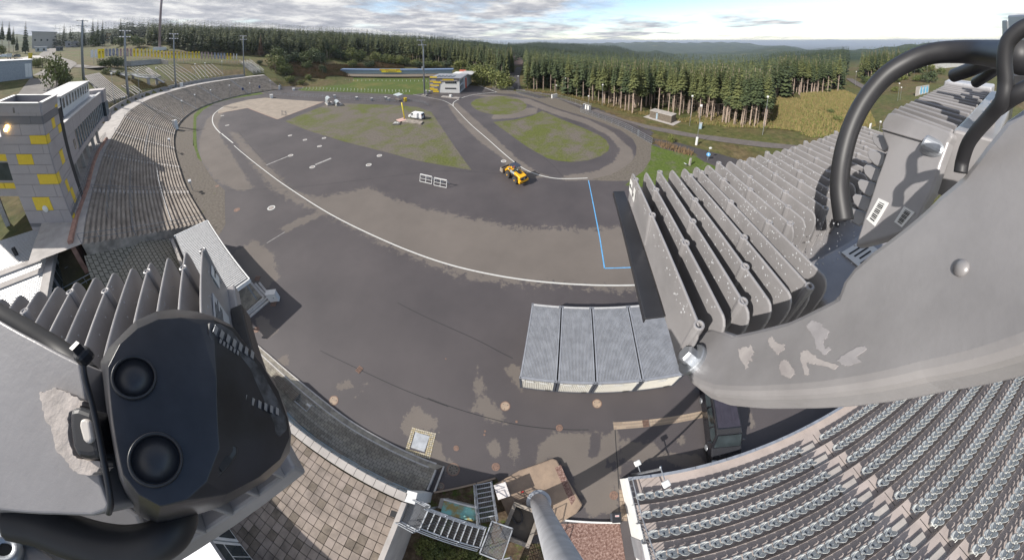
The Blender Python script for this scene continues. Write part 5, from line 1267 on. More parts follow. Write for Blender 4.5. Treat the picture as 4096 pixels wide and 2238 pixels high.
# vans
def van(loc, rz, paint, label, roofm=None, L_=5.0, W_=1.95, Hh=1.95, rear_windows=True):
 o = empty('van', loc, rz, label, 'van')
 prof = [(-L_ / 2, .45), (-L_ / 2 + .02, 1.15), (-L_ / 2 + .18, Hh - .12), (-L_ / 2 + .4, Hh), (L_ / 2 - 1.75, Hh), (L_ / 2 - 1.45, Hh - .06), (L_ / 2 - .78, 1.18), (L_ / 2 - .22, .98), (L_ / 2 - .03, .72), (L_ / 2, .38), (L_ / 2 - .1, .25), (-L_ / 2 + .1, .25)]
 def wid(z): return W_ / 2 * (1 if z < 1.1 else 1 - .14 * (z - 1.1) / (Hh - 1.1))
 mb = MB(); n = len(prof)
 mb.add([(x, -wid(z), z) for x, z in prof] + [(x, wid(z), z) for x, z in prof], [tuple(range(n)), tuple(range(2 * n - 1, n - 1, -1))] + [(i, n + i, n + (i + 1) % n, (i + 1) % n) for i in range(n)])
 b = mb.build('body', paint, o, recalc=True); bevel(b, .07, 3)
 if roofm:
  mb = MB(); mb.box((-.68, 0, Hh + .005), (2.7, W_ * .78, .02)); r_ = bevel(mb.build('roof_panel', roofm, o), .02)
  for y in (-.45, -.25, .25, .45):
   mb = MB(); mb.box((-.75, y, Hh + .02), (2.2, .05, .02)); mb.build('roof_rib', roofm, r_)
  for y in (-.76, .76):
   mb = MB(); mb.box((-.7, y, Hh + .01), (2.9, .05, .05)); mb.build('roof_rail', M_black, o)
 def pane(name, pts, m_=M_glass, par=None): mb = MB(); mb.slab(pts, Vector((0, 0, 0.001))); return mb.build(name, m_, par or o, recalc=True)
 xa, za, xb, zb = L_ / 2 - 1.40, Hh - .10, L_ / 2 - .84, 1.22
 off = Vector((.03, 0, .025))
 pane('windscreen', [Vector((xa, -wid(za) + .1, za)) + off, Vector((xb, -wid(zb) + .08, zb)) + off, Vector((xb, wid(zb) - .08, zb)) + off, Vector((xa, wid(za) - .1, za)) + off])
 for s_ in (-1, 1):
  for x0, x1 in ((L_ / 2 - 1.95, L_ / 2 - 1.05), (L_ / 2 - 3.2, L_ / 2 - 2.05), (-L_ / 2 + .35, L_ / 2 - 3.3)):
   if x1 - x0 < .3 or (paint is M_vanw and x0 < L_ / 2 - 2.0): continue
   z0, z1 = 1.2, Hh - .22
   y0, y1 = s_ * (wid(z0) + .008), s_ * (wid(z1) + .008)
   tx = .38 if x1 > L_ / 2 - 1.2 else 0
   mb = MB(); mb.slab([(x0, y0, z0), (x1, y0, z0), (x1 - tx, y1, z1), (x0, y1, z1)], Vector((0, s_ * .004, 0))); mb.build('side_window', M_glass, o, recalc=True)
  for x in (L_ / 2 - .95, -L_ / 2 + 1.0):
   y = s_ * (W_ / 2 - .12)
   mb = MB(); mb.lathe((x, y - .11, .34), [(.20, 0), (.34, .01), (.35, .08), (.35, .16), (.33, .22), (.2, .22)], 20, (0, 1, 0)); w_ = mb.build('wheel', M_tyre, o, smooth=False)
   mb = MB(); mb.lathe((x, y + s_ * .112, .34), [(.21, 0), (.20, .015 * 1), (.06, .02)], 14, (0, s_, 0)); mb.build('rim', M_steel, w_)
  mb = MB(); mb.box((L_ / 2 - 1.15, s_ * (W_ / 2 + .13), 1.22), (.12, .24, .18)); bevel(mb.build('mirror', M_black if paint is M_vanb else paint, o), .03)
  mb = MB(); mb.box((L_ / 2 - .14, s_ * .72, .78), (.16, .34, .16), s_ * -.25); bevel(mb.build('headlight', M_glassb, o), .03)
  mb = MB(); mb.box((-L_ / 2 - .005, s_ * .86, 1.15), (.03, .14, .5)); mb.build('tail_light', M_red, o)
 mb = MB(); mb.box((L_ / 2 - .0, 0, .62), (.06, 1.1, .14)); mb.build('grille', M_black, o)
 mb = MB(); mb.box((L_ / 2 + .01, 0, .42), (.05, .5, .11)); mb.build('number_plate', M_white, o)
 if rear_windows:
  mb = MB(); mb.slab([(-L_ / 2 - .0, -.75, 1.2), (-L_ / 2 + .0, .75, 1.2), (-L_ / 2 + .13, .68, Hh - .2), (-L_ / 2 + .13, -.68, Hh - .2)], Vector((-.02, 0, 0))); mb.build('rear_window', M_glass, o, recalc=True)
 return o
wv0, wv1 = G(*P('e', 800, 750)), G(*P('e', 905, 766)); wdir = wv0 - wv1; wv = (wv0 + wv1) / 2
van(Vector((wv.x, wv.y + .6, .02)), math.atan2(wdir.y, wdir.x), M_vanw, 'white delivery van parked in the infield beside the plinth', L_=5.2)
def person(loc, rz, label, pose, cloth, helmet=None, s=1.0):
 o = empty('person', loc, rz, label, 'person')
 me_ = bpy.data.meshes.new('body')
 J = pose; names = list(J); idx = {k: i for i, k in enumerate(names)}
 E_ = [('hip', 'waist'), ('waist', 'chest'), ('chest', 'neck'), ('neck', 'head'), ('hip', 'hl'), ('hl', 'kl'), ('kl', 'al'), ('al', 'tl'), ('hip', 'hr'), ('hr', 'kr'), ('kr', 'ar'), ('ar', 'tr'), ('chest', 'sl'), ('sl', 'el'), ('el', 'wl'), ('wl', 'fl'), ('chest', 'sr'), ('sr', 'er'), ('er', 'wr'), ('wr', 'fr')]
 me_.from_pydata([J[k][0] for k in names], [(idx[a], idx[b]) for a, b in E_], [])
 b = obj('body', me_, cloth, o)
 m = b.modifiers.new('skin', 'SKIN')
 for k in names:
  v = me_.skin_vertices[0].data[idx[k]]; v.radius = (J[k][1], J[k][1] * (.8 if k in ('chest', 'waist', 'hip') else 1)); v.use_root = k == 'hip'
 b.modifiers.new('sub', 'SUBSURF').levels = 1; b.modifiers['sub'].render_levels = 1
 h = Vector(J['head'][0])
 mb = MB(); mb.lathe(h + Vector((0, 0, -.10)), [(.04, 0), (.075, .04), (.085, .11), (.075, .18), (.03, .23)], 12); hd = mb.build('head', M_skin, o, smooth=True)
 mb = MB(); mb.box(h + Vector((.085, 0, .0)), (.03, .03, .045)); mb.build('nose', M_skin, hd)
 mb = MB(); mb.lathe(h + Vector((-.01, 0, .01)), [(.10, 0), (.105, .05), (.09, .12), (.04, .155)], 12); mb.build('helmet' if helmet else 'hair', helmet or M_dark, o, smooth=True)
 return o
STAND_POSE = dict(hip=((0, 0, .95), .14), waist=((.01, 0, 1.12), .13), chest=((0, 0, 1.38), .155), neck=((.02, 0, 1.52), .06), head=((.04, 0, 1.66), .07),
 hl=((0, .10, .88), .10), kl=((.04, .12, .50), .07), al=((-.02, .12, .09), .05), tl=((.14, .13, .05), .045), hr=((0, -.10, .88), .10), kr=((.03, -.12, .50), .07), ar=((-.04, -.12, .09), .05), tr=((.12, -.13, .05), .045),
 sl=((0, .20, 1.43), .065), el=((.05, .26, 1.16), .05), wl=((.22, .22, 1.0), .036), fl=((.30, .20, .98), .03), sr=((0, -.20, 1.43), .065), er=((.06, -.26, 1.16), .05), wr=((.24, -.20, 1.02), .036), fr=((.32, -.18, 1.0), .03))
pp = G(*P('e', 935, 766)); person(Vector((pp.x, pp.y, 0)), math.atan2(wdir.y, wdir.x), 'person in dark clothes standing behind the white van', STAND_POSE, mat('dark_cloth', (.02, .022, .03), .9))
def gate(pa, pb, label):
 a, b = G(*pa), G(*pb); c = (a + b) / 2; d_ = b - a; o = empty('hurdle_gate', c, math.atan2(d_.y, d_.x), label, 'barrier', 'white frame barriers on the dark asphalt')
 w = d_.length / 2
 mb = MB(); mb.bar((-w, .0, 1.25), (w, .0, 1.25), .1, .2); mb.build('top_board', M_white, o)
 for x in (-w, 0, w):
  mb = MB(); mb.bar((x, 0, 1.2), (x, -.45, .02), .07, .07); mb.build('leg', M_white, o)
  mb = MB(); mb.bar((x, 0, 1.2), (x, .75, .02), .07, .07); mb.build('leg', M_white, o)
 mb = MB(); mb.bar((-w, -.45, .06), (w, -.45, .06), .08, .08); mb.bar((-w, -.25, .6), (w, -.25, .6), .05, .05); mb.build('cross_rail', M_white, o)
 mb = MB(); mb.bar((-w, .75, .06), (w, .75, .06), .08, .08); mb.build('cross_rail', M_steeld, o)
gate(P('e', 903, 1335), P('e', 1012, 1360), 'white frame barrier, left one of the pair near the wheel loader')
gate(P('e', 1034, 1370), P('e', 1150, 1395), 'white frame barrier, right one of the pair near the wheel loader')
tr = empty('trestle', G(*P('u', 1338, 490)), R_(20), 'small dark trestle frame standing on the tan paving', 'trestle')
mb = MB()
for x in (-.8, .8):
 mb.bar((x, -.4, 0), (x, 0, 1.6), .07, .07); mb.bar((x, .4, 0), (x, 0, 1.6), .07, .07)
mb.bar((-.8, 0, 1.55), (.8, 0, 1.0), .07, .07); mb.build('frame', M_steeld, tr)
mb = MB(); mb.bar((-.8, -.3, .35), (.8, -.3, .35), .06, .06); mb.build('rail', M_steeld, tr)
for x, y in ((565, 912), (370, 975)):
 b_ = G(*P('d', x, y), .5); o = empty('bin', b_, 0, 'blue bin on the lower terrace rows %s' % ('right of the bend' if x > 500 else 'in the bend'), 'bin', 'blue bins on the terrace')
 mb = MB(); mb.lathe((0, 0, 0), [(.3, 0), (.38, 1.0), (.4, 1.02)], 10); mb.build('body', mat('blue_plastic', (.03, .05, .16), .5), o); mb = MB(); mb.lathe((0, 0, 1.02), [(.41, 0), (.3, .14)], 10); mb.build('lid', M_contd, o)
for x, y in ((830, 185), (1035, 158)):
 b_ = G(*P('u', x, y), 2.0); o = empty('bin', b_, 0, 'blue bin on the far terrace rows %s' % ('nearest the white cabinet' if x > 900 else 'left of the last one'), 'bin', 'blue bins on the terrace')
 mb = MB(); mb.lathe((0, 0, 0), [(.4, 0), (.5, 1.2), (.5, 1.22)], 10); mb.build('body', MATS['blue_plastic'], o); mb = MB(); mb.lathe((0, 0, 1.22), [(.5, 0), (.3, .14)], 10); mb.build('lid', M_contd, o)
# wheel loader with driver
wf, wr_ = G(*P('y', 425, 890)), G(*P('y', 715, 1115)); ax = (wf - wr_); wbl = ax.length; ang = math.atan2(ax.y, ax.x)
perp = Vector((-ax.y, ax.x, 0)).normalized()
side_s = 1 if perp.dot(Vector((0, 1, 0))) > 0 else -1
tw = 1.75
cen = (wf + wr_) / 2 + perp * side_s * tw / 2
ld_ = empty('wheel_loader', cen, ang, 'yellow wheel loader with a grey bucket driving on the asphalt', 'wheel loader')
hw = wbl / 2
def lb(name, m_, c, d_, rz=0, tilt=None, bv=.04, par=None):
 mb = MB(); mb.box(c, d_, rz, tilt); o = mb.build(name, m_, par or ld_)
 if bv: bevel(o, bv)
 return o
for sx_ in (1, -1):
 for sy in (1, -1):
  mb = MB(); mb.lathe((sx_ * hw, sy * tw / 2 - .24, .66), [(.36, 0), (.62, .02), (.66, .10), (.66, .38), (.62, .46), (.36, .48)], 22, (0, 1, 0)); w_ = mb.build('wheel', M_tyre, ld_)
  mb = MB(); mb.lathe((sx_ * hw, sy * (tw / 2 + .16), .66), [(.37, 0), (.35, .06), (.16, .03), (.12, .09)], 16, (0, sy, 0)); mb.build('rim', M_rust, w_)
mb = MB(); mb.prism([(-hw - 1.15, -.75), (-hw - 1.15, .75), (-hw + .55, .72), (-hw + .55, -.72)], .75, [1.55, 1.55, 1.95, 1.95]); bevel(mb.build('engine_hood', M_rust, ld_), .09, 3)
lb('counterweight', M_rust, (-hw - 1.15, 0, .78), (.5, 2.0, .5), bv=.1)
lb('grille', M_black, (-hw - 1.3, 0, 1.3), (.25, 1.3, .42))
lb('number_plate', M_white, (-hw - 1.44, 0, 1.32), (.03, .28, .14), bv=0)
lb('hood_recess', M_black, (-hw + .05, .0, 1.90), (.9, .62, .12), bv=.02)
lb('frame', M_rust, (0, 0, .78), (wbl * .9, .8, .45))
lb('front_frame', M_rust, (hw - .1, 0, 1.15), (.7, .8, .8))
cab0 = -hw + 1.15
lb('cab_floor', M_black, (cab0, 0, 1.15), (1.5, 1.35, .25))
for x in (cab0 - .65, cab0 + .65):
 for y in (-.62, .62): lb('cab_post', M_black, (x, y, 1.98), (.08, .08, 1.5), bv=0)
lb('cab_roof', mat('dark_blue_roof', (.035, .042, .065), .5), (cab0, 0, 2.76), (1.65, 1.5, .12), bv=.05)
for x, y in ((cab0 - .55, .6), (cab0 + .72, -.6)): lb('beacon', M_orange if x < cab0 else M_black, (x, y, 2.9), (.14, .14, .18), bv=.03)
for y in (-.64, .64): lb('side_pane', M_glassb, (cab0, y, 1.55), (1.15, .02, .55), bv=0)
lb('seat', M_contd, (cab0 - .15, 0, 1.45), (.5, .55, .35))
for sy in (-1, 1):
 lb('fender', M_black, (-hw, sy * .86, 1.42), (1.1, .5, .07))
 mb = MB(); mb.bar((hw - .2, sy * .38, 1.6), (hw + .9, sy * .42, 1.25), .16, .3); mb.bar((hw + .9, sy * .42, 1.25), (hw + 1.55, sy * .45, .55), .16, .28); mb.build('lift_arm', M_rust, ld_)
 lb('headlight', M_glassb, (hw + .05, sy * .55, 1.72), (.2, .25, .2), bv=.03)
 lb('rail', M_steel, (-.05, sy * .80, 1.5), (.05, .05, .9), bv=0)
mb = MB(); mb.bar((hw - .1, 0, 1.75), (hw + .75, 0, 1.55), .14, .16); mb.bar((hw + .75, 0, 1.55), (hw + 1.5, 0, 1.05), .14, .16); mb.build('tilt_link', M_rust, ld_)
bk = MB(); x0 = hw + 1.55
bk.add([(x0, -1.0, .25), (x0, 1.0, .25), (x0 + 1.0, 1.0, .15), (x0 + 1.0, -1.0, .15), (x0 - .05, -1.0, 1.15), (x0 - .05, 1.0, 1.15), (x0 + .75, 1.0, 1.05), (x0 + .75, -1.0, 1.05)], [(0, 1, 2, 3), (0, 4, 5, 1), (0, 3, 7, 4), (1, 5, 6, 2), (3, 2, 6, 7)])
bko = bk.build('bucket', M_concd, ld_); so_ = bko.modifiers.new('thick', 'SOLIDIFY'); so_.thickness = .06
SIT = dict(STAND_POSE); SIT.update(hip=((0, 0, .55), .14), waist=((0, 0, .72), .13), chest=((-.02, 0, .98), .155), neck=((0, 0, 1.12), .06), head=((.03, 0, 1.25), .07),
 hl=((.05, .1, .53), .10), kl=((.42, .13, .55), .07), al=((.45, .13, .15), .05), tl=((.58, .13, .1), .045), hr=((.05, -.1, .53), .10), kr=((.42, -.13, .55), .07), ar=((.45, -.13, .15), .05), tr=((.58, -.13, .1), .045),
 sl=((0, .20, 1.02), .065), el=((.12, .26, .78), .05), wl=((.36, .18, .78), .036), fl=((.45, .15, .80), .03), sr=((0, -.20, 1.02), .065), er=((.12, -.26, .78), .05), wr=((.36, -.18, .78), .036), fr=((.45, -.15, .80), .03))
pz = cen + Matrix.Rotation(ang, 3, 'Z') @ Vector((cab0 - .2, 0, 1.12)); person(pz, ang, 'driver in grey green work clothes and white helmet sitting in the loader cab', SIT, mat('work_cloth', (.10, .13, .11), .9), M_white)
M_ringc = mat('cover_in_ring', (0.30, 0.26, 0.24), 0.85, var=.2)
for i, (px, r, where) in enumerate([((1085, 830), .62, 'alone left of the long white line, nearest the terrace'), (P('u', 1415, 980), .58, 'at the end of a worn straight line'), (P('u', 1680, 1122), .58, 'with a worn bar beside it, left of the frames'), (P('u', 1407, 737), .55, 'farthest left of the group of four'), (P('u', 1590, 790), .55, 'second from the left of the group of four'), (P('u', 1768, 868), .55, 'nearest of the group of four'), (P('u', 1823, 768), .55, 'close to the infield edge in the group of four'), (P('u', 640, 612), .6, 'left, close to the bend of the white line'), (P('u', 580, 495), .6, 'beside the corner of the tan paving'), (P('e', 510, 1105), .58, 'farther one of the pair left of the barriers'), (P('e', 410, 1192), .58, 'nearer one of the pair left of the barriers'), (P('f', 268, 1157), .55, 'beside the loader bucket')]):
 o = empty('ringed_manhole', G(*px, .004), 0, 'white ringed manhole cover %s' % where, 'manhole cover', 'manhole covers in white rings')
 mb = MB(); mb.disc((0, 0, .008), r, 28, r * .66); mb.build('ring', M_line, o)
 mb = MB(); mb.lathe((0, 0, 0), [(r * .55, 0), (r * .55, .012)], 24); mb.build('cover', M_ringc, o)
# right hand side: shed, posts, signs
sa, sb_, sc_ = G(*P('g', 230, 862)), G(*P('g', 432, 920)), G(*P('g', 472, 905))
shed = empty('wooden_shed', sa, 0, 'long flat shed clad in weathered boards at the forest edge', 'shed')
sdv = (sb_ - sa); sl2 = sdv.length; sdv.normalize(); snv = Vector((-sdv.y, sdv.x, 0)); snv = snv if snv.dot(sc_ - sb_) > 0 else -snv
sh_ = on_plane(P('g', 232, 797), sa, Vector((sdv.y, -sdv.x, 0))).z
def sbox(name, m_, x0, x1, n0, n1, z0, z1):
 q0 = [sdv * x0 + snv * n0, sdv * x1 + snv * n0, sdv * x1 + snv * n1, sdv * x0 + snv * n1]; mb = MB(); mb.hexa([p + Vector((0, 0, z0)) for p in q0], [p + Vector((0, 0, z1)) for p in q0]); return mb.build(name, m_, shed, recalc=True)
sbox('core', M_dark, .05, sl2 - .05, .05, 2.9, 0, sh_ - .1); sbox('roof', M_concl, -.1, sl2 + .1, -.1, 3.1, sh_ - .1, sh_ + .05)
nb_ = 26
for i in range(nb_):
 x0, x1 = sl2 * i / nb_, sl2 * (i + 1) / nb_ - .05
 if 8 <= i <= 9: continue
 sbox('board', M_wood, x0, x1, -.03 - .02 * (i % 2), .05, 0.05, sh_ - .12)
for i in range(7): sbox('board', M_wood, sl2, sl2 + .04 + .02 * (i % 2), .05 + i * .42, .42 + i * .42, .05, sh_ - .12)
sbox('door', M_bluew, sl2 * 8 / nb_, sl2 * 10 / nb_ - .05, -.06, .05, .05, sh_ - .35)
sheet('shed_apron', [sa - sdv * 1.5 - snv * 1.5, sb_ + sdv * 1.5 - snv * 1.5, sb_ + sdv * 1.5 + snv * 4, sa - sdv * 1.5 + snv * 4], .016, M_concl)
gp_ = 'lamp posts along the forest edge and service road'
def zpost2(pb, pt, label, z=None, **kw):
 b = G(*pb) if z is None else GT(*pb); R = math.hypot(b.x, b.y); d = ray(*pt); return lamp_post(b, CAM_H + d.z / math.hypot(d.x, d.y) * R - b.z, label, gp_, **kw)
zpost2(P('g', 605, 942), P('g', 632, 665), 'lamp post behind the wooden shed against the trees')
zpost2(P('g', 668, 1122), P('g', 720, 755), 'lamp post with a thick white sleeve on the grass strip', base_sleeve=True)
zpost2(P('g', 1290, 1025), P('g', 1342, 672), 'tall lamp post before the dense trees right of the shed', r=.09)
zpost2(P('f', 405, 492), P('f', 399, 362), 'lamp post where the forest path begins')
zpost2(P('f', 559, 484), P('f', 557, 360), 'lamp post right of the forest path')
zpost2(P('f', 848, 532), P('f', 847, 380), 'lamp post at the trees behind the fence corner')
zpost2(P('f', 762, 540), P('f', 758, 447), 'lamp post just behind the row of white cabinets')
zpost2(P('f', 1192, 634), P('f', 1194, 442), 'lamp post at the trees left of the shed', r=.08)
zpost2(P('f', 1062, 645), P('f', 1068, 548), 'short lamp post behind the loop fence cabinets')
zpost2(P('s', 530, 1035), P('s', 548, 912), 'short lamp post in the brown clearing left of the cable')
zpost2(P('s', 1160, 1062), P('s', 1208, 738), 'lamp post at the side road, left one by the painted wall')
zpost2(P('s', 1200, 1045), P('s', 1240, 802), 'lamp post at the side road, right one by the painted wall')
zpost2(P('s', 1424, 690), P('s', 1432, 515), 'lamp post before the far shrubs above the painted wall', z=1)
zpost2(P('s', 485, 770), P('s', 502, 545), 'lamp post at the bend of the far side road', z=1)
zpost2(P('s', 1637, 620), P('s', 1648, 450), 'lamp post by the far road below the long white hall', z=1)
zpost2(P('h', 575, 790), P('h', 592, 708), 'short lamp post by the grass behind the light fins')
sg = empty('road_sign', G(*P('g', 772, 1270)), 0, 'round blue sign with a white arrow on a post by the dark path', 'sign')
R = math.hypot(sg.location.x, sg.location.y); dd = ray(*P('g', 783, 1210)); zs = CAM_H + dd.z / math.hypot(dd.x, dd.y) * R; tcv = Vector((-sg.location.x, -sg.location.y, 0)).normalized()
mb = MB(); mb.tube([(0, 0, 0), (0, 0, zs + 1.4)], .05, 6); mb.build('post', M_steel, sg)
mb = MB(); mb.lathe(tcv * .07 + Vector((0, 0, zs)), [(.42, 0), (.42, .03)], 24, tcv); mb.build('disc', M_blue, sg)
sv = Vector((-tcv.y, tcv.x, 0)); mb = MB(); c = tcv * .105 + Vector((0, 0, zs))
mb.add([c + sv * a * .3 + Vector((0, 0, b * .3)) for a, b in ((-.15, -.8), (.2, -.8), (.2, .05), (.55, .05), (.0, .75), (-.6, .05), (-.15, .05))], [tuple(range(7))]); mb.build('arrow', M_white, sg)
mb = MB(); mb.box(Vector((.25, 0, zs + 1.35)), (.5, .4, .25)); mb.build('lamp_head', M_white, sg)
o = empty('lamp_stub', G(*P('g', 605, 1315)), 0, 'tilted grey floodlight stub on the bright grass', 'lamp'); mb = MB(); mb.box((0, 0, .8), (.35, .3, 1.6)); mb.build('post', M_concl, o); mb = MB(); mb.box((-.9, 0, .5), (1.0, .6, .12), .3, Matrix.Rotation(.5, 3, 'Y')); mb.build('lamp_head', M_steel, o)
o = empty('barrier', G(*P('h', 548, 898)), R_(-30), 'red and white striped road barrier by the forecourt', 'barrier')
mb = MB(); mb.box((0, 0, .6), (2.6, .12, .95)); mb.build('board', M_white, o)
for i in range(6): mb = MB(); mb.box((-1.1 + .42 * i, -.07, .6 + .22 * (i % 2) - .1), (.2, .03, .4)); mb.build('stripe', M_red, o)
for x in (-1, 1): mb = MB(); mb.box((x, 0, .06), (.2, .8, .12)); mb.build('foot', M_contd, o)
for k, (x, y, w, h, lab) in enumerate(((510, 772, 1.2, 2.0, 'white board sign on the grass beside the cable'), (273, 855, .7, 1.2, 'small white bollard left of the cable on the clearing'), (222, 828, 1.2, .6, 'flat white box lying in the clearing'), (440, 820, 1.2, .5, 'dark lamp box lying on the grass strip'))):
 o = empty('marker_box', G(*P('h', x, y)), .4 * k, lab, 'marker'); mb = MB(); mb.box((0, 0, h / 2), (w, .35, h)); mb.build('body', M_white if k < 3 else M_contd, o); mb = MB(); mb.box((0, -.18, h * .6), (w * .7, .03, h * .4)); mb.build('face', M_roofw, o)
pwa, pwb = GT(*P('s', 1462, 940)), GT(*P('s', 1665, 880)); pw2 = empty('painted_wall', pwa, 0, 'pale concrete wall with blue and white painted waves', 'wall')
dv = pwb - pwa; dv.z = 0; nv = Vector((dv.y, -dv.x, 0)).normalized(); nv = nv if nv.dot(-pwa) > 0 else -nv
R = math.hypot(pwa.x, pwa.y); dd = ray(*P('s', 1462, 790)); hh = CAM_H + dd.z / math.hypot(dd.x, dd.y) * R - pwa.z
mb = MB(); mb.slab([Vector((0, 0, -.5)), dv + Vector((0, 0, -.5)), dv + Vector((0, 0, hh)), Vector((0, 0, hh))], -nv * .4); mb.build('panel', M_concl, pw2, recalc=True)
for j in range(9):
 f = .25 + .7 * j / 9; mb = MB(); p = dv * f + nv * .03; w_ = dv.length * .055
 u_ = dv.normalized(); pts = [p + u_ * a * w_ + Vector((0, 0, hh * (b + .1 * math.sin(j * 2)))) for a, b in ((-1, .1), (1, .25), (1.2, .7), (0, .95), (-.8, .6))]
 mb.add(pts, [tuple(range(5))]); mb.build('paint_wave', mat('wave_blue', (.16, .42, .62), .7) if j % 3 else M_white, pw2)
hw0, hw1 = GT(*P('s', 1815, 500)), GT(*P('A', 60, 880)); hall = empty('white_hall', hw0, 0, 'long low white hall behind the shrubs under the cable', 'hall')
dv = hw1 - hw0; dv.z = 0; dv = dv.normalized() * 70; nv = Vector((dv.y, -dv.x, 0)).normalized(); nv = nv if nv.dot(hw0) > 0 else -nv
mb = MB(); mb.prism([(0, 0), (dv.x, dv.y), (dv.x + nv.x * 20, dv.y + nv.y * 20), (nv.x * 20, nv.y * 20)], -2, 6.2); mb.build('walls', M_bluew if False else M_roofw, hall)
mb = MB(); mb.prism([(-nv.x, -nv.y), (dv.x - nv.x, dv.y - nv.y), (dv.x + nv.x * 21, dv.y + nv.y * 21), (nv.x * 21, nv.y * 21)], 6.2, 6.7); mb.build('roof', M_roofg, hall)
for i in range(8): mb = MB(); p = dv * (i + .5) / 8 - nv * .05; mb.box((p.x, p.y, 2), (.25, .25, 8)); mb.build('pilaster', M_steel, hall)
sheet('side_road', [GT(*P('s', *p)) for p in ((900, 960), (940, 925), (1100, 985), (1230, 1040), (1400, 1150), (1300, 1160), (1100, 1100))], .03, M_road)
def road_on_ground(name, px, w, material, dz=.08):
 pts = [GT(*p) for p in px]; q_ = smooth_line(pts, 40, 2); A_, B_ = [], []
 for i in range(len(q_)):
  a, b = Vector(q_[max(i - 1, 0)]), Vector(q_[min(i + 1, len(q_) - 1)]); d = (b - a); d.z = 0; d.normalize(); n_ = Vector((-d.y, d.x, 0)) * w / 2
  for S_, s_ in ((A_, -1), (B_, 1)): p = Vector(q_[i]) + n_ * s_; S_.append(Vector((p.x, p.y, max(hgt(p.x, p.y), q_[i][2]) + dz)))
 mb = MB(); mb.strip(A_, B_); return tag(mb.build(name, material), kind='structure')
road_on_ground('far_side_road', [P('s', 390, 660), P('s', 480, 720), P('s', 600, 790), P('s', 720, 850)], 5, M_road, .12)
road_on_ground('forest_path', [P('f', 385, 482), P('f', 368, 430), P('f', 378, 350), P('f', 420, 275)], 6, M_roadd, .1)
road_on_ground('forest_track', [P('f', 425, 265), P('f', 410, 210), P('f', 370, 160), P('f', 290, 120)], 14, mat('brown_track', (.12, .085, .075), .95, var=.2, scale=.3), .15)
road_on_ground('forest_side_path', [P('f', 365, 440), P('f', 350, 380), P('f', 325, 310)], 3.2, M_roadd, .1)
# four containers
cu, cv = Vector((.990, -.141, 0)), Vector((.141, .990, 0)); co_ = Vector((-.72, 5.84, 0))
CN = ['first container from the left, two small plates on its front', 'second container from the left, two small plates on its front', 'third container from the left, wider, one plate on its front', 'fourth container, rightmost and wider, partly behind the light fins']
xoff = 0.0
def corr(mb, o_, d_, n_, length, z0, z1, pitch, depth):
 "corrugated sheet standing on o_ along d_, ribs to n_"
 k = int(length / pitch); A_ = [];
 for i in range(k + 1):
  b = o_ + d_ * (length * i / k)
  for f, s_ in ((0, 0), (.3, 0), (.42, 1), (.88, 1)):
   if i == k and f > 0: break
   A_.append(b + d_ * (length / k * f) + n_ * depth * s_)
 mb.strip([p + Vector((0, 0, z0)) for p in A_], [p + Vector((0, 0, z1)) for p in A_])
for ci, w in enumerate((2.44, 2.44, 3.0, 2.92)):
 L_, hc = 6.06, 2.6
 o = empty('container', co_ + cu * xoff, 0, 'steel container, ' + CN[ci], 'container', 'containers parked side by side'); xoff += w + .06
 def cq(x0, x1, y0, y1): return [tuple((cu * x + cv * y)[:2]) for x, y in ((x0, y0), (x1, y0), (x1, y1), (x0, y1))]
 mb = MB(); mb.prism(cq(.06, w - .06, .08, L_ - .08), .05, hc - .07); mb.build('core', M_contw, o)
 for (x, y) in ((0, 0), (w - .15, 0), (0, L_ - .15), (w - .15, L_ - .15)):
  mb = MB(); mb.prism(cq(x, x + .15, y, y + .15), 0, hc - .005); mb.build('corner_post', M_contd, o)
  mb = MB(); mb.prism(cq(x + .0, x + .17, y + .0, y + .17), hc - .12, hc + .012); cc = mb.build('corner_casting', M_roofg, o)
  mb = MB(); mb.prism(cq(x + .05, x + .11, y + .04, y + .12), hc + .012, hc + .016); mb.build('casting_hole', M_dark, cc)
 for (x0, x1, y0, y1, m_) in ((.17, w - .17, .01, .17, M_roofg), (.17, w - .17, L_ - .17, L_ - .01, M_roofw), (.02, .13, .17, L_ - .17, M_roofg), (w - .13, w - .02, .17, L_ - .17, M_roofg)):
  mb = MB(); mb.prism(cq(x0, x1, y0, y1), hc - .16, hc); mb.build('roof_rail', m_, o)
 for (x0, x1, y0, y1) in ((.15, w - .15, 0, .12), (.0, .12, .15, L_ - .15), (w - .12, w, .15, L_ - .15)):
  mb = MB(); mb.prism(cq(x0, x1, y0, y1), 0.02, .16); mb.build('base_rail', M_contd, o)
 n_ = int(w / .108); mb = MB()
 for i in range(n_):
  x0 = .15 + (w - .3) * (i + .18) / n_; x1 = .15 + (w - .3) * (i + .82) / n_
  mb.prism(cq(x0, x1, .17, L_ - .17), hc - .07, hc - .02)
 tag(mb.build('roof_ribs', M_roofg, o), kind='stuff')
 mb = MB(); corr(mb, cu * .15 + cv * .06, cu, -cv, w - .3, .16, hc - .16, .125, .035); mb.build('front_sheet', M_contw, o)
 for x, s_ in ((.03, -1), (w - .03, 1)):
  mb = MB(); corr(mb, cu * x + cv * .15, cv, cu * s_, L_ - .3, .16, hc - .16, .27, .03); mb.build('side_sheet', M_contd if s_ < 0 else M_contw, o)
 pls = [(.45, .95), (1.35, 1.85)] if ci < 2 else [(w / 2 - .3, w / 2 + .3)]
 for a, b in pls: mb = MB(); mb.prism(cq(a, b, -.03, .0), 2.02, 2.22); mb.build('plate', M_white, o)
 for a in (.17, w - .36): mb = MB(); mb.prism(cq(a, a + .19, -.025, .0), 2.22, 2.44); mb.build('corner_plate', M_white, o)
 mb = MB(); mb.prism(cq(w * .72, w * .86, -.04, .0), .25, .33); mb.build('vent', M_dark, o)
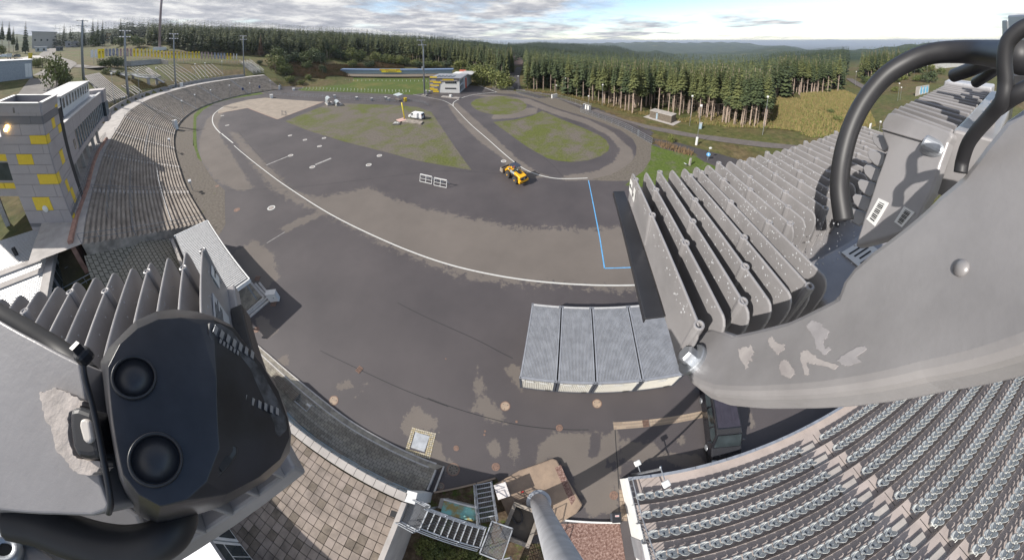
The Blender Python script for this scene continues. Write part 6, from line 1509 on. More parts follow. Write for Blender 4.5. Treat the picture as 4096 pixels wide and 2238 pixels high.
# black van
vf, vr = Vector((10.58, -.29, 0)), Vector((11.57, 2.52, 0)); vd = (vf - vr).normalized(); vp = Vector((-vd.y, vd.x, 0)); vp = vp if vp.dot(Vector((1, 0, 0))) > 0 else -vp
vc = (vf + vr) / 2 + vp * .84
bv_ = van(Vector((vc.x, vc.y, .0)), math.atan2(vd.y, vd.x), M_vanb, 'black van with dusty roof parked in front of the seat stand', M_vanroof, L_=5.0, W_=1.92)
mb = MB(); mb.box((1.33, .05, 1.46), (.34, .42, .012), .3, Matrix.Rotation(R_(52), 3, 'Y')); mb.build('paper_on_dashboard', M_flagy, bv_)
# gutter strip, manholes, hatch
def pieces(par, name, mat_, cells, z0, z1, inset, limit=300, jit=.004):
 "one low slab per cell (4 points), the nearest ones as parts, the rest joined"
 cells = sorted(cells, key=lambda c: sum((p[0] ** 2 + p[1] ** 2) for p in c)); rest = MB()
 loc = par.location
 for i, c in enumerate(cells):
  m_ = sum((Vector((p[0], p[1])) for p in c), Vector((0, 0))) / len(c); dz = random.uniform(-jit, jit)
  q_ = []
  for p in c:
   v = Vector((p[0], p[1])) - m_; l_ = v.length; q_.append(m_ + v * max(.2, 1 - inset * 1.4 / max(l_, .01)))
  mb = MB() if i < limit else rest
  mb.prism([(p.x - loc.x, p.y - loc.y) for p in q_], z0 - loc.z, z1 + dz - loc.z, bottom=False)
  if i < limit: mb.build(name, mat_[i % len(mat_)] if isinstance(mat_, list) else mat_, par)
 if rest.f: tag(rest.build(name + '_field', mat_[0] if isinstance(mat_, list) else mat_, par), kind='stuff')
M_paver2 = mat('tan_paver_dark', (0.25, 0.20, 0.15), 0.9, scale=3, col2=(.26, .20, .155)); M_paver3 = mat('tan_paver_warm', (0.31, 0.25, 0.185), 0.9, scale=3, col2=(.34, .265, .20))
gut = empty('gutter_strip', (8, 2.2, 0), 0, 'tan paved drainage strip crossing the asphalt under the black van', 'paving')
A_ = resample([(5.33, 2.94, 0), (7.4, 2.62, 0), (11.5, 1.93, 0), (14.06, 1.57, 0), (17.2, .95, 0)], 61); B_ = resample([(5.27, 2.47, 0), (7.4, 2.15, 0), (11.31, 1.5, 0), (14.0, 1.12, 0), (17.1, .45, 0)], 61)
cells = []
for i in range(60):
 for f0, f1 in ((0, .3), (.3, .5), (.5, .7), (.7, 1)):
  if 10 <= i <= 11: continue
  g0, g1 = A_[i] + (B_[i] - A_[i]) * f0, A_[i + 1] + (B_[i + 1] - A_[i + 1]) * f0; h0, h1 = A_[i] + (B_[i] - A_[i]) * f1, A_[i + 1] + (B_[i + 1] - A_[i + 1]) * f1
  cells.append([g0, g1, h1, h0])
pieces(gut, 'paver', [M_paver2, M_paver3], cells, 0, .012, .008)
mb = MB(); mb.add([(p[0] - 8, p[1] - 2.2, .004) for p in list(A_) + list(B_[::-1])], [tuple(range(122))]); gb = mb.build('joint_bed', M_concd, gut)
if gb.data.polygons[0].normal.z < 0: gb.data.flip_normals()
def grate(par, c, w, h, rz, m_=M_iron):
 mb = MB(); k = 7; R2 = Matrix.Rotation(rz, 3, 'Z')
 for i in range(k): mb.box(Vector(c) + R2 @ Vector((-w / 2 + w * (i + .5) / k, 0, .02)), (w / k * .55, h, .03), rz)
 for y in (-.45, 0, .45): mb.box(Vector(c) + R2 @ Vector((0, y * h, .018)), (w, .04, .03), rz)
 mb.build('grate_bars', m_, par)
 mb = MB(); mb.box(Vector(c) + Vector((0, 0, .007)), (w, h, .012), rz); mb.build('pit', M_dark, par)
grate(gut, (7.41 - 8, 2.37 - 2.2, .004), .42, .46, R_(-8))
dg_ = empty('drain_grate', GP('j', 902, 128), 0, 'rectangular rusty drain grate in the asphalt left of the dry patches', 'drain'); grate(dg_, (0, 0, 0), .42, .5, R_(-15))
dg_ = empty('drain_grate', GP('t', 1620, 832), 0, 'rusty drain grate by the corner of the corrugated shelter', 'drain'); grate(dg_, (0, 0, 0), .6, .6, R_(30))
dg_ = empty('drain_grate', GP('t', 1820, 1140), 0, 'rusty drain grate at the foot of the white electric cabinet', 'drain'); grate(dg_, (0, 0, 0), .6, .6, R_(30))
MH = [(P('k', 612, 232), .34, 'c', 'large cover with a pale dry patch beside it, below the first container'), (P('k', 1312, 213), .33, 'c', 'large plain tan cover below the third container'), (P('k', 1025, 398), .22, 'i', 'rusty round grate at the top of the big dry patch'),
      (P('k', 238, 553), .17, 'i', 'small reddish cover right of the metal hatch'), (P('k', 216, 715), .38, 'g', 'largest dark grey cover near the kerb corner'), (P('k', 540, 695), .24, 'i', 'rusty round grate between the two small dry patches'), (P('k', 1440, 912), .24, 'i', 'rusty round grate beside the tan paver strip'),
      (P('k', 120, 842), .21, 'g', 'cover squeezed between kerb corner and planted bed'), (P('k', 698, 350), .08, 'i', 'tiny reddish cap near the middle of the asphalt'), (P('k', 458, 423), .07, 'i', 'upper one of two tiny caps'), (P('k', 453, 450), .07, 'i', 'lower one of two tiny caps'),
      (P('j', 730, 335), .36, 'c', 'large pale cover ringed with rust near the curved kerb'), (P('D', 645, 828), .30, 'i', 'brown cover near the left kerb behind the camera housing'), (P('u', 517, 1354), .38, 'i', 'rusty cover on the edge of the gravel verge'), (P('D', 596, 527), .5, 'i', 'brown cover in the wet area before the terrace end'), (P('j', 1483, 55), .06, 'i', 'tiny round cap above the container row left')]
for px, r, k, w in MH:
 o = empty('manhole', G(*px), 0, 'round manhole: ' + w, 'manhole cover', 'manhole covers in the asphalt')
 mb = MB(); mb.lathe((0, 0, 0), [(r, 0), (r, .012), (r * .86, .014), (r * .85, .004)], 28); mb.build('frame', M_iron, o)
 mb = MB(); mb.lathe((0, 0, .003), [(r * .84, 0), (r * .83, .009)], 28); cv_ = mb.build('cover', {'c': M_ironc, 'i': M_iron, 'g': mat('grey_cover', (.15, .13, .11), .8, scale=8, var=.3)}[k], o)
 if r > .15:
  mb = MB()
  for j in range(8 if k != 'c' else 3): a = j * 2 * math.pi / (8 if k != 'c' else 3) + .4; mb.disc((math.cos(a) * r * .55, math.sin(a) * r * .55, .0125), r * .09, 8)
  mb.build('holes', M_dark, cv_)['kind'] = 'stuff'
hx = [(-7.2, 1.87), (-6.24, 1.82), (-6.31, .81), (-7.19, .86)]; hatch = empty('metal_hatch', (-6.75, 1.34, 0), 0, 'square bare metal hatch framed by pale cobbles beside the kerb', 'hatch')
mb = MB(); mb.prism([(x + 6.75, y - 1.34) for x, y in hx], 0, .03); mb.build('plate', M_steel, hatch)
mb = MB(); mb.prism([(-.4, -.43), (.4, -.43), (.4, -.40), (-.4, -.40)], .03, .05); mb.build('lip', M_roofw, hatch)
cells = []
for k in range(13):
 for (a, b, n_) in (((-7.45, 2.1), (1.45, -.04), 12), ((-7.32, 2.0), (1.3, -.04), 11)):
  pass
def cob_ring(x0, x1, y0, y1, s_):
 out = []; x = x0
 while x < x1 - .02:
  y = y0
  while y < y1 - .02:
   if not (-7.24 < x + s_ / 2 < -6.2 and .78 < y + s_ / 2 < 1.9): out.append([(x, y), (x + s_, y), (x + s_, y + s_), (x, y + s_)])
   y += s_
  x += s_
 return out
pieces(hatch, 'cobble', [mat('pale_cobble', (.42, .38, .30), .9, scale=9, var=.25), mat('yellow_cobble', (.40, .34, .22), .9, scale=9, var=.25)], cob_ring(-7.5, -5.95, .48, 2.12, .125), 0, .02, .012, 260)
# curved pavement, terrace wall, roof terrace
KO = smooth_line([(-27.06, 2.5), (-21.13, 2.25), (-19.99, 2.2), (-15.61, 1.8), (-11.44, 1.08), (-8.59, .71), (-6.55, .42), (-4.96, .24)], 50, 2); KI = smooth_line([(-26, 2.1), (-19.93, 1.85), (-15.08, 1.26), (-11.81, .74), (-8.42, .34), (-5.36, -.06)], 50, 2)
WB = smooth_line([(-26, .6), (-20, .35), (-14.6, -.6), (-11.6, -.95), (-8.9, -1.25), (-5.75, -1.55)], 50, 2)
def lift(A_, z): return [Vector((p[0], p[1], z)) for p in A_]
mb = MB(); mb.strip(lift(KI, .235), lift(KO, .115)); mb.build('kerb_step', M_pavg); tag(bpy.data.objects['kerb_step'], kind='structure')
mb = MB(); mb.strip(lift(WB, .225), lift(KI, .225)); tag(mb.build('pavement', mat('joint_sand', (.13, .115, .095), .95)), kind='structure')
for nm, K_, z in (('kerb', KO, .14), ('kerb', KI, .26)):
 o = empty('kerb', (-12, 1, 0), 0, 'curved pale kerb, %s' % ('outer one at the asphalt' if z < .2 else 'inner one along the pavement'), 'kerb')
 for i in range(0, 48, 1):
  a, b = Vector(K_[i]), Vector(K_[i + 1]); mb = MB(); d_ = (b - a); mb.bar(a + d_ * .015 + Vector((12, -1, z / 2)), b - d_ * .015 + Vector((12, -1, z / 2)), .09, z); mb.build('kerb_stone', M_kerb, o)
 c, d_ = Vector(K_[-1]), (Vector((-5.2, -1.29, 0)) if z < .2 else Vector((-5.57, -1.25, 0)))
 mb = MB(); mb.bar(c + Vector((12, -1, z / 2)), d_ + Vector((12, -1, z / 2)), .09, z); mb.build('kerb_stone', M_kerb, o)
pv = empty('brick_pavement', (-12, 0, .2), 0, 'curved strip of grey brown paving bricks between kerb and terrace wall', 'paving'); cells = []
NJ = 66; KI2 = resample(KI, NJ * 2 + 1); WB2 = resample(WB, NJ * 2 + 1); nr_ = 9
for j in range(nr_):
 f0, f1 = j / nr_, (j + 1) / nr_
 for i in range(NJ):
  i0 = 2 * i + (j % 2); i1 = min(i0 + 2, NJ * 2)
  if i1 - i0 < 1: continue
  cells.append([KI2[i0] * (1 - f0) + WB2[i0] * f0, KI2[i1] * (1 - f0) + WB2[i1] * f0, KI2[i1] * (1 - f1) + WB2[i1] * f1, KI2[i0] * (1 - f1) + WB2[i0] * f1])
M_pv2 = mat('paver_brown', (.225, .20, .165), .9, scale=3, var=.18); M_pv3 = mat('paver_pale', (.30, .275, .235), .9, scale=3, var=.15)
pieces(pv, 'paver', [M_pavg, M_pv2, M_pv3], [[tuple(p) for p in c] for c in cells], .215, .245, .012)
KI3, KO3 = resample(KI, 121), resample(KO, 121)
pv2 = empty('kerb_paving', (-12, 1, .1), 0, 'narrow row of pavers between the two curved kerbs', 'paving')
pieces(pv2, 'paver', [M_pavg, M_pv2, M_pv3], [[tuple(KI3[i] * .86 + KO3[i] * .14), tuple(KI3[i + 1] * .86 + KO3[i + 1] * .14), tuple(KI3[i + 1] * .14 + KO3[i + 1] * .86), tuple(KI3[i] * .14 + KO3[i] * .86)] for i in range(120)], .11, .150, .012)
tw_ = empty('terrace_wall', (-10, -1, 0), 0, 'tall wall of the roof terrace with cream coping and blue glass banners', 'wall')
tO = smooth_line([(-20, .45), (-14.6, -.62), (-13.4, -.78), (-10.4, -1.05), (-8.5, -1.25), (-5.75, -1.55)], 26, 2)
for i in range(25):
 a, b = Vector(tO[i]) + Vector((10, 1, 0)), Vector(tO[i + 1]) + Vector((10, 1, 0)); d_ = (b - a).normalized(); n_ = Vector((d_.y, -d_.x, 0)); e_ = d_ * .012
 mb = MB(); mb.prism([tuple(p[:2]) for p in (a, b, b + n_ * .3, a + n_ * .3)], .0, 3.18); mb.build('wall_section', M_bluew if i % 3 else M_concl, tw_)
 mb = MB(); mb.prism([tuple(p[:2]) for p in (a + e_ - n_ * .05, b - e_ - n_ * .05, b - e_ + n_ * .36, a + e_ + n_ * .36)], 3.18, 3.3); mb.build('coping_stone', M_concl, tw_)
 mb = MB(); mb.prism([tuple(p[:2]) for p in (a + e_ * 4 - n_ * .09, b - e_ * 4 - n_ * .09, b - e_ * 4 - n_ * .05, a + e_ * 4 - n_ * .05)], 1.7, 3.15); mb.build('glass_banner', M_glassb, tw_)
for i in range(18):
 mb = MB(); mb.tube([(10 - 6.9 + i * .065, -.48 - i * .008, .3), (10 - 6.9 + i * .065, -.46 - i * .008, 3.0)], .012, 5); mb.build('grille_bar', M_steel, tw_)
mb = MB(); mb.box((10 - 5.55, -.62, 1.65), (.5, .55, 3.3)); mb.build('end_pier', M_white, tw_)
ter = empty('roof_terrace', (-10, -4, 3), 0, 'roof terrace of square stone slabs with mossy joints', 'terrace')
u_, v_ = Vector((-.995, .105, 0)), Vector((-.105, -.995, 0)); to = Vector((-5.95, -1.98, 0)); cells = []
for i in range(23):
 for j in range(14):
  a = to + u_ * (.42 * i) + v_ * (.42 * j)
  if a.y < -2 and (a + u_ * .42).x < -15.2: continue
  cells.append([tuple(a), tuple(a + u_ * .42), tuple(a + u_ * .42 + v_ * .42), tuple(a + v_ * .42)])
M_slab2 = mat('terrace_slab_pink', (.235, .195, .165), .9, scale=1.2, var=.22, bump=.3); M_slab3 = mat('terrace_slab_dirty', (.14, .115, .092), .9, scale=1.5, var=.35, bump=.3)
random.seed(3); sm = [random.choice([M_slab, M_slab, M_slab2, M_slab2, M_slab2, M_slab3]) for _ in range(330)]
pieces(ter, 'slab', sm, cells, 2.96, 3.03, .014, 330, .006)
mb = MB(); q_ = [to - Vector((10, 4, 0)) * -1 + p for p in (Vector((.05, .1, 0)), u_ * 9.8 + Vector((0, .1, 0)), u_ * 9.8 + v_ * 6.4, v_ * 6.4)]; q_ = [p + Vector((0, 0, 0)) for p in q_]
mb.prism([(p.x, p.y) for p in q_], -2.9, -.05); mb.build('terrace_base', mat('mossy_joint', (.035, .04, .018), .95, scale=2, col2=(.02, .018, .015)), ter)
mb = MB(); mb.prism([(10 - 5.92, 4 - 1.95), (10 - 5.68, 4 - 1.95), (10 - 6.3, 4 - 7.4), (10 - 6.55, 4 - 7.4)], -2.9, .32); mb.build('side_parapet', M_concl, ter)
mb = MB(); mb.box((10 - 12.05, 4 - 3.1, .04), (.3, .3, .05)); mb.build('drain_cover', M_steeld, ter)
dark = MB(); dark.box((10 - 6.15, 4 - 2.62, .04), (.42, .28, .03)); dark.build('doormat', M_dark, ter)
mbd = empty('main_building', (-12, -7.2, 0), 0, 'building with white framed windows along the back of the roof terrace', 'building')
fa, fb = Vector((-19, -5.4, 0)), Vector((-9.2, -7.7, 0)); fdv = (fb - fa).normalized(); fnv = Vector((-fdv.y, fdv.x, 0)); fl_ = (fb - fa).length
def bq(x0, x1, n0, n1): return [tuple((fa + fdv * x + fnv * n - Vector((-12, -7.2, 0)))[:2]) for x, n in ((x0, n0), (x1, n0), (x1, n1), (x0, n1))]
mb = MB(); mb.prism(bq(0, fl_, -5, -.2), 0, 5.6); mb.build('wall', M_panel, mbd)
mb = MB(); mb.prism(bq(-.2, fl_ + .2, -5.2, .25), 5.6, 5.85); mb.build('roof_edge', M_roofg, mbd)
for i in range(6):
 x0 = .1 + i * fl_ / 6; x1 = x0 + fl_ / 6 - .1
 mb = MB(); mb.prism(bq(x0, x1, -.2, -.02), 3.1, 5.4); f = mb.build('window', M_white, mbd)
 for a, b, z0, z1 in ((.1, .48, 3.2, 4.4), (.52, .9, 3.2, 4.4), (.1, .9, 4.5, 5.3)):
  mb = MB(); mb.prism(bq(x0 + (x1 - x0) * a, x0 + (x1 - x0) * b, -.02, .0), z0, z1); mb.build('pane', M_glass, f)
# wooden bench on the pavement
bs = [Vector(p) for p in ((-18.54, .94, 0), (-18.13, 1.39, 0), (-15.42, 1.03, 0), (-15.76, .55, 0))]; bc = sum(bs, Vector()) / 4; bd = (bs[2] - bs[1]).normalized()
bn_ = empty('wooden_bench', (bc.x, bc.y, .23), math.atan2(bd.y, bd.x), 'weathered wooden slat bench on the brick pavement', 'bench')
for y in (-.24, -.12, 0, .12, .24): mb = MB(); mb.box((0, y, .45), (2.7, .095, .06)); mb.build('slat', M_wood, bn_)
for x in (-1.1, 0, 1.1):
 mb = MB(); mb.box((x, 0, .21), (.1, .5, .42)); mb.build('leg', M_concd, bn_)
rk = empty('bicycle_rack', Vector((-15.1, .75, .23)), math.atan2(bd.y, bd.x), 'low bent steel tube frame beside the wooden bench', 'rack')
mb = MB(); mb.tube([(-.3, -.3, 0), (-.3, -.3, .7), (.9, -.3, .7), (.9, .25, .7), (.9, .25, 0)], .03, 6); mb.build('tube', M_steel, rk); mb = MB(); mb.box((.75, .1, .72), (.35, .12, .04)); mb.build('plate', M_roofw, rk)
# steel stairs with gratings
stt = empty('grating_stairs', (-3, -2, 0), 0, 'grey steel stairs with grating treads and rails from the terrace down to the asphalt', 'stairs'); so_ = Vector((-3, -2, 0))
def flight(p0, p1, z0, z1, w, n_, land=None):
 p0, p1 = Vector((*p0, z0)), Vector((*p1, z1)); d_ = (p1 - p0); h_ = Vector((d_.x, d_.y, 0)).normalized(); s_ = Vector((-h_.y, h_.x, 0)) * w / 2
 for i in range(n_):
  a = p0 + d_ * (i / n_) - so_; b = p0 + d_ * ((i + .86) / n_) - so_; b.z = a.z
  mb = MB(); k = 8
  for j in range(k + 1): f = -1 + 2 * j / k; mb.bar(a + s_ * f + Vector((0, 0, .0)), b + s_ * f, .012, .03)
  for j in range(5): q = a + (b - a) * (j / 4); mb.bar(q - s_ + Vector((0, 0, .002)), q + s_ + Vector((0, 0, .002)), .012, .03)
  t_ = mb.build('tread', M_steeld, stt)
  mb = MB(); mb.bar(a - s_ + Vector((0, 0, .012)), a + s_ + Vector((0, 0, .012)), .05, .05); mb.build('nosing', M_steel, t_)
 for f in (-1, 1):
  mb = MB(); mb.bar(p0 - so_ + s_ * f * 1.04 - Vector((0, 0, .06)), p1 - so_ + s_ * f * 1.04 - Vector((0, 0, .06)), .05, .2); mb.build('stringer', M_steel, stt)
  mb = MB()
  for hh in (.55, 1.0): mb.tube([p0 - so_ + s_ * f * 1.06 + Vector((0, 0, hh)), p1 - so_ + s_ * f * 1.06 + Vector((0, 0, hh))], .024, 6)
  for g in (0, .33, .66, 1): q = p0 + d_ * g - so_ + s_ * f * 1.06; mb.tube([q, q + Vector((0, 0, 1.0))], .022, 6)
  mb.build('handrail', M_steel, stt)
def landing(c, w, d_, z, rz, rails=()):
 mb = MB(); R2 = Matrix.Rotation(rz, 3, 'Z'); c = Vector((*c, z)) - so_
 for j in range(int(w / .06) + 1): mb.bar(c + R2 @ Vector((-w / 2 + .06 * j, -d_ / 2, 0)), c + R2 @ Vector((-w / 2 + .06 * j, d_ / 2, 0)), .012, .03)
 for j in range(int(d_ / .06) + 1): mb.bar(c + R2 @ Vector((-w / 2, -d_ / 2 + .06 * j, .002)), c + R2 @ Vector((w / 2, -d_ / 2 + .06 * j, .002)), .012, .03)
 mb.build('grating', M_steeld, stt)
 mb = MB()
 for (xa, ya, xb, yb) in ((-1, -1, 1, -1), (1, -1, 1, 1), (1, 1, -1, 1), (-1, 1, -1, -1)): mb.bar(c + R2 @ Vector((xa * w / 2, ya * d_ / 2, 0)), c + R2 @ Vector((xb * w / 2, yb * d_ / 2, 0)), .06, .12)
 for (xa, ya, xb, yb) in rails:
  a, b = c + R2 @ Vector((xa * w / 2, ya * d_ / 2, 0)), c + R2 @ Vector((xb * w / 2, yb * d_ / 2, 0))
  for hh in (.55, 1.0): mb.tube([a + Vector((0, 0, hh)), b + Vector((0, 0, hh))], .024, 6)
  for g in (0, .5, 1): q = a + (b - a) * g; mb.tube([q, q + Vector((0, 0, 1))], .022, 6)
 mb.build('landing_frame', M_steel, stt)
flight((-2.55, -.38), (-1.98, -2.25), .12, 1.5, .86, 8)
landing((-1.55, -3.1), 1.05, 1.6, 1.5, R_(-16), ((1, -1, 1, 1),))
flight((-2.2, -3.0), (-4.75, -2.42), 1.5, 3.0, .95, 9)
landing((-5.3, -2.3), 1.1, 1.25, 3.0, R_(-12), ((-.2, 1, 1, 1), (1, -1, -.6, -1)))
flight((-1.35, -3.95), (-.95, -5.3), 1.5, .6, .95, 5)
for x, y in ((-1.5, -2.5), (-2.0, -3.7), (-4.8, -2.0), (-4.9, -2.9)):
 mb = MB(); z = 1.45 if x > -3 else 2.95; mb.tube([Vector((x, y, 0)) - so_, Vector((x, y, z)) - so_], .05, 6); mb.build('post', M_steel, stt)
# planted bed, tank, boxes, pit with hose, mast
sheet('planted_bed', [(-5.2, -1.32), (-3.07, -.48), (-1.9, -.02), (-1.2, -.9), (-1.0, -3.3), (.9, -3.4), (.9, -8), (-7, -8), (-6.2, -3)], .008, M_soil)
mb = MB(); mb.bar(Vector((-5.18, -1.3, .08)), Vector((-3.0, -.44, .08)), .1, .16); mb.bar(Vector((-2.95, -.42, .08)), Vector((-1.95, -.02, .08)), .1, .16); tag(mb.build('bed_edging', M_paver2), kind='structure')
tk = empty('stained_tank', (-3.55, -1.93, 0), R_(-5), 'teal plastic tank with brown algae stains between the stair flights', 'tank')
mb = MB(); mb.box((0, 0, .62), (1.72, .66, 1.24)); bevel(mb.build('body', M_teal, tk), .05)
mb = MB(); mb.box((0, .36, .66), (1.8, .08, 1.2)); mb.build('rim', M_roofw, tk); mb = MB(); mb.box((-.95, .1, .5), (.3, .5, 1.0)); mb.build('block', M_concl, tk)
eb = empty('meter_box', (-1.47, -.66, 0), R_(22), 'white metal box with a worn lid beside the grating stairs', 'box')
mb = MB(); mb.box((0, 0, .64), (.58, .72, 1.28)); bevel(mb.build('body', M_white, eb), .02); mb = MB(); mb.box((0, 0, 1.3), (.64, .78, .04)); mb.build('lid', mat('worn_white', (.62, .58, .56), .6, scale=6, col2=(.45, .42, .41), stops=(.35, .5)), eb); mb = MB(); mb.box((.295, .1, .7), (.015, .04, .14)); mb.build('handle', M_red, eb)
fp = [(-2.0, -.38), (-.6, .5), (1.3, 1.15), (1.55, 1.05), (2.75, -1.55), (2.4, -1.95), (.45, -2.85), (-.55, -3.2), (-1.4, -1.5)]
fnd = empty('mast_foundation', (.4, -1, 0), 0, 'worn concrete foundation slab at the foot of the mast', 'foundation')
mb = MB(); mb.prism([(x - .4, y + 1) for x, y in fp], 0, .28); bevel(mb.build('slab', mat('foundation_concrete', (.30, .225, .165), .95, scale=.9, col2=(.20, .15, .115), bump=.35), fnd), .08, 2)
mb = MB(); mb.prism([(1.0, 1.6), (1.35, 1.75), (2.0, -.2), (1.75, -.5)], .281, .288); mb.build('exposed_gravel', M_mulch, fnd)
pit = empty('concrete_pit', (-.45, -2.35, .2), R_(-20), 'low square concrete pit beside the mast', 'pit')
for (x, y, w, h) in ((0, .85, 1.5, .18), (0, -.85, 1.5, .2), (-.66, 0, .2, 1.52), (.66, 0, .18, 1.52)): mb = MB(); mb.box((x, y, .3), (w, h, .6)); mb.build('pit_wall', M_concd, pit)
mb = MB(); mb.box((0, 0, .06), (1.14, 1.5, .1)); mb.build('pit_floor', mat('wet_mud', (.075, .062, .05), .5), pit)
hs = empty('hose_coil', (-.66, -1.95, .42), .3, 'coil of black cable lying in the concrete pit', 'hose')
for k in range(7):
 mb = MB(); r = .30 + .028 * (k % 4); z = .03 + .035 * k; mb.tube([(math.cos(t) * r * .72, math.sin(t) * r * 1.15, z + .02 * math.sin(3 * t + k)) for t in np.linspace(0, 2 * math.pi, 29)], .017, 6, cap=False); mb.build('loop', M_rubber, hs)
mb = MB(); mb.tube([(.2, .3, .1), (.35, .5, .15), (.65, .62, .1)], .015, 6); mb.build('free_end', M_rubber, hs)
cn = thing_mesh('drink_can', MB().tube([(-.09, -.03, 0), (.06, .05, 0)], .033, 10), M_red, (-.42, -.72, .32), 'small red and white can lying on the foundation slab', 'can')
msh = empty('lighting_mast', (.45, -1.25, .28), 0, 'thick tapering steel mast rising beside the pit', 'mast')
mb = MB(); mb.tube([(0, 0, 0), (.0, 0, 10), (.01, 0, 24.3)], .47, 28, r1=.17); mb.build('shaft', mat('mast_steel', (.42, .43, .46), .5, .3, scale=2, var=.12), msh, smooth=True)
mb = MB(); mb.lathe((0, 0, 0), [(.66, 0), (.66, .05), (.5, .06)], 28); mb.build('base_flange', M_steel, msh)
for k in range(10): a = k * .628; mb = MB(); mb.lathe((math.cos(a) * .58, math.sin(a) * .58, .05), [(.03, 0), (.03, .07)], 6); mb.build('bolt', M_steel, msh)
ts = empty('paver_strip', (5, -1.9, 0), 0, 'short strip of tan pavers along the end of the seat stand', 'paving')
a, b, c, d_ = [Vector((*p, 0)) for p in ((4.85, -1.09), (5.2, -1.15), (4.96, -2.8), (4.61, -2.7))]; cells = []
for j in range(8):
 for i in range(2):
  f0, f1 = j / 8, (j + 1) / 8; g0, g1 = ((0, .42), (.42, 1)) [i] if j % 2 else ((0, .62), (.62, 1))[i]
  L0, R0, L1, R1 = a + (d_ - a) * f0, b + (c - b) * f0, a + (d_ - a) * f1, b + (c - b) * f1
  cells.append([tuple(L0 + (R0 - L0) * g0), tuple(L0 + (R0 - L0) * g1), tuple(L1 + (R1 - L1) * g1), tuple(L1 + (R1 - L1) * g0)])
pieces(ts, 'paver', [M_paver3, M_paver2], cells, 0, .02, .008)
sheet('red_gravel', [(2.6, -2.5), (4.55, -2.82), (4.4, -8), (.9, -8), (.9, -2.4)], .010, M_mulch)
mb = MB(); mb.bar(Vector((1.2, -2.16, .1)), Vector((4.55, -2.78, .1)), .09, .2); tag(mb.build('bed_edging', M_white), kind='structure')
bn2 = empty('waste_bin', (4.3, -2.42, 0), R_(-8), 'black wheeled waste bin with a white label at the red gravel edge', 'bin')
mb = MB(); mb.prism([(-.2, -.2), (.2, -.2), (.2, .2), (-.2, .2)], .08, .8); bevel(mb.build('body', M_contd, bn2), .03); mb = MB(); mb.box((0, 0, .83), (.48, .52, .05)); bevel(mb.build('lid', M_black, bn2), .02)
mb = MB(); mb.box((.02, .08, .858), (.2, .09, .004)); mb.build('label', M_white, bn2)
for k in range(4): mb = MB(); mb.box((-.05 + k * .045, .08, .862), (.025, .05, .003)); mb.build('label_print', M_red, bn2)
for sx_ in (-1, 1): mb = MB(); mb.lathe((sx_ * .2 - .02, -.2, .1), [(.1, 0), (.1, .05)], 12, (1, 0, 0)); mb.build('wheel', M_rubber, bn2)
# seat stand on the right
def rowy(i, x): return -1.5 - .9 * i - .14 * (x - 5.3) - .0012 * (x - 5.3) ** 2
NRW = 16; X0, X1 = 5.15, 62.0
ss = empty('seat_stand', (20, -8, 0), 0, 'large concrete seat stand with rows of white seats', 'grandstand')
def rz(i): return 1.0 + .40 * i
xs_ = np.linspace(X0, X1, 40)
M_sc = mat('stand_concrete', (.36, .312, .292), .88, var=.13, scale=.7, bump=.12)
for i in range(NRW):
 prof = [(.42, rz(i) - .9), (.42, rz(i)), (-.49, rz(i)), (-.49, rz(i) - .9)]; mb = MB()
 S_ = [[Vector((x - 20, rowy(i, x) + dy + 8, z)) for x in xs_] for dy, z in prof]
 if i == 0: S_[0] = [Vector((x - 20, rowy(0, x) + .86 + 8, rz(0) - .9)) for x in xs_]; S_[1] = [Vector((x - 20, rowy(0, x) + .86 + 8, rz(0))) for x in xs_]
 for a, b in zip(S_, S_[1:]): mb.strip(a, b)
 mb.build('stand_step', M_sc, ss, recalc=False)
 for xj in (16.9, 27.5, 38):     # expansion joints
  mb = MB(); mb.box((xj - 20, rowy(i, xj) - .03 + 8, rz(i) + .0), (.035, .80, .012)); mb.build('joint', M_dark, ss)
 mb = MB(); mb.box((15.85 - 20, rowy(i, 15.85) - .27 + 8, rz(i) + .09), (1.1, .42, .19), -.17); mb.build('aisle_step', M_concl, ss)
mb = MB(); mb.strip([Vector((x - 20, rowy(0, x) + .95 + 8, 0)) for x in xs_], [Vector((x - 20, rowy(0, x) + .95 + 8, 1.42)) for x in xs_]); mb.strip([Vector((x - 20, rowy(0, x) + .95 + 8, 1.42)) for x in xs_], [Vector((x - 20, rowy(0, x) + .86 + 8, 1.42)) for x in xs_]); mb.strip([Vector((x - 20, rowy(0, x) + .86 + 8, 1.42)) for x in xs_], [Vector((x - 20, rowy(0, x) + .86 + 8, .9)) for x in xs_]); mb.build('front_wall', M_concl, ss)
for k in range(30):
 xa, xb = X0 + k * 1.9, X0 + k * 1.9 + 1.87; mb = MB(); mb.bar(Vector((xa - 20, rowy(0, xa) + .93 + 8, 1.44)), Vector((xb - 20, rowy(0, xb) + .93 + 8, 1.44)), .16, .05); mb.build('wall_cap', M_steel, ss)
mb = MB(); xe = X0 - .14
for i in range(NRW): mb.prism([(xe - 20, rowy(i, xe) + (.95 if i == 0 else .42) + 8), (X0 - 20, rowy(i, xe) + (.95 if i == 0 else .42) + 8), (X0 - 20 - .0, rowy(i, xe) - .48 + 8), (xe - 20, rowy(i, xe) - .48 + 8)], 0, rz(i) + (.44 if i == 0 else .1))
mb.build('end_wall', M_white, ss)
mb = MB(); mb.box((xe - .02 - 20, -4.1 + 8, 1.0), (.04, 1.0, 2.0)); mb.build('door', M_roofg, ss)
mb = MB(); q_ = [Vector((X0 - 20, rowy(i, X0) + 8 - .05, rz(i) + .1)) for i in range(11)]; q_[0] = Vector((X0 - 20, -.65 + 8, 1.4))
for p, z in zip(q_, range(99)):
 mb.tube([p, p + Vector((0, 0, 1.05))], .025, 6)
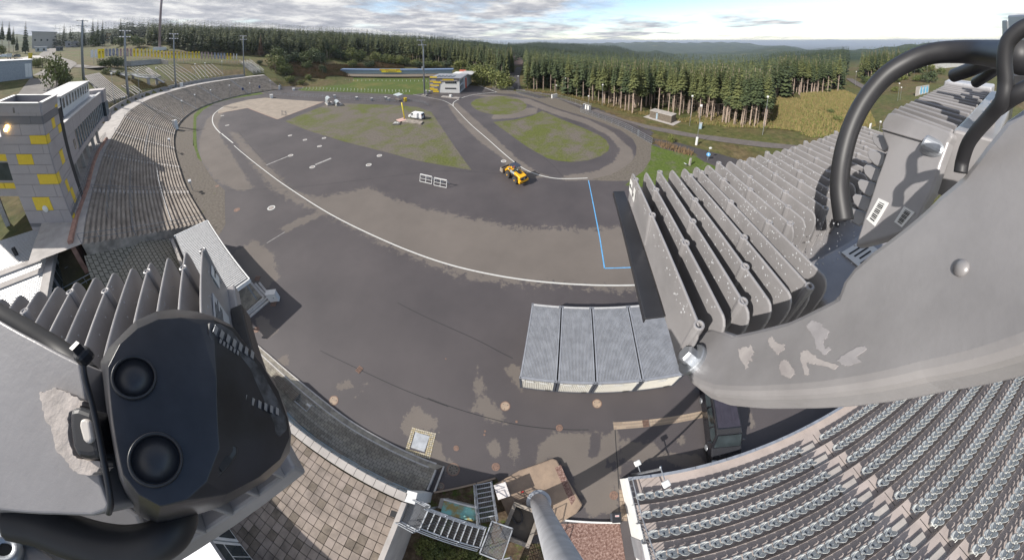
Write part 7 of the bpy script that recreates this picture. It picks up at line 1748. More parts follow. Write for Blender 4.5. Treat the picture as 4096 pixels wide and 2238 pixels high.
for a, b in zip(q_, q_[1:]):
 for g in range(1, 6): p = a + (b - a) * (g / 6); mb.tube([p + Vector((0, 0, .1)), p + Vector((0, 0, 1.0))], .012, 5)
mb.build('end_balusters', M_steel, ss)
mb = MB(); mb.tube([p + Vector((0, 0, 1.05)) for p in q_], .03, 6); mb.tube([p + Vector((0, 0, .12)) for p in q_], .02, 6); mb.build('end_rail', M_steel, ss)
def shell(pts_rows, th):
 mb = MB(); n, m = len(pts_rows), len(pts_rows[0]); V_ = [Vector(p) for r in pts_rows for p in r]; nv = []
 for a in range(n):
  for b in range(m):
   du = Vector(pts_rows[a][min(b + 1, m - 1)]) - Vector(pts_rows[a][max(b - 1, 0)]); dv = Vector(pts_rows[min(a + 1, n - 1)][b]) - Vector(pts_rows[max(a - 1, 0)][b]); nv.append(du.cross(dv).normalized())
 V2 = [v - k * th for v, k in zip(V_, nv)]; N_ = n * m; fs = []
 for a in range(n - 1):
  for b in range(m - 1): i = a * m + b; fs += [(i, i + 1, i + m + 1, i + m), (N_ + i, N_ + i + m, N_ + i + m + 1, N_ + i + 1)]
 rim = [(0, b) for b in range(m)] + [(a, m - 1) for a in range(1, n)] + [(n - 1, b) for b in range(m - 2, -1, -1)] + [(a, 0) for a in range(n - 2, 0, -1)]
 ix = [a * m + b for a, b in rim]
 for a, b in zip(ix, ix[1:] + ix[:1]): fs.append((a, N_ + a, N_ + b, b))
 return mb.add(V_ + V2, fs)
pan = shell([[(x * .215, y - .05 * x * x * (1 if y > 0 else 0), .42 + .05 * x * x + dz) for x in (-1, -.6, 0, .6, 1)] for y, dz in ((-.14, .03), (-.08, 0), (.02, 0), (.12, .015), (.15, -.02))], .02)
bkr = shell([[(x * .215 * (1 - .12 * f), -.17 - .06 * f + .07 * x * x, .50 + .34 * f - .06 * f * x * x) for x in (-1, -.6, 0, .6, 1)] for f in (0, .35, .7, 1)], .018)
leg = MB(); leg.box((0, -.10, .24), (.05, .12, .46)); leg.box((0, -.22, .44), (.40, .04, .04))
pan_me, bk_me, lg_me = pan.mesh('seat_pan'), bkr.mesh('seat_back'), leg.mesh('seat_bracket')
for m_ in (pan_me, bk_me): m_.materials.append(M_seat)
lg_me.materials.append(M_contd)
seat_pos = []
for i in range(NRW - 1):
 s_ = X0 + .42
 while s_ < 44:
  if not 15.15 < s_ < 16.75:
   y = rowy(i, s_) - .02; seat_pos.append((math.hypot(s_, y), i, s_, y, rz(i), math.atan2(-.14 - .0024 * (s_ - 5.3), 1)))
  s_ += .5
seat_pos.sort(); inview = [q for q in seat_pos if not (q[1] == 0 and q[2] > 24)]
RN = ['first row', 'second row', 'third row', 'fourth row', 'fifth row', 'sixth row', 'seventh row', 'eighth row', 'ninth row', 'tenth row', 'eleventh row', 'twelfth row', 'thirteenth row', 'fourteenth row', 'fifteenth row']
proto_seat = None
for k, (_, i, x, y, z, a) in enumerate(inview):
 if k >= 300: break
 ref_ = 'left of the stepped aisle' if x < 15.5 else 'right of the stepped aisle'
 if x < 15.5:
  n_ = int(round((x - X0 - .42) / .5)) + 1; w = '%s from the end railing' % ordn(n_)
 else: w = '%s beyond the stepped aisle' % ordn(int((x - 16.75) / .5) + 1)
 o = empty('stadium_seat', (x, y, z), a, 'white seat, %s row of the stand, %s' % (RN[i][:-4], w), 'seat', 'white seats of the stand')
 for nm, me_ in (('seat_pan', pan_me), ('backrest', bk_me), ('bracket', lg_me)): obj(nm, me_, None, o)
V_, T_ = tri_arrays(MB().add(pan.v, pan.f).add(bkr.v, bkr.f).add(leg.v, leg.f)); far_ = inview[300:]
pos = np.array([[q[2], q[3], q[4]] for q in far_]); VV, TT = tile(V_, T_, pos, np.ones((len(pos), 2)), np.array([q[5] for q in far_]))
tag(obj('far_seats', np_mesh('far_seats', VV, TT), M_seat), kind='stuff')
lp = empty('stand_lamp_post', (5.75, -.42, 0), 0, 'grey lamp post with two white lamp heads at the corner of the seat stand', 'lamp post')
mb = MB(); mb.tube([(0, 0, 0), (0, 0, 5.6), (-.05, .1, 5.9)], .07, 10, r1=.05); mb.build('pole', M_steel, lp, smooth=True)
for a_, b_ in (((0, 0, 2.0), (-.05, .45, 2.05)), ((0, 0, 5.7), (.0, -.5, 5.75))): mb = MB(); mb.tube([a_, b_], .03, 6); mb.build('arm', M_steel, lp)
for c in ((-.05, .55, 2.1), (.0, -.68, 5.78)): mb = MB(); mb.box(c, (.36, .30, .14), .2); bevel(mb.build('lamp_head', M_white, lp), .05, 3)
# floodlights, bracket and cables beside the camera
CAMP = Vector((0, 0, CAM_H))
def fin_mesh(Lf, hgt_, r, th=.006, bosses=(), seg=4):
 "one heat sink fin in local axes: x across (thickness), y along, z up; top edge at z=0"
 pr = [(0, -hgt_)] + [(r * .55 - r * .55 * math.cos(t), -r + r * math.sin(t)) for t in np.linspace(0, 1.57, seg + 1)] + [(Lf - r * .55 + r * .55 * math.sin(t), -r + r * math.cos(t)) for t in np.linspace(0, 1.57, seg + 1)] + [(Lf, -hgt_)]
 mb = MB(); n = len(pr); mb.add([(-th / 2, y, z) for y, z in pr] + [(th / 2, y, z) for y, z in pr], [tuple(range(n)), tuple(range(2 * n - 1, n - 1, -1))] + [(i, n + i, n + (i + 1) % n, (i + 1) % n) for i in range(n)])
 for f in bosses:
  y = f * Lf; mb.lathe((0, y, -.1), [(.007, -.02), (.0105, .07), (.0105, .1015), (.005, .1015), (.005, .09)], 12)
 return mb
def lamp_axes(o, u, v):
 u = Vector(u).normalized(); v = Vector(v); v = (v - u * v.dot(u)).normalized(); w = u.cross(v)
 m = Matrix((u, v, w)).transposed().to_4x4(); m.translation = CAMP + Vector(o)
 if w.z < 0: m = Matrix((u, v, -w)).transposed().to_4x4(); m.translation = CAMP + Vector(o)
 return m
def floodlight(name, m, n, lens, bos, label, h=.145):
 o = empty(name, m.translation, 0, label, 'floodlight'); q = m.copy(); q.translation = (0, 0, 0)
 for i in range(n):
  mb = fin_mesh(lens(i), h, .045, bosses=bos(i)); me_ = mb.mesh('fin'); f = obj('fin', me_, M_lamp, o); t = q.copy(); t.translation = q @ Vector((PITCH * i, 0, 0)); f.matrix_local = t
  bevel(f, .003, 2)
 return o, q
PITCH = .0499
mR = lamp_axes((.3714, .6888, -.4724), (.98487, -.16877, .0392), (-.169, -.9856, .0027))
def sub(o, q, mb, name, m_, bv=0, smooth=False):
 f = mb.build(name, m_, o, smooth); f.matrix_local = q
 if bv: bevel(f, bv, 2)
 return f
fR_, qR = floodlight('fin_floodlight', mR, 27, lambda i: .555 if i < 7 else .40 - .006 * (i - 7), lambda i: [(.10, .42, .97), (.22, .62), (.04, .5, .93), (.35, .8), (.12, .66)][i % 5], 'large grey floodlight with tall cooling fins right of the camera')
mb = MB(); mb.box((PITCH * 13.3, .24, -.145), (PITCH * 26.5, .48, .03)); sub(fR_, qR, mb, 'lamp_body', M_lamp, .006)
mb = MB(); mb.box((-.030, .20, -.130), (.046, .50, .006)); mb.box((-.052, .20, -.138), (.004, .50, .02)); sub(fR_, qR, mb, 'visor', M_black, .003)
mb = MB(); mb.box((PITCH * 9.5, .53, -.10), (.34, .14, .09)); sub(fR_, qR, mb, 'driver_housing', M_lamp, .008)
mb = MB(); mb.box((PITCH * 10.2, .53, -.052), (.10, .10, .002)); lb_ = sub(fR_, qR, mb, 'type_label', M_white)
mb = MB()
for k in range(7): mb.box((PITCH * 10.2, .495 + k * .012, -.0505), (.075 - .012 * (k % 3), .004, .001))
sub(fR_, qR, mb, 'label_print', M_dark)
mb = MB(); mb.box((-.0055, .045, -.055), (.002, .07, .05)); sub(fR_, qR, mb, 'sticker', M_white)
mb = MB(); mb.box((-.0070, .035, -.052), (.001, .035, .005)); mb.add([(-.0072, .012, -.052), (-.0072, .026, -.042), (-.0072, .026, -.062)], [(0, 1, 2)]); mb.box((-.0070, .062, -.06), (.001, .012, .012)); sub(fR_, qR, mb, 'sticker_arrow', M_dark)
mL = lamp_axes((-1.124, -.3605, -.538), (.424, .9054, -.0222), (.9037, -.4214, .0763))
fL_, qL = floodlight('fin_floodlight', mL, 12, lambda i: .555, lambda i: [(.10, .55), (), (.16, .6), ()][i % 4] if i < 11 else (.06, .55), 'grey floodlight with pointed cooling fins behind the black camera module', .17)
mb = MB(); mb.box((PITCH * 5.5, .27, -.19), (PITCH * 12, .56, .04)); sub(fL_, qL, mb, 'lamp_body', M_lamp, .006)
X_ = PITCH * 11
mb = MB(); mb.box((X_ + .022, .24, -.165), (.032, .28, .008)); mb.box((X_ + .037, .24, -.19), (.004, .28, .05)); sub(fL_, qL, mb, 'visor', M_black, .003)
mb = MB(); mb.box((X_ + .0055, .055, -.075), (.002, .055, .05)); sub(fL_, qL, mb, 'sticker', M_white)
mb = MB(); mb.box((X_ + .0068, .055, -.07), (.001, .03, .005)); mb.add([(X_ + .0072, .03, -.07), (X_ + .0072, .044, -.06), (X_ + .0072, .044, -.08)], [(0, 1, 2)]); sub(fL_, qL, mb, 'sticker_arrow', M_dark)
mb = MB(); mb.box((X_ + .0055, .29, -.095), (.002, .27, .085)); sub(fL_, qL, mb, 'type_label', mat('pale_grey_label', (.43, .44, .46), .5, var=.03))
mb = MB()
for k in range(6): mb.box((X_ + .0068, .24 - .01 * (k % 3), -.062 - .007 * k), (.001, .12 - .02 * (k % 2), .0028))
for y, z in ((.355, -.09), (.40, -.115)): mb.box((X_ + .0068, y, z), (.001, .004, .05)); mb.box((X_ + .0068, y + .02, z + .02), (.001, .045, .004))
sub(fL_, qL, mb, 'label_print', M_dark)
fcu = qL.copy(); fcu.translation = qL @ Vector((X_ + .0074, .31, -.105)); ax_ = qL.to_3x3()
for k, c_ in enumerate('CE'): text('lettering', c_, M_dark, .035, frame_matrix(qL @ Vector((X_ + .0075, .29 + .022 * k, -.105)), ax_ @ Vector((0, 1, 0)), ax_ @ Vector((0, 0, 1))), fL_)
def drops(o, q, n, fx, label_mat):
 V_, T_ = [], []
 for _ in range(n):
  x, y, z, r, s_ = fx(); b = len(V_); V_.append((x + s_ * r * .55, y, z))
  for k in range(6): a = k * 1.047; V_.append((x + s_ * r * .35, y + math.cos(a) * r * .6, z + math.sin(a) * r * .75))
  for k in range(6): a = k * 1.047; V_.append((x, y + math.cos(a) * r, z + math.sin(a) * r * 1.25))
  for k in range(6): k2 = (k + 1) % 6; T_ += [(b, b + 1 + k, b + 1 + k2), (b + 1 + k, b + 7 + k, b + 7 + k2), (b + 1 + k, b + 7 + k2, b + 1 + k2)]
 f = obj('water_drops', np_mesh('water_drops', np.array(V_), np.array(T_)), label_mat, o, True); f.matrix_local = q; f['kind'] = 'stuff'
M_drop = bpy.data.materials.new('water_drop'); M_drop.use_nodes = True; _p = M_drop.node_tree.nodes['Principled BSDF']; _p.inputs['Base Color'].default_value = (.55, .56, .58, 1); _p.inputs['Roughness'].default_value = .06; _p.inputs['Transmission Weight'].default_value = .35
drops(fR_, qR, 900, lambda: (PITCH * random.randint(0, 14) - .0031, random.uniform(.03, .52), -random.uniform(.004, .06) * random.uniform(.3, 1), random.uniform(.0009, .0028), -1), M_drop)
drops(fL_, qL, 700, lambda: (PITCH * random.randint(2, 11) + .0031, random.uniform(.05, .5), -random.uniform(.01, .13), random.uniform(.0010, .0030), 1), M_drop)
def plane3(a, b, c): n = (b - a).cross(c - a).normalized(); return a, (n if n.dot(CAMP - a) > 0 else -n)
def plate(par, name, px, pl, th, m_, off=0.0, bv=0.0):
 o_, n = pl; pts = [on_plane(p, o_ + n * off, n) for p in px]
 mb = MB(); mb.slab([p - par.location for p in pts], -n * th); f = mb.build(name, m_, par, recalc=True)
 if bv: bevel(f, bv, 3)
 return f
def jag(poly, a, n=5):
 out = []
 for p, q_ in zip(poly, poly[1:] + poly[:1]):
  for k in range(n): f = k / n; w = a * (1 if 0 < k else .3); out.append((p[0] + (q_[0] - p[0]) * f + random.uniform(-w, w), p[1] + (q_[1] - p[1]) * f + random.uniform(-w, w)))
 return out
pA = plane3(S(2767, 1447, .62), S(4096, 1380, .34), S(3950, 560, .42))
arm = empty('lamp_bracket', pA[0], 0, 'broad light grey bracket arm with peeling paint at the right edge', 'bracket')
oc = [(2728, 1470), (2722, 1425), (2740, 1384), (2776, 1345), (2826, 1310), (2862, 1300), (2900, 1312), (2940, 1326), (3050, 1300), (3153, 1272), (3260, 1220), (3340, 1178), (3362, 1120), (3406, 1062), (3480, 995), (3570, 927), (3697, 820), (3746, 770), (3840, 690), (3926, 575), (4010, 470), (4130, 380), (4400, 300), (4400, 1250), (4096, 1408), (3910, 1462), (3683, 1505), (3400, 1556), (3200, 1574), (3097, 1576), (2977, 1577), (2846, 1566), (2785, 1543), (2745, 1510)]
plate(arm, 'arm', oc, pA, .045, M_lamp, 0, .012)
M_peel = mat('peeled_primer', (.40, .37, .355), .8, scale=30, col2=(.29, .265, .26))
for k, poly in enumerate(([(778, 1262), (805, 1245), (835, 1250), (850, 1232), (868, 1275), (850, 1305), (858, 1325), (835, 1322), (832, 1362), (818, 1368), (800, 1330), (783, 1300)], [(945, 1200), (968, 1185), (982, 1215), (1010, 1230), (1040, 1232), (1038, 1258), (1010, 1272), (1000, 1290), (975, 1262), (955, 1240)], [(1005, 1345), (1030, 1318), (1060, 1325), (1092, 1372), (1098, 1400), (1060, 1420), (1020, 1400)], [(1160, 1125), (1190, 1098), (1235, 1108), (1262, 1140), (1290, 1160), (1280, 1190), (1258, 1200), (1262, 1262), (1290, 1245), (1302, 1258), (1262, 1290), (1215, 1255), (1208, 1200), (1185, 1160)], [(1130, 1275), (1165, 1262), (1200, 1290), (1250, 1320), (1340, 1350), (1320, 1372), (1240, 1345), (1190, 1340), (1160, 1330), (1180, 1400), (1150, 1400), (1132, 1330)], [(1330, 1320), (1400, 1270), (1450, 1245), (1490, 1240), (1500, 1255), (1440, 1300), (1470, 1330), (1400, 1350), (1360, 1345)])):
 plate(arm, 'peeled_patch', PL('l', jag(poly, 5)), pA, .0012, M_peel if k not in (3, 5) else mat('peel_grey', (.30, .285, .29), .8, scale=25, var=.15), .0005)
bo_ = on_plane(P('l', 528, 1322), pA[0], pA[1]) - arm.location
mb = MB(); mb.lathe(bo_, [(.030, 0), (.030, .006), (.028, .008)], 28, pA[1]); w_ = mb.build('washer', M_steel, arm)
mb = MB(); mb.lathe(bo_ + pA[1] * .007, [(.017, 0), (.017, .014), (.014, .018)], 6, pA[1]); mb.build('bolt_head', M_steel, w_)
mb = MB(); mb.lathe(on_plane((3845, 1070), *pA) - arm.location, [(.008, -.002), (.007, .002), (.002, .004)], 16, pA[1]); mb.build('paint_bump', M_lamp, arm, smooth=True)
zf = CAM_H - .125
def TP(x, y): return G(*P('h', x, y), zf)
L0, L1, R0, R1 = TP(672, 600), TP(1052, 425), TP(1125, 765), TP(1400, 478)
fl3 = empty('fin_floodlight', (L0 + R0) / 2, 0, 'grey floodlight with horizontal fins and barcode labels at the upper right', 'floodlight')
nF = 15
for i in range(nF):
 f = i / (nF - 1); a, b = L0 + (L1 - L0) * f, R0 + (R1 - R0) * f; d_ = (b - a).normalized(); t = Vector((-d_.y, d_.x, 0)) * .0026; dn = Vector((0, 0, -.05))
 mb = MB(); pts = [a - d_ * .004 + dn, a - d_ * .004 + dn * .35, a + d_ * .010, b, b + dn]; mb.slab([p - t - fl3.location for p in pts], t * 2); bevel(mb.build('fin', M_lamp, fl3, recalc=True), .0025, 2)
mb = MB(); e_ = Vector((0, 0, -.052)); mb.slab([p + e_ - fl3.location for p in (L0, L1, R1, R0)], Vector((0, 0, -.02))); mb.build('fin_base', M_steeld, fl3, recalc=True)
mb = MB(); r_ = (R1 - R0); k_ = Vector((r_.y, -r_.x, 0)).normalized(); k_ = k_ if k_.dot(R0 - L0) > 0 else -k_
mb.slab([p - fl3.location for p in (R0, R1, R1 + k_ * .06, R0 + k_ * .06)], Vector((0, 0, -.10))); bevel(mb.build('end_frame', M_lamp, fl3, recalc=True), .004, 2)
for i in range(4):
 p = R0 + r_ * (.15 + .2 * i) + k_ * .035 - fl3.location; mb = MB(); mb.box(p + Vector((0, 0, .004)), (.028, .008, .010), math.atan2(r_.y, r_.x) + 1.57); mb.build('clip', M_lamp, fl3)
mb = MB(); mb.slab([p - fl3.location + Vector((0, 0, .006)) for p in (L1 + (L1 - L0) * .02, L1 + (L1 - L0) * .18, R1 + (R1 - R0) * .22, R1 + (R1 - R0) * .03)], Vector((0, 0, -.06))); bevel(mb.build('top_cover', mat('worn_cover', (.40, .40, .42), .5, scale=18, col2=(.22, .22, .24), stops=(.38, .52)), fl3, recalc=True), .004)
dS = (R0 - L0).normalized(); nS = Vector((dS.y, -dS.x, 0)); nS = nS if nS.dot(CAMP - L0) > 0 else -nS
pS = (L0 + nS * .006, (nS * .93 + Vector((0, 0, .37))).normalized())
plate(fl3, 'end_plate', PL('h', [(628, 668), (645, 640), (700, 640), (860, 690), (1105, 775), (1120, 810), (1085, 860), (1030, 1010), (960, 1220), (900, 1330), (820, 1500), (400, 1620), (470, 1400), (560, 1130), (640, 900), (600, 800), (596, 720)]), pS, .02, M_lamp, 0, .006)
plate(fl3, 'plate_rib', PL('h', [(590, 762), (600, 752), (760, 790), (900, 836), (895, 850), (760, 812)]), pS, .006, M_lamp, .005, .002)
for poly in ([(575, 1265), (648, 1300), (545, 1470), (485, 1420)], [(762, 1325), (840, 1370), (745, 1480), (690, 1440)]):
 plate(fl3, 'barcode_label', PL('h', poly), pS, .002, M_white, .0015)
 for k in range(11):
  f0, f1 = .12 + k * .072, .12 + k * .072 + (.045 if k % 3 else .025); A, B, C_, D_ = poly
  def lp_(a, b, f): return (a[0] + (b[0] - a[0]) * f, a[1] + (b[1] - a[1]) * f)
  e0, e1 = [(lp_(lp_(A, D_, f), lp_(B, C_, f), .25), lp_(lp_(A, D_, f), lp_(B, C_, f), .75)) for f in (f0, f1)]
  plate(fl3, 'barcode_bar', PL('h', [e0[0], e0[1], e1[1], e1[0]]), pS, .001, M_dark, .0024)
for i, (x, y) in enumerate(((585, 835), (552, 950), (520, 1060), (480, 1168), (442, 1275), (398, 1378))):
 pl_ = (pS[0] - pS[1] * (.022 + .012 * i), pS[1])
 plate(fl3, 'fin_end', PL('h', [(x - 62, y - 18), (x - 40, y - 42), (x + 20, y - 30), (x + 75, y - 10), (x + 60, y + 70), (x + 30, y + 92), (x - 10, y + 70), (x - 48, y + 30)]), pl_, .006, M_lamp, 0, .0025)
p0 = on_plane(P('h', 990, 905), pS[0], pS[1]); mb = MB(); mb.lathe(p0 - fl3.location - pS[1] * .005, [(.013, -.01), (.0145, 0), (.0145, .020), (.013, .023), (.007, .023), (.007, .016)], 22, (pS[1] * .5 - dS * .85).normalized()); mb.build('cap_bolt', M_steel, fl3)
def cable(name, sheet_, pts, r, label, m_=M_rubber, cat='cable'):
 P3 = [S(*P(sheet_, x, y), d) for x, y, d in pts]; q = [P3[0]]
 n = len(P3)
 def cr(p0, p1, p2, p3, t): return .5 * ((2 * p1) + (p2 - p0) * t + (2 * p0 - 5 * p1 + 4 * p2 - p3) * t * t + (3 * p1 - p0 - 3 * p2 + p3) * t ** 3)
 for i in range(n - 1):
  for k in range(1, 9): q.append(cr(P3[max(i - 1, 0)], P3[i], P3[i + 1], P3[min(i + 2, n - 1)], k / 8))
 o = empty(name, P3[0], 0, label, cat); mb = MB(); mb.tube([p - P3[0] for p in q], r, 16); mb.build('jacket', m_, o, smooth=True); return o
cable('black_cable', 'h', [(320, 1430, .66), (290, 1200, .66), (310, 980, .66), (370, 760, .67), (470, 560, .68), (620, 380, .69), (790, 270, .70), (960, 210, .70), (1150, 195, .69), (1320, 200, .66), (1460, 215, .60), (1640, 240, .52)], .0190, 'thick black cable arching from the right edge down to the light fins')
cable('black_cable', 'A', [(-120, 1010, .95), (100, 930, .9), (280, 850, .86), (440, 790, .8), (600, 700, .75)], .0150, 'black cable running to the upper right lamp, lower of the two short ones')
cable('black_cable', 'A', [(180, 1100, .98), (330, 1000, .92), (480, 890, .86), (640, 780, .8)], .0125, 'short black cable right of the lower one, by the steel box')
cable('black_strap', 'W', [(3842, 690, .42), (3850, 640, .42), (3872, 575, .41), (3910, 520, .40), (3965, 458, .39), (4010, 400, .38), (4022, 330, .38), (4018, 250, .38), (4026, 180, .38), (4060, 135, .38), (4110, 105, .38), (4180, 90, .38)], .0068, 'black rubber strap looping at the upper right edge', cat='strap')
cable('black_strap', 'W', [(3990, 430, .39), (4030, 400, .385), (4070, 375, .38), (4130, 345, .38), (4200, 320, .38)], .0075, 'black rubber strap running off the right edge below the loop', cat='strap')
sb2 = empty('steel_box', S(*P('A', 740, 600), .9), 0, 'galvanised steel box with square edges at the upper right corner', 'box')
pX = plane3(S(*P('A', 600, 600), .9), S(*P('A', 1100, 600), .8), S(*P('A', 600, 1000), .9))
plate(sb2, 'front', PL('A', [(598, 205), (900, 190), (1300, 190), (1300, 985), (640, 965)]), pX, .2, M_steel, 0, .003)
plate(sb2, 'side_flange', PL('A', [(525, 272), (594, 268), (600, 700), (520, 700)]), pX, .02, M_steel, -.02, .002)
plate(sb2, 'lower_panel', PL('A', [(650, 990), (1300, 1000), (1300, 1150), (670, 1190)]), pX, .05, M_lamp, .0, .003)
mc = S(*P('i', 1040, 610), .34); mod = empty('camera_module', mc, 0, 'black weatherproof camera module with two round marked caps', 'camera')
ocm = [(545, 330), (590, 255), (650, 190), (735, 110), (850, 58), (950, 47), (1060, 58), (1160, 85), (1250, 130), (1300, 205), (1400, 320), (1490, 440), (1555, 600), (1580, 720), (1572, 820), (1520, 900), (1440, 975), (1330, 1045), (1200, 1115), (1050, 1165), (930, 1200), (850, 1212), (760, 1170), (690, 1090), (640, 980), (600, 850), (570, 700), (548, 540)]
import bmesh
PF = plane3(S(*P('i', 728, 420), .270), S(*P('i', 845, 862), .262), S(*P('i', 1130, 560), .268)); pE = plane3(S(*P('i', 1150, 150), .285), S(*P('i', 1560, 690), .315), S(*P('i', 1150, 760), .270))
hp = [on_plane(P('i', x, y), *PF) for x, y in ((585, 360), (650, 235), (745, 150), (860, 100), (980, 92), (1085, 130), (1135, 260), (1175, 420), (1195, 600), (1190, 800), (1120, 980), (1010, 1080), (870, 1115), (750, 1050), (665, 940), (610, 720))] + [on_plane(P('i', x, y), *pE) for x, y in ((1160, 105), (1270, 150), (1420, 345), (1510, 490), (1562, 640), (1572, 740), (1520, 860), (1400, 960), (1230, 1050))] + [S(*P('i', x, y), .43) for x, y in ocm]
bm = bmesh.new(); vs_ = [bm.verts.new(p - mc) for p in hp]; bmesh.ops.convex_hull(bm, input=vs_); bmesh.ops.delete(bm, geom=[v for v in bm.verts if not v.link_faces], context='VERTS'); bmesh.ops.dissolve_limit(bm, angle_limit=R_(6), verts=bm.verts, edges=bm.edges); bmesh.ops.recalc_face_normals(bm, faces=bm.faces)
me = bpy.data.meshes.new('housing'); bm.to_mesh(me); bm.free(); hs_ = obj('housing', me, mat('module_black', (.020, .021, .026), .34, scale=25, var=.35), mod, True); bevel(hs_, .009, 4).modifiers[0].angle_limit = R_(12)
def mod_plane(x, y, d): c = S(*P('i', x, y), d); return c, (CAMP - c).normalized()
for k, (x, y, r, d) in enumerate(((728, 420, 122, 0), (845, 862, 148, 0))):
 c = on_plane(P('i', x, y), *PF); n = PF[1]; d = (c - CAMP).length; sc = r * .7376 / 877 / (1 + math.tan(math.acos(max(-1, min(1, ray(*P('i', x, y)).y))) / 2) ** 2) * d
 mb = MB(); mb.lathe(c - mc - n * .004, [(sc * 1.02, 0), (sc * 1.02, .006), (sc * .95, .0085), (sc * .88, .006), (sc * .84, .003), (sc * .82, .006), (sc * .1, .0065)], 40, n); cp = mb.build('lens_cap', M_black, mod, True)
 up = Vector((0, 0, 1)); e1 = n.cross(up).normalized(); e2 = e1.cross(n).normalized(); e1 = -e1 if e1.dot(Vector((ray(*P('i', x + 20, y)) - ray(*P('i', x, y)))[:])) < 0 else e1
 dn = e1 * .35 - e2 * .94; rt = e1 * .94 + e2 * .35
 text('lettering', 'M 20/26', mat('cap_print', (.10, .10, .11), .4), sc * .42, frame_matrix(c - mc + n * .0012 + rt * sc * .12, dn, rt), mod, .0006)
 mb = MB(); b0 = c - mc + n * .002 - rt * sc * .52; mb.slab([b0 + dn * a * sc + rt * b * sc for a, b in ((-.28, -.1), (-.2, -.16), (.2, -.16), (.28, -.1), (.28, .1), (.2, .16), (-.2, .16), (-.28, .1))], -n * .005); bevel(mb.build('cap_slot', mat('slot_edge', (.12, .12, .13), .4), mod, recalc=True), .0012)
plate(mod, 'side_window', PL('i', [(1140, 118), (1200, 125), (1262, 165), (1330, 250), (1420, 375), (1500, 520), (1555, 640), (1560, 700), (1520, 738), (1450, 700), (1370, 640), (1280, 530), (1210, 400), (1160, 260), (1135, 170)]), pE, .01, mat('speckled_window', (.055, .055, .06), .5, scale=120, var=.6), .0015, .001)
for k, (x, y, s_) in enumerate(((1185, 150, .011), (1205, 215, .006), (1512, 585, .010))):
 c = on_plane(P('i', x, y), pE[0] + pE[1] * .0022, pE[1]); n = pE[1]; e1 = n.cross(Vector((0, 0, 1))).normalized()
 for j in range(6 if k else 7): mb = MB(); q0 = c - mc - e1.cross(n) * (j * s_ * .55) * (1 if k != 2 else -1); mb.slab([q0, q0 + e1 * s_ * .5, q0 + e1 * s_ * .5 + Vector((0, 0, s_ * .38)), q0 + Vector((0, 0, s_ * .38))], -n * .0005); mb.build('print_mark', M_steel, mod, recalc=True)
pO = (on_plane(P('i', 1195, 880), *pE) + (CAMP - mc).normalized() * .004, (pE[1] + PF[1]).normalized()); plate(mod, 'oval_recess', PL('i', [(1103, 985), (1105, 925), (1150, 850), (1210, 790), (1265, 772), (1292, 790), (1295, 830), (1250, 900), (1190, 960), (1135, 992)]), pO, .004, M_black, 0, .002); plate(mod, 'oval_socket', PL('i', [(1168, 878), (1235, 838), (1262, 862), (1205, 925)]), pO, .003, M_dark, .0012)
pG = plane3(S(*P('i', 50, 300), .42), S(*P('i', 520, 1000), .36), S(*P('i', 50, 1100), .40))
gpl = empty('bracket_plate', pG[0], 0, 'smooth light grey bracket plate with pale filler at the left edge', 'bracket')
plate(gpl, 'plate', PL('i', [(-300, -40), (0, 108), (200, 218), (390, 318), (432, 338), (455, 470), (500, 720), (545, 980), (592, 1110), (575, 1140), (500, 1166), (300, 1160), (0, 1140), (-300, 1130)]), pG, .05, M_lamp, 0, .01)
plate(gpl, 'filler_patch', PL('i', jag([(212, 500), (250, 488), (300, 472), (350, 490), (400, 520), (455, 545), (430, 585), (385, 600), (365, 640), (380, 780), (400, 840), (450, 860), (540, 868), (548, 905), (500, 945), (440, 945), (390, 915), (350, 860), (305, 815), (288, 740), (280, 690), (240, 640), (228, 570)], 6, 4)), pG, .012, mat('filler_paste', (.42, .37, .335), .7, scale=30, var=.25, bump=.5, bscale=70, bdist=.003), .007, .004)
plate(gpl, 'latch', PL('i', [(372, 580), (430, 572), (510, 600), (548, 845), (480, 862), (410, 850), (385, 790), (372, 680)]), pG, .02, M_black, .014, .004)
plate(gpl, 'latch_slot', PL('i', [(432, 645), (458, 636), (485, 650), (500, 745), (492, 772), (465, 774), (448, 755), (428, 680)]), pG, .008, mat('cream_plastic', (.62, .57, .52), .5), .0165, .002)
cable('cable_tie', 'i', [(450, 330, .335), (462, 420, .333), (500, 560, .332), (535, 720, .332), (575, 930, .334), (600, 1090, .338), (590, 1150, .345)], .0018, 'thin black cable tie strap round the grey bracket plate', M_black, 'cable tie')
th_ = empty('tie_head', S(*P('i', 455, 300), .335), .4, 'square black cable tie head above the camera module', 'cable tie'); mb = MB(); mb.box((0, 0, 0), (.009, .011, .010)); bevel(mb.build('head', M_black, th_), .003); mb = MB(); mb.box((0, 0, .007), (.004, .006, .006)); mb.build('tail', M_black, th_)
cable('black_cable', 'i', [(-120, 20, .60), (0, 95, .58), (150, 180, .56), (300, 270, .54), (400, 345, .52), (480, 420, .50)], .0125, 'dark cable between the left light fins and the grey plate')
cable('black_cable', 'i', [(60, 1180, .46), (220, 1215, .45), (380, 1275, .44), (540, 1320, .43), (700, 1335, .42), (840, 1310, .41), (930, 1250, .41), (965, 1170, .42), (950, 1080, .45)], .0140, 'thick black cable curving below the camera module')
pH = plane3(S(*P('i', 0, 1300), .52), S(*P('i', 800, 1300), .50), S(*P('i', 300, 1500), .50))
hsn = empty('junction_housing', pH[0], 0, 'grey metal junction housing with screws in the lower left corner', 'housing')
plate(hsn, 'cover', PL('i', [(-200, 1110), (150, 1120), (230, 1290), (210, 1330), (290, 1390), (280, 1500), (-200, 1500)]), pH, .05, M_lamp, .012, .004)
plate(hsn, 'back_plate', PL('i', [(-200, 1100), (640, 1060), (760, 1150), (830, 1290), (760, 1330), (690, 1380), (640, 1500), (-200, 1500)]), pH, .05, M_lamp, -.01, .005)
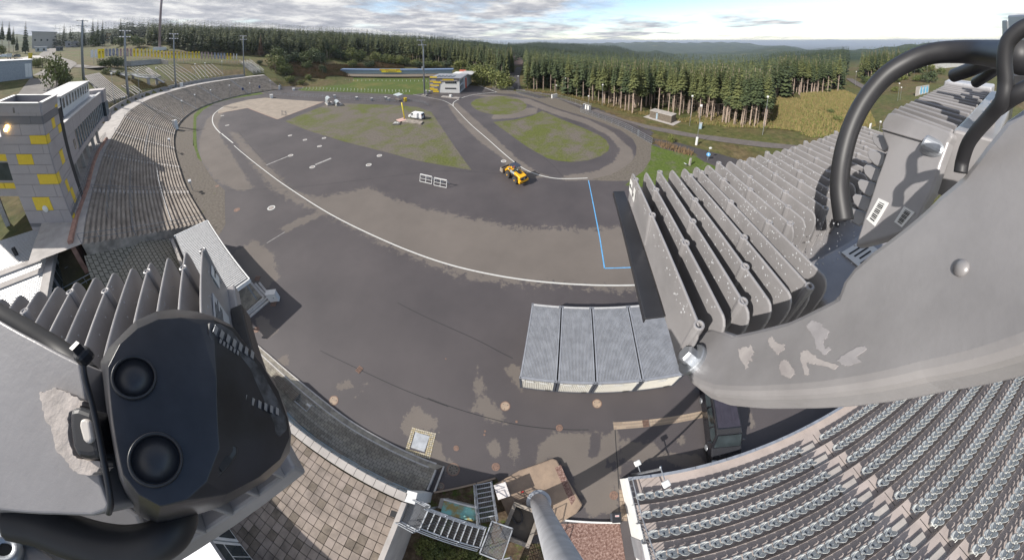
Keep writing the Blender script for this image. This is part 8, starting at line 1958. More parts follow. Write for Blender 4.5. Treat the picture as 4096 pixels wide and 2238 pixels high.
for x, y in ((178, 1250), (35, 1370)):
 c = on_plane(P('i', x, y), pH[0] + pH[1] * .013, pH[1]) - hsn.location; mb = MB(); mb.lathe(c, [(.012, 0), (.012, .006), (.010, .008), (.006, .008), (.005, .004)], 20, pH[1]); s_ = mb.build('screw', M_steel, hsn, True); mb = MB(); mb.lathe(c + pH[1] * .0045, [(.005, 0), (.005, .0005)], 6, pH[1]); mb.build('hex_socket', M_dark, s_)
# vegetation
def spruce_np(rng, H, r0, z0, tiers, nb, fine=True):
 "drooping branch sprays round a stem, as triangles"
 V_, T_ = [], []
 def tri(a, b, c): i = len(V_); V_.extend((a, b, c)); T_.append((i, i + 1, i + 2))
 for k in range(tiers):
  f = (k + rng.uniform(-.3, .3)) / tiers; f = min(max(f, 0), .985); z = z0 + (H - z0) * f
  r = r0 * (1 - f) ** .85 * (.65 + .35 * min(1, f * 5 + .3)) + .12
  n = max(3, int(round(nb * (1 - .45 * f))))
  a0 = rng.uniform(0, 6.28)
  for b in range(n):
   a = a0 + 6.283 * b / n + rng.uniform(-.3, .3); L_ = r * rng.uniform(.7, 1.18); dz = -L_ * rng.uniform(.22, .48) + (.25 * L_ if f > .7 else 0)
   c, s = math.cos(a), math.sin(a); w = L_ * (.30 if fine else .46)
   p0 = np.array([0, 0, z + .1 * L_]); p1 = np.array([c * L_ * .55, s * L_ * .55, z + dz * .35]); p2 = np.array([c * L_, s * L_, z + dz])
   q = np.array([-s, c, 0]) * w
   if fine:
    d_ = np.array([0, 0, -w * .55])
    tri(p0, p1 + q * .8 + d_, p1); tri(p0, p1, p1 - q * .8 + d_); tri(p1, p1 + q + d_, p2); tri(p1, p2, p1 - q + d_)
    tri(p1, p1 + q * .4 + d_ * 2.4, p2 * .6 + p1 * .4); tri(p1 * .6 + p0 * .4, p1 - q * .3 + d_ * 2.2, p1 * .8 + p2 * .2)
   else:
    tri(p0, p1 + q, p2); tri(p0, p2, p1 - q)
 tri(np.array([.12, 0, H - .9]), np.array([-.06, .1, H - .9]), np.array([0, 0, H + .3])); tri(np.array([-.06, -.1, H - .9]), np.array([.12, 0, H - .9]), np.array([0, 0, H + .3]))
 return np.array(V_, float), np.array(T_, int)
rng = np.random.default_rng(11)
def stem(h, r, dead=0):
 mb = MB(); mb.tube([(0, 0, -.6), (.05, .03, h * .5), (0, 0, h)], r, 7, r1=r * .25)
 for k in range(dead):
  z = h * rng.uniform(.08, .5); a = rng.uniform(0, 6.28); l_ = rng.uniform(.7, 1.9); mb.tube([(0, 0, z), (math.cos(a) * l_, math.sin(a) * l_, z - rng.uniform(.0, .5))], .03, 3, cap=False, r1=.012)
 return mb
KINDS_S = []   # (crown mesh, trunk mesh, height, word)
for k, (H, r0, z0, dead, m_) in enumerate(((19, 2.6, 8.2, 22, M_spruce), (18, 2.3, 9.0, 26, M_sprucel), (20, 2.8, 7.0, 14, M_sprucel), (16, 2.6, 2.0, 4, M_spruce), (17, 2.9, 1.2, 0, M_sprucel), (21, 2.5, 10.5, 28, M_spruce))):
 a, t = spruce_np(rng, H, r0, z0, int(21 if z0 > 4 else 26), 9)
 cm = np_mesh('crown', a, t); cm.materials.append(m_); tm2 = stem(H * .96, .24, dead).mesh('trunk'); tm2.materials.append(M_bark); KINDS_S.append((cm, tm2, H, a, t))
LOWS = [spruce_np(rng, 18, 2.8, z, 12, 7, False) for z in (3.5, 5.5, 1.0)]
FARS = [spruce_np(rng, 18, 3.2, .5, 6, 5, False) for _ in range(2)]
M_far = mat('distant_spruce', (0.034, 0.052, 0.026), .95, scale=.01, col2=(.018, .030, .016))
def spruce(x, y, h, kind, label, group, z=None, crown_mat=None):
 cm, tm2, H, _, _ = KINDS_S[kind]; s = h / H
 o = empty('spruce_tree', (x, y, hgt(x, y) if z is None else z), random.uniform(0, 6.28), label, 'tree', group); o.scale = (s * random.uniform(.9, 1.12), s * random.uniform(.9, 1.12), s)
 obj('trunk', tm2, None, o); c = obj('crown', cm, None, o)
 if crown_mat: c.material_slots[0].link = 'OBJECT'; c.material_slots[0].material = crown_mat
 return o
def polar(px): p = GT(*px); return math.degrees(math.atan2(p.x, p.y)), math.hypot(p.x, p.y)
def edge_fn(px):
 q = sorted(polar(p) for p in px); a = [p[0] for p in q]; r = [p[1] for p in q]
 return a, r, lambda az: np.interp(az, a, r)
EDGE_R = [P('f', 470, 478), P('f', 690, 500), P('f', 900, 547), P('f', 1000, 572), P('f', 1200, 622), P('f', 1470, 706), P('g', 70, 826), P('g', 270, 792), P('g', 400, 815), P('g', 600, 872), P('g', 780, 902), P('g', 870, 930), P('g', 1000, 947), P('g', 1180, 966), P('g', 1330, 965)]
aR, rR, fR = edge_fn(EDGE_R)
EDGE_R2 = [P('g', 1400, 720), P('g', 1500, 640), P('g', 1640, 665), P('s', 0, 915), P('s', 150, 890), P('s', 290, 890)]
aR2, rR2, fR2 = edge_fn(EDGE_R2)
EDGE_R3 = [P('s', 560, 650), P('s', 700, 690), P('s', 850, 700), P('s', 1000, 690), P('s', 1200, 660), P('s', 1400, 600), P('s', 1600, 560), P('s', 1790, 420), P('s', 2000, 400)]
aR3, rR3, fR3 = edge_fn(EDGE_R3)
EDGE_L = [P('d', 150, 445), P('d', 350, 478), P('d', 500, 500), P('d', 700, 505), P('d', 900, 520), P('d', 1050, 525), P('d', 1160, 500), P('e', 0, 200), P('e', 200, 190), P('e', 330, 150), P('e', 500, 180), P('e', 700, 200), P('e', 950, 230), P('e', 1200, 260), P('f', 0, 290), P('f', 150, 330), P('f', 300, 360), P('f', 345, 330), P('f', 330, 250)]
aL, rL, fL = edge_fn(EDGE_L)
EDGE_LL = [P('a', 0, 480), P('a', 150, 480), P('a', 260, 480)]
def fill(a0, a1, fe, d0, d1, sp, rng):
 pts = []; Rm = max(fe(a) for a in np.linspace(a0, a1, 30)) + d1
 n = int(math.radians(a1 - a0) / 2 * (Rm ** 2) / sp ** 2 * 1.0)
 az = rng.uniform(a0, a1, n); R = np.sqrt(rng.uniform(0, Rm ** 2, n)); e = fe(az); k = (R > e + d0) & (R < e + d1)
 return az[k], R[k]
cand = []     # near trees: (range, x, y, zone)
for zone, a0, a1, fe, depth, sp in (('right', aR[0] + .3, aR[-1], fR, 45, 3.1), ('mid', aR2[0], aR2[-1] - .1, fR2, 30, 3.4), ('far', aR3[0], aR3[-1], fR3, 25, 4.2), ('left', aL[0], aL[-1], fL, 30, 4.6)):
 az, R = fill(a0, a1, fe, 0, depth, sp, rng)
 cand += [(r + (60 if zone != 'right' else 0), math.sin(math.radians(a)) * r, math.cos(math.radians(a)) * r, zone, a, r - float(fe(a))) for a, r in zip(az, R)]
for zone, px in (('right', EDGE_R), ('mid', EDGE_R2), ('left', EDGE_L)):
 q_ = sorted(polar(p) for p in px)
 for (a, r), (a2, r2) in zip(q_, q_[1:]):
  n = max(1, int(math.hypot((a2 - a) * math.pi / 180 * r, r2 - r) / 3.2))
  for i in range(n):
   f = (i + random.random() * .6) / n; A = a + (a2 - a) * f; R = r + (r2 - r) * f + random.uniform(0, 1.5); cand.append((R - 30 + (40 if zone != 'right' else 0), math.sin(math.radians(A)) * R, math.cos(math.radians(A)) * R, zone, A, 0))
quota = dict(right=125, mid=45, far=30, left=62); cand.sort(); rest = []
WHERE = dict(right=['left part of the forest edge, near the lamp posts before the path', 'forest edge behind the loop track', 'forest edge beside the wooden shed', 'forest edge right of the wooden shed', 'right end of the near forest'], mid=['stand of tall trunks behind the brown clearing'] * 5, far=['woods across the side road under the black cable'] * 5, left=['hillside wood behind the flags', 'hillside wood above the bushes', 'wood above the blue range roof', 'wood behind the flat roofed house', 'wood by the forest path'])
LOOK = ['tall spruce with long bare trunk', 'light green spruce with high crown', 'full dark spruce', 'spruce with crown nearly to the ground', 'pale green spruce, low crown', 'very tall slim spruce with bare stem']
for c in cand:
 zone = c[3]
 if quota[zone] > 0 and c[5] < (16 if zone == 'right' else 12):
  quota[zone] -= 1
  a_ = {'right': aR, 'mid': aR2, 'far': aR3, 'left': aL}[zone]; w = WHERE[zone][min(4, int((c[4] - a_[0]) / (a_[-1] - a_[0] + 1e-6) * 5))]
  kind = random.choice([0, 1, 5, 0, 2, 1] if zone in ('right', 'mid') else ([2, 3, 4, 0] if zone == 'left' else [2, 0, 4])); dep = 'front' if c[5] < 4 else 'behind the front row'
  spruce(c[1], c[2], random.uniform(16, 20.5) * (.92 if zone == 'right' else 1.0), kind, LOOK[kind], 'spruces of the ' + zone.replace('mid', 'clearing').replace('far', 'road side') + ' wood', z=None)
 else: rest.append((c[1], c[2], random.uniform(13, 21)))
wood_V, wood_T, nb = [], [], 0
def wood(name, pts, shapes, m_, hs, base=18.0):
 pts = np.array(pts); VV, TT, b = [], [], 0
 hz = hgt_np(np.degrees(np.arctan2(pts[:, 0], pts[:, 1])), np.hypot(pts[:, 0], pts[:, 1])); idx = rng.integers(0, len(shapes), len(pts))
 for k, (a, t) in enumerate(shapes):
  q_ = idx == k
  if not q_.any(): continue
  s = hs[q_] / base; v, f = tile(a, t, np.c_[pts[q_], hz[q_] - .3], np.c_[s * rng.uniform(.85, 1.15, q_.sum()), s], rng.uniform(0, 6.28, q_.sum())); VV.append(v); TT.append(f + b); b += len(v)
 return tag(obj(name, np_mesh(name, np.concatenate(VV), np.concatenate(TT)), m_), kind='stuff')
rp_, rh = [(r[0], r[1]) for r in rest], [r[2] for r in rest]
for a0, a1, fe, d0, d1, sp in ((aR[0], aR[-1] + 4, lambda a: np.interp(a, aR, rR), 40, 150, 3.9), (aR2[0], aR2[-1], fR2, 25, 90, 4.2), (aR3[0], aR3[-1] + 4, fR3, 20, 90, 4.6), (aL[0] - 3, aL[-1] - 1, fL, 25, 130, 4.8)):
 az, R = fill(a0, a1, fe, d0, d1, sp, rng); rp_ += list(zip(np.sin(np.radians(az)) * R, np.cos(np.radians(az)) * R)); rh += list(rng.uniform(11.5, 21, len(az)))
kz = rng.random(len(rp_)) < .5; rh = np.array(rh); rp_ = np.array(rp_)
wood('spruce_forest', rp_[kz], LOWS, M_spruce, rh[kz]); wood('light_spruce_forest', rp_[~kz], LOWS, M_sprucel, rh[~kz])
az, R = rng.uniform(-6, 72, 16000), np.sqrt(rng.uniform(200 ** 2, 900 ** 2, 16000)); e = np.where(az < aR[-1], np.interp(az, aR, rR) + 140, 230)
k = (R > e) & ~((az > 8.8) & (az < 13.2) & (R > 560) & (R < 860)); k &= rng.random(16000) < .8
az2, R2 = rng.uniform(-95, -6, 7000), np.sqrt(rng.uniform(200 ** 2, 560 ** 2, 7000)); k2 = (R2 > np.interp(az2, aL, rL) + 120)
az3, R3 = rng.uniform(-6, 62, 15000), np.sqrt(rng.uniform(880 ** 2, 1900 ** 2, 15000)); k3 = np.sin(az3 * .5 + R3 / 160) + rng.uniform(-1, 1.6, 15000) > -.4
A_, B_ = np.r_[az[k], az2[k2], az3[k3]], np.r_[R[k], R2[k2], R3[k3]]; pts = np.c_[np.sin(np.radians(A_)) * B_, np.cos(np.radians(A_)) * B_]
wood('distant_forest', pts, FARS, M_far, np.where(B_ > 880, rng.uniform(17, 24, len(B_)), rng.uniform(15, 21, len(B_))))
for x, y0, y1, kd, lab in ((20, 190, 480, 0, 'dark tall spruce at the left picture edge above the parked cars'), (85, 195, 490, 0, 'dark spruce second from the left edge behind the cars'), (125, 240, 490, 2, 'smaller dark spruce beside the second one from the left'), (240, 190, 500, 3, 'dark spruce left of the blurred building'), (160, 310, 480, 3, 'small pointed spruce between two tall ones at the far left'), (600, 215, 420, 3, 'broad dark spruce right of the blurred building'), (660, 245, 420, 3, 'narrow dark spruce over the grey house'), (775, 165, 440, 3, 'tall spruce behind the nearest light mast'), (868, 172, 430, 3, 'tall spruce right of the nearest mast'), (915, 180, 430, 4, 'spruce with lighter crown right of the nearest mast'), (960, 182, 430, 3, 'spruce at the right of the group behind the nearest mast'), (1130, 165, 420, 3, 'pointed spruce standing above the hillside wood'), (1050, 280, 420, 3, 'small spruce before the orange house')):
 b = GT(*P('a', x, y1)); R = math.hypot(b.x, b.y); d = ray(*P('a', x, y0)); h = CAM_H + d.z / math.hypot(d.x, d.y) * R - b.z
 spruce(b.x, b.y, h, kd, lab, 'single spruces by the upper road', z=b.z - .3)
b = GT(*P('d', 1040, 530)); spruce(b.x, b.y, 17, 3, 'brown dried out spruce in the hillside wood', 'single spruces by the upper road', crown_mat=M_spruced)
def leafy(rng, n, lobes, s):
 V_, T_ = [], []
 for _ in range(n):
  c, r = lobes[rng.integers(len(lobes))]; v = rng.normal(size=3); v /= np.linalg.norm(v); p = np.array(c) + v * np.array(r) * rng.uniform(.55, 1.05)
  if p[2] < .1: p[2] = rng.uniform(.1, .5)
  a = rng.normal(size=3); a /= np.linalg.norm(a); b = np.cross(a, v); b /= np.linalg.norm(b) + 1e-6; q = s * rng.uniform(.6, 1.4); i = len(V_)
  V_.extend((p - a * q, p + b * q * .6, p + a * q, p - b * q * .6)); T_.extend(((i, i + 1, i + 2), (i, i + 2, i + 3)))
 return np.array(V_), np.array(T_)
LEAF = []
for k in range(5):
 lobes = [((rng.uniform(-.55, .55), rng.uniform(-.55, .55), rng.uniform(.35, .85)), (rng.uniform(.3, .5),) * 3) for _ in range(7)] + [((0, 0, .5), (.55, .55, .5))]
 a, t = leafy(rng, 1150, lobes, .06); LEAF.append(np_mesh('crown', a, t))
TR_B = MB().tube([(0, 0, -.1), (.02, 0, .35), (.05, .04, .7)], .045, 6, r1=.02).tube([(0, 0, .2), (-.2, .12, .6)], .025, 5, r1=.01).mesh('trunk'); TR_B.materials.append(M_bark)
LM = [M_leaf, M_leafl, M_leafd]; LW_ = ['green', 'light green', 'dark green']
def bush(px, w, h, tone, label, name='bush', cat='bush', group='bushes and small trees on the slopes', z=None):
 b = GT(*px) if z is None else G(*px, z); o = empty(name, b - Vector((0, 0, .15)), random.uniform(0, 6.28), label, cat, group); o.scale = (w / 1.7, w / 1.7, h / 1.15)
 obj('trunk', TR_B, None, o); c = obj('crown', random.choice(LEAF), None, o)
 if not c.data.materials: c.data.materials.append(M_leaf)
 c.material_slots[0].link = 'OBJECT'; c.material_slots[0].material = LM[tone]; return o
for s_, x, y, w, h, t_, lab in (('d', 1180, 680, 14, 11, 1, 'big round light green tree at the left end of the slope bushes'), ('d', 1270, 700, 13, 9, 1, 'light green tree beside the big round one'), ('d', 1200, 560, 14, 10, 0, 'green tree behind the big round one'), ('d', 1350, 590, 15, 10, 2, 'dark green tree in the second row of the slope'), ('d', 1450, 590, 14, 9, 0, 'green tree in the middle of the slope'), ('d', 1540, 560, 15, 11, 0, 'tall green tree at the upper right of the slope'), ('d', 1600, 600, 14, 10, 2, 'dark green tree right of the tall one'), ('d', 1310, 770, 8, 4.5, 1, 'yellow green bush above the wooden rail'), ('d', 1420, 790, 6, 3, 1, 'low light bush before the reddish shrubs'), ('d', 1490, 750, 6, 4, 1, 'light bush right of the reddish shrubs'), ('d', 1025, 600, 5, 3, 2, 'small dark bush above the steel stairs'), ('d', 1620, 690, 6, 6, 2, 'small dark conifer like bush on the brown slope'), ('d', 1260, 620, 10, 7, 2, 'dark bush between the light trees'), ('d', 1480, 640, 9, 6, 0, 'green bush halfway up the brown slope'),
  ('e', 60, 180, 14, 10, 0, 'green tree left above the range roof'), ('e', 150, 200, 14, 10, 2, 'dark tree above the left end of the range'), ('e', 240, 210, 14, 11, 1, 'light tree above the range, first of the row'), ('e', 330, 220, 13, 10, 0, 'green tree of the row above the range'), ('e', 260, 285, 9, 7, 1, 'light bush right behind the range wall'), ('e', 410, 285, 10, 6, 2, 'dark bush right behind the range wall'), ('e', 480, 225, 12, 10, 1, 'light tree left of the sign board'), ('e', 560, 240, 12, 9, 0, 'green tree above the sign board'), ('e', 610, 250, 12, 9, 1, 'light round tree above the sign board'), ('e', 690, 255, 13, 9, 1, 'light round tree right of the sign board'), ('e', 760, 260, 11, 7, 0, 'green tree left of the loudspeaker mast'), ('e', 840, 270, 11, 7, 1, 'light tree left beside the loudspeaker mast'), ('e', 880, 280, 10, 6, 2, 'dark bush at the loudspeaker mast'), ('e', 960, 280, 10, 6, 0, 'green bush right of the loudspeaker mast'), ('e', 1040, 280, 11, 7, 1, 'light bush behind the flat roofed house'), ('e', 1130, 285, 11, 7, 2, 'dark bush behind the house roof'), ('e', 1265, 300, 13, 10, 1, 'large light tree beside the red roofed hut'), ('e', 1390, 370, 14, 11, 0, 'green tree over the forecourt'), ('e', 1440, 410, 14, 11, 1, 'light tree at the edge of the forecourt'), ('e', 1530, 420, 14, 11, 1, 'light tree behind the mesh fence'), ('e', 1620, 450, 12, 8, 0, 'green bush at the mesh fence'), ('f', 60, 440, 11, 8, 1, 'light bush at the start of the mesh fence'), ('f', 200, 475, 13, 9, 1, 'big light bush behind the mesh fence'), ('f', 300, 478, 10, 7, 1, 'light bush by the forest path'), ('f', 120, 400, 11, 9, 0, 'green tree behind the fence bushes'),
  ('x', 420, 470, 7, 4.5, 0, 'green bush left below the blue grey flags'), ('x', 560, 480, 8, 5.5, 0, 'large green bush below the blue grey flags'), ('x', 700, 490, 8, 5.5, 2, 'dark bush left of the second mast'), ('x', 480, 620, 5, 2.6, 1, 'light bush beside the walkway railing'), ('x', 770, 660, 4.5, 2.6, 1, 'light bush at the second mast'), ('a', 540, 830, 10, 9, 1, 'tall yellow green bush behind the tower roof'), ('a', 620, 800, 6, 4, 0, 'green bush right of the tall one behind the tower'), ('a', 400, 630, 9, 4, 1, 'reddish green bush by the grey container hut'), ('a', 330, 610, 6, 3.5, 0, 'bush over the grey container hut'), ('a', 130, 640, 9, 2.2, 2, 'low dark hedge bush above the grey hut'), ('a', 30, 640, 8, 2, 2, 'low hedge bush at the left picture edge'), ('a', 20, 520, 9, 7, 1, 'light round tree at the left edge by the cars'), ('a', 1130, 430, 14, 9, 0, 'round green tree before the wood, left'), ('a', 1290, 440, 14, 10, 0, 'round green tree left of the pink mast'), ('a', 1420, 400, 15, 11, 1, 'light green tree right beside the pink mast'), ('a', 1220, 400, 12, 8, 1, 'light tree behind the second mast'), ('a', 1600, 420, 14, 10, 0, 'green tree right of the pink mast'), ('a', 900, 430, 16, 12, 0, 'broad leafy tree behind the nearest mast'), ('a', 1470, 440, 10, 6, 2, 'dark bush at the foot of the pink mast'),
  ('s', 640, 720, 8, 5, 2, 'dark bush at the far bend of the side road'), ('s', 720, 760, 8, 5, 0, 'green bush at the far bend of the side road'), ('s', 1130, 720, 7, 4, 0, 'bush below the black cable'), ('s', 1250, 680, 7, 4, 1, 'light bush below the black cable'), ('s', 1690, 720, 11, 7, 2, 'large dark bush before the white hall'), ('s', 1500, 700, 8, 4, 0, 'bush left of the large dark one'), ('s', 1700, 530, 8, 5, 1, 'light bush beside the white hall'), ('s', 1880, 590, 8, 5, 0, 'green bush at the white hall wall'), ('s', 1130, 870, 5, 3, 1, 'small light bush left of the painted wall'), ('s', 180, 1340, 4, 2.2, 1, 'small bush in the clearing behind the light fins'), ('s', 100, 1230, 4, 2, 0, 'low bush in the brown clearing'), ('g', 430, 1100, 2.2, 2.6, 1, 'young thin shrub beside the dark path')):
 bush(P(s_, x, y), w, h, t_, lab, 'leafy_tree' if h > 6 else 'bush', 'tree' if h > 6 else 'bush')
for x, y, t_ in ((30, 1290, 1), (120, 1340, 0), (250, 1350, 1), (370, 1390, 0), (60, 1400, 1)):
 bush(P('k', x, y), 1.3, .8, t_, 'small green shrub in the planted bed under the grating stairs, %s' % {30: 'at the left', 120: 'left of the middle', 250: 'in the middle', 370: 'beside the lower flight', 60: 'lowest'}[x], 'shrub', 'shrub', 'shrubs in the planted bed', z=.0)
def tufts(name, pts, m_, h0, h1, w):
 n = len(pts); a = rng.uniform(0, 6.28, n); V_ = np.array([[-w, 0, 0], [w, 0, 0], [.02, .1, 1.0], [0, -w, 0], [0, w, 0], [.12, 0, .85]]); T_ = np.array([[0, 1, 2], [3, 4, 5]])
 hz = hgt_np(np.degrees(np.arctan2(pts[:, 0], pts[:, 1])), np.hypot(pts[:, 0], pts[:, 1])); v, f = tile(V_, T_, np.c_[pts, np.maximum(hz, -.02)], np.c_[rng.uniform(.6, 1.4, n), rng.uniform(h0, h1, n)], a)
 return tag(obj(name, np_mesh(name, v, f), m_), kind='stuff')
def in_px(poly, n):
 q_ = [GT(*p) for p in poly]; xs = [p.x for p in q_]; ys = [p.y for p in q_]; Q = np.c_[rng.uniform(min(xs), max(xs), n), rng.uniform(min(ys), max(ys), n)]; return Q[inside(Q, [tuple(p[:2]) for p in q_])]
clear = np.concatenate([in_px(PL('g', [(470, 900), (700, 930), (1000, 960), (1330, 970), (1640, 1000), (1640, 720), (1480, 690)]), 26000), in_px([P('h', 0, 520), P('h', 300, 480), P('h', 420, 520), P('h', 520, 640), P('h', 560, 740), P('h', 300, 800), P('h', 100, 830), P('h', 0, 800)], 26000)])
tufts('dry_grass', clear[::2], M_dry, .35, 1.1, .16); tufts('green_ground_cover', clear[1::2], M_leafl, .2, .7, .2)
tufts('dry_stalks', in_px(PL('g', [(270, 1095), (420, 1120), (560, 1165), (640, 1200), (620, 1235), (460, 1190), (330, 1150)]), 900), mat('reddish_stalks', (.22, .15, .085), .95, var=.3), .5, 1.2, .06)
tufts('brown_brush', np.concatenate([in_px(PL('d', [(1120, 640), (1300, 700), (1640, 740), (1640, 600), (1500, 560), (1250, 560)]), 14000), in_px(PL('e', [(0, 260), (0, 370), (130, 360), (500, 300), (740, 290), (740, 255), (480, 240), (100, 250)]), 14000)]), mat('brown_brush', (.20, .115, .06), .95, scale=.3, col2=(.10, .085, .03)), .5, 1.6, .3)
tufts('forest_floor', np.concatenate([in_px(PL('f', [(470, 480), (900, 545), (1200, 620), (1470, 700), (1640, 700), (1640, 730), (1450, 720), (1180, 635), (880, 560), (470, 500)]), 9000), in_px(PL('x', [(700, 680), (900, 700), (1200, 960), (1800, 900), (1700, 800), (1500, 930), (1250, 820), (900, 760)]), 5000)]), M_dry, .3, .9, .14)
# far left: road, cars, huts
road_on_ground('upper_road', [P('a', 290, 960), P('a', 350, 860), P('a', 440, 740), P('a', 560, 640), P('a', 640, 600), P('a', 560, 560), P('a', 420, 515), P('a', 470, 480), P('a', 520, 450)], 9, mat('old_road', (.20, .185, .17), .95, scale=.25, col2=(.14, .125, .115)), .12)
road_on_ground('upper_road', [P('a', 600, 620), P('a', 700, 610), P('a', 800, 640), P('a', 930, 630)], 8, MATS['old_road'], .14)
road_on_ground('parking_area', [P('a', -40, 560), P('a', 120, 560), P('a', 300, 545), P('a', 420, 520)], 16, mat('pale_gravel', (.45, .42, .39), .95, var=.2, scale=.3), .10)
hb_ = GT(*P('a', 150, 745)); gh = empty('grey_hut', hb_, 0, 'flat grey hut with a white door below the parking area', 'hut')
a, b = GT(*P('a', 15, 765)), GT(*P('a', 310, 730)); dv = b - a; dv.z = 0; dl = dv.length; dv.normalize(); nv = Vector((dv.y, -dv.x, 0)); nv = nv if nv.dot(-a) > 0 else -nv
def hbx(par, o_, x0, x1, n0, n1, z0, z1, m_, name):
 q0 = [o_ + dv * x0 + nv * n0, o_ + dv * x1 + nv * n0, o_ + dv * x1 + nv * n1, o_ + dv * x0 + nv * n1]; mb = MB(); mb.hexa([p - par.location + Vector((0, 0, z0)) for p in q0], [p - par.location + Vector((0, 0, z1)) for p in q0]); return mb.build(name, m_, par, recalc=True)
hbx(gh, a, -8, dl, -6, 0, -1, 5.0, M_pole, 'walls'); hbx(gh, a, -8.2, dl + .3, -6.3, .2, 5.0, 5.25, M_roofg, 'roof'); d0 = hbx(gh, a, dl * .76, dl * .97, 0, .08, .6, 4.2, M_white, 'door'); hbx(gh, a, dl * .865, dl * .868, .08, .1, .7, 4.1, M_dark, 'door_gap')
for k, (x, y, pc, lab, ang_) in enumerate(((30, 535, M_vanw, 'white car parked at the left picture edge', 0), (155, 535, M_vanb, 'dark car parked beside the white one above the hut', .1), (228, 588, M_vanb, 'dark car half hidden by the shrub above the hut', .4))):
 b = GT(*P('a', x, y)); R = math.hypot(b.x, b.y); v_ = van(b, math.atan2(b.y, b.x) + math.pi / 2 + ang_, pc, lab, L_=4.5, W_=1.8, Hh=1.55); v_['category'] = 'car'; v_.name = 'parked_car'
def panel_sign(s_, x0, y0, x1, y1, base, m_, label, name, cat, legs=2):
 b = GT(*P(s_, (x0 + x1) / 2, base)); R = math.hypot(b.x, b.y); o = empty(name, b, 0, label, cat); c = [D(*P(s_, x, y), R) - b for x, y in ((x0, y1), (x1, y1), (x1, y0), (x0, y0))]
 t = Vector((-b.x, -b.y, 0)).normalized() * .25; mb = MB(); mb.slab(c, -t); mb.build('panel', m_, o, recalc=True)
 for k in range(legs): f = (k + .5) / legs; p = c[0] + (c[1] - c[0]) * f; mb = MB(); mb.bar(Vector((p.x, p.y, -.3)) - t * .5, p - t * .5, .3, .3); mb.build('leg', M_contd, o)
 return o
panel_sign('a', 62, 500, 112, 535, 615, M_roofw, 'dark legged sign board with pale panel above the grey hut', 'sign_board', 'sign'); panel_sign('a', 130, 548, 215, 588, 600, M_glass, 'dark glazed box with pale frame above the grey hut', 'display_box', 'box'); panel_sign('a', 264, 495, 304, 580, 605, M_yel, 'tall bright yellow advertising column beside the upper road', 'advertising_column', 'sign', 1)
M_soft = mat('beige_facade', (.42, .38, .34), .8, var=.06)
def block(s_, x0, y0, x1, y1, m_, roof, label, depth=14, name='house'):
 b = GT(*P(s_, (x0 + x1) / 2, y1)); R = math.hypot(b.x, b.y); c = [D(*P(s_, x, y), R) for x, y in ((x0, y1), (x1, y1))]; zt = D(*P(s_, (x0 + x1) / 2, y0), R).z; o = empty(name, b, 0, label, 'building')
 d_ = c[1] - c[0]; d_.z = 0; n_ = Vector((-b.y, b.x, 0)); t = Vector((b.x, b.y, 0)).normalized(); L_ = d_.length; d_.normalize(); q0 = [c[0] - b, c[1] - b, c[1] - b + t * depth, c[0] - b + t * depth]; mb = MB(); mb.prism([(p.x, p.y) for p in q0], -1, zt - b.z); mb.build('walls', m_, o)
 mb = MB(); q1 = [q0[0] - d_ * .5 - t * .5, q0[1] + d_ * .5 - t * .5, q0[2] + d_ * .5 + t * .5, q0[3] - d_ * .5 + t * .5]; mb.prism([(p.x, p.y) for p in q1], zt - b.z, zt - b.z + .5); mb.build('roof', roof, o)
 k = max(2, int(L_ / 5))
 for i in range(k): p = q0[0] + d_ * (L_ * (i + .5) / k) - t * .05; mb = MB(); mb.box((p.x, p.y, (zt - b.z) * .5), (1.5, .2, 1.6), math.atan2(d_.y, d_.x)); mb.build('window', M_glass, o)
 return o
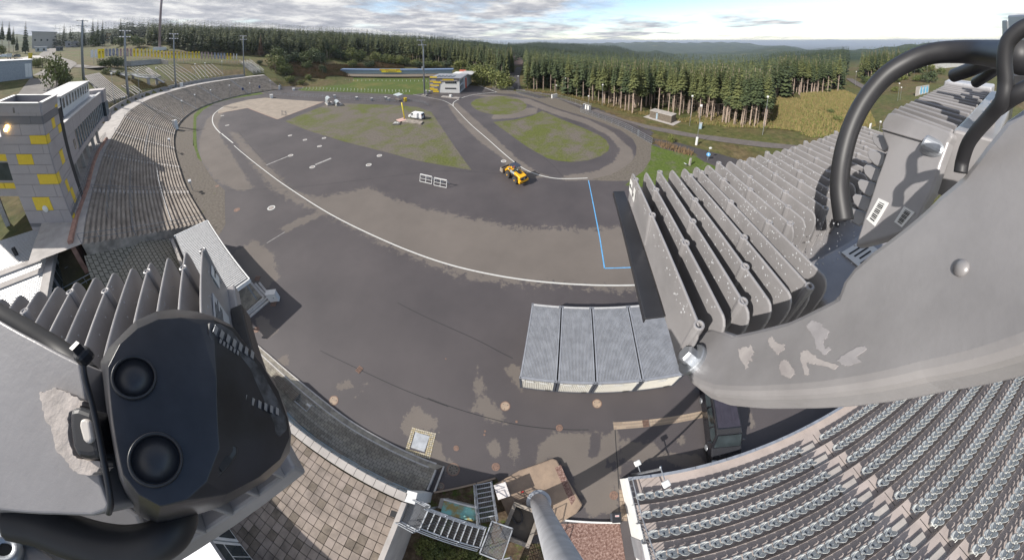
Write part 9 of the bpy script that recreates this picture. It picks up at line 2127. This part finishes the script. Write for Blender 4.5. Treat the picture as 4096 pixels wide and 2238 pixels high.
block('a', 300, 300, 530, 450, M_soft, M_roofg, 'tall beige building at the far left beyond the upper road'); block('a', 330, 445, 440, 482, M_roofw, M_roofg, 'low white glazed pavilion in front of the tall beige building', 6); block('a', 612, 390, 752, 440, M_panel, M_roofg, 'low grey house with flat roof behind the nearest mast'); block('a', 1000, 312, 1045, 375, mat('orange_wall', (.50, .33, .14), .8), M_wood, 'orange yellow house half hidden by trees'); block('a', 525, 440, 590, 475, M_contd, M_contd, 'dark shed beside the upper road', 5, 'shed')
hz_ = MB(); hz_.box((0, 20000, -180), (90000, 70000, 560)); M_haze = bpy.data.materials.new('haze'); M_haze.use_nodes = True; t = M_haze.node_tree; t.nodes.clear(); vo = t.nodes.new('ShaderNodeVolumePrincipled'); ou = t.nodes.new('ShaderNodeOutputMaterial'); t.links.new(vo.outputs[0], ou.inputs['Volume']); vo.inputs['Color'].default_value = (.72, .80, .92, 1); vo.inputs['Density'].default_value = HAZE = 9e-5; vo.inputs['Anisotropy'].default_value = .2
if HAZE: tag(hz_.build('haze', M_haze), kind='stuff')
def grp(g, nm=None): return [o for o in COL.objects if o.get('group') == g and o.parent is None and (nm is None or o.name.startswith(nm))]
for z_, w_ in (('right', 'near forest edge'), ('clearing', 'brown clearing wood'), ('road side', 'side road wood'), ('left', 'hillside wood')):
 for lk in LOOK: order_labels([o for o in grp('spruces of the %s wood' % z_) if o['label'] == lk], lambda i, o: '%s, %s such from left, %s' % (lk, ordn(i + 1), w_))
lp_all = grp('white lane posts of the shooting range'); far_l = [o for o in lp_all if 'far half' in o['label']]; near_l = [o for o in lp_all if 'near edge' in o['label']]
order_labels(near_l, lambda i, o: '%s white lane post from the left along the near edge of the lawn' % ordn(i + 1)); order_labels(far_l, lambda i, o: '%s white lane post from the left on the far half of the lawn' % ordn(i + 1))
order_labels(grp('low white markers before the lane posts'), lambda i, o: '%s low white marker from the left before the near lane posts' % ordn(i + 1))
fl_all = grp('flags along the top of the bench slope')
for c_ in ('white', 'yellow', 'blue grey', 'reddish'): order_labels([o for o in fl_all if o['label'].startswith(c_)], lambda i, o: '%s banner flag on a thin pole, %s %s flag from the left' % (c_, ordn(i + 1), c_))
bl_ = {}
for o in grp('bench rows on the grass slope'): bl_.setdefault(o['label'].split('grass slope ')[1], []).append(o)
for w_, l_ in bl_.items(): order_labels(l_, lambda i, o: 'pale bench row, %s from the left of those %s' % (ordn(i + 1), w_))
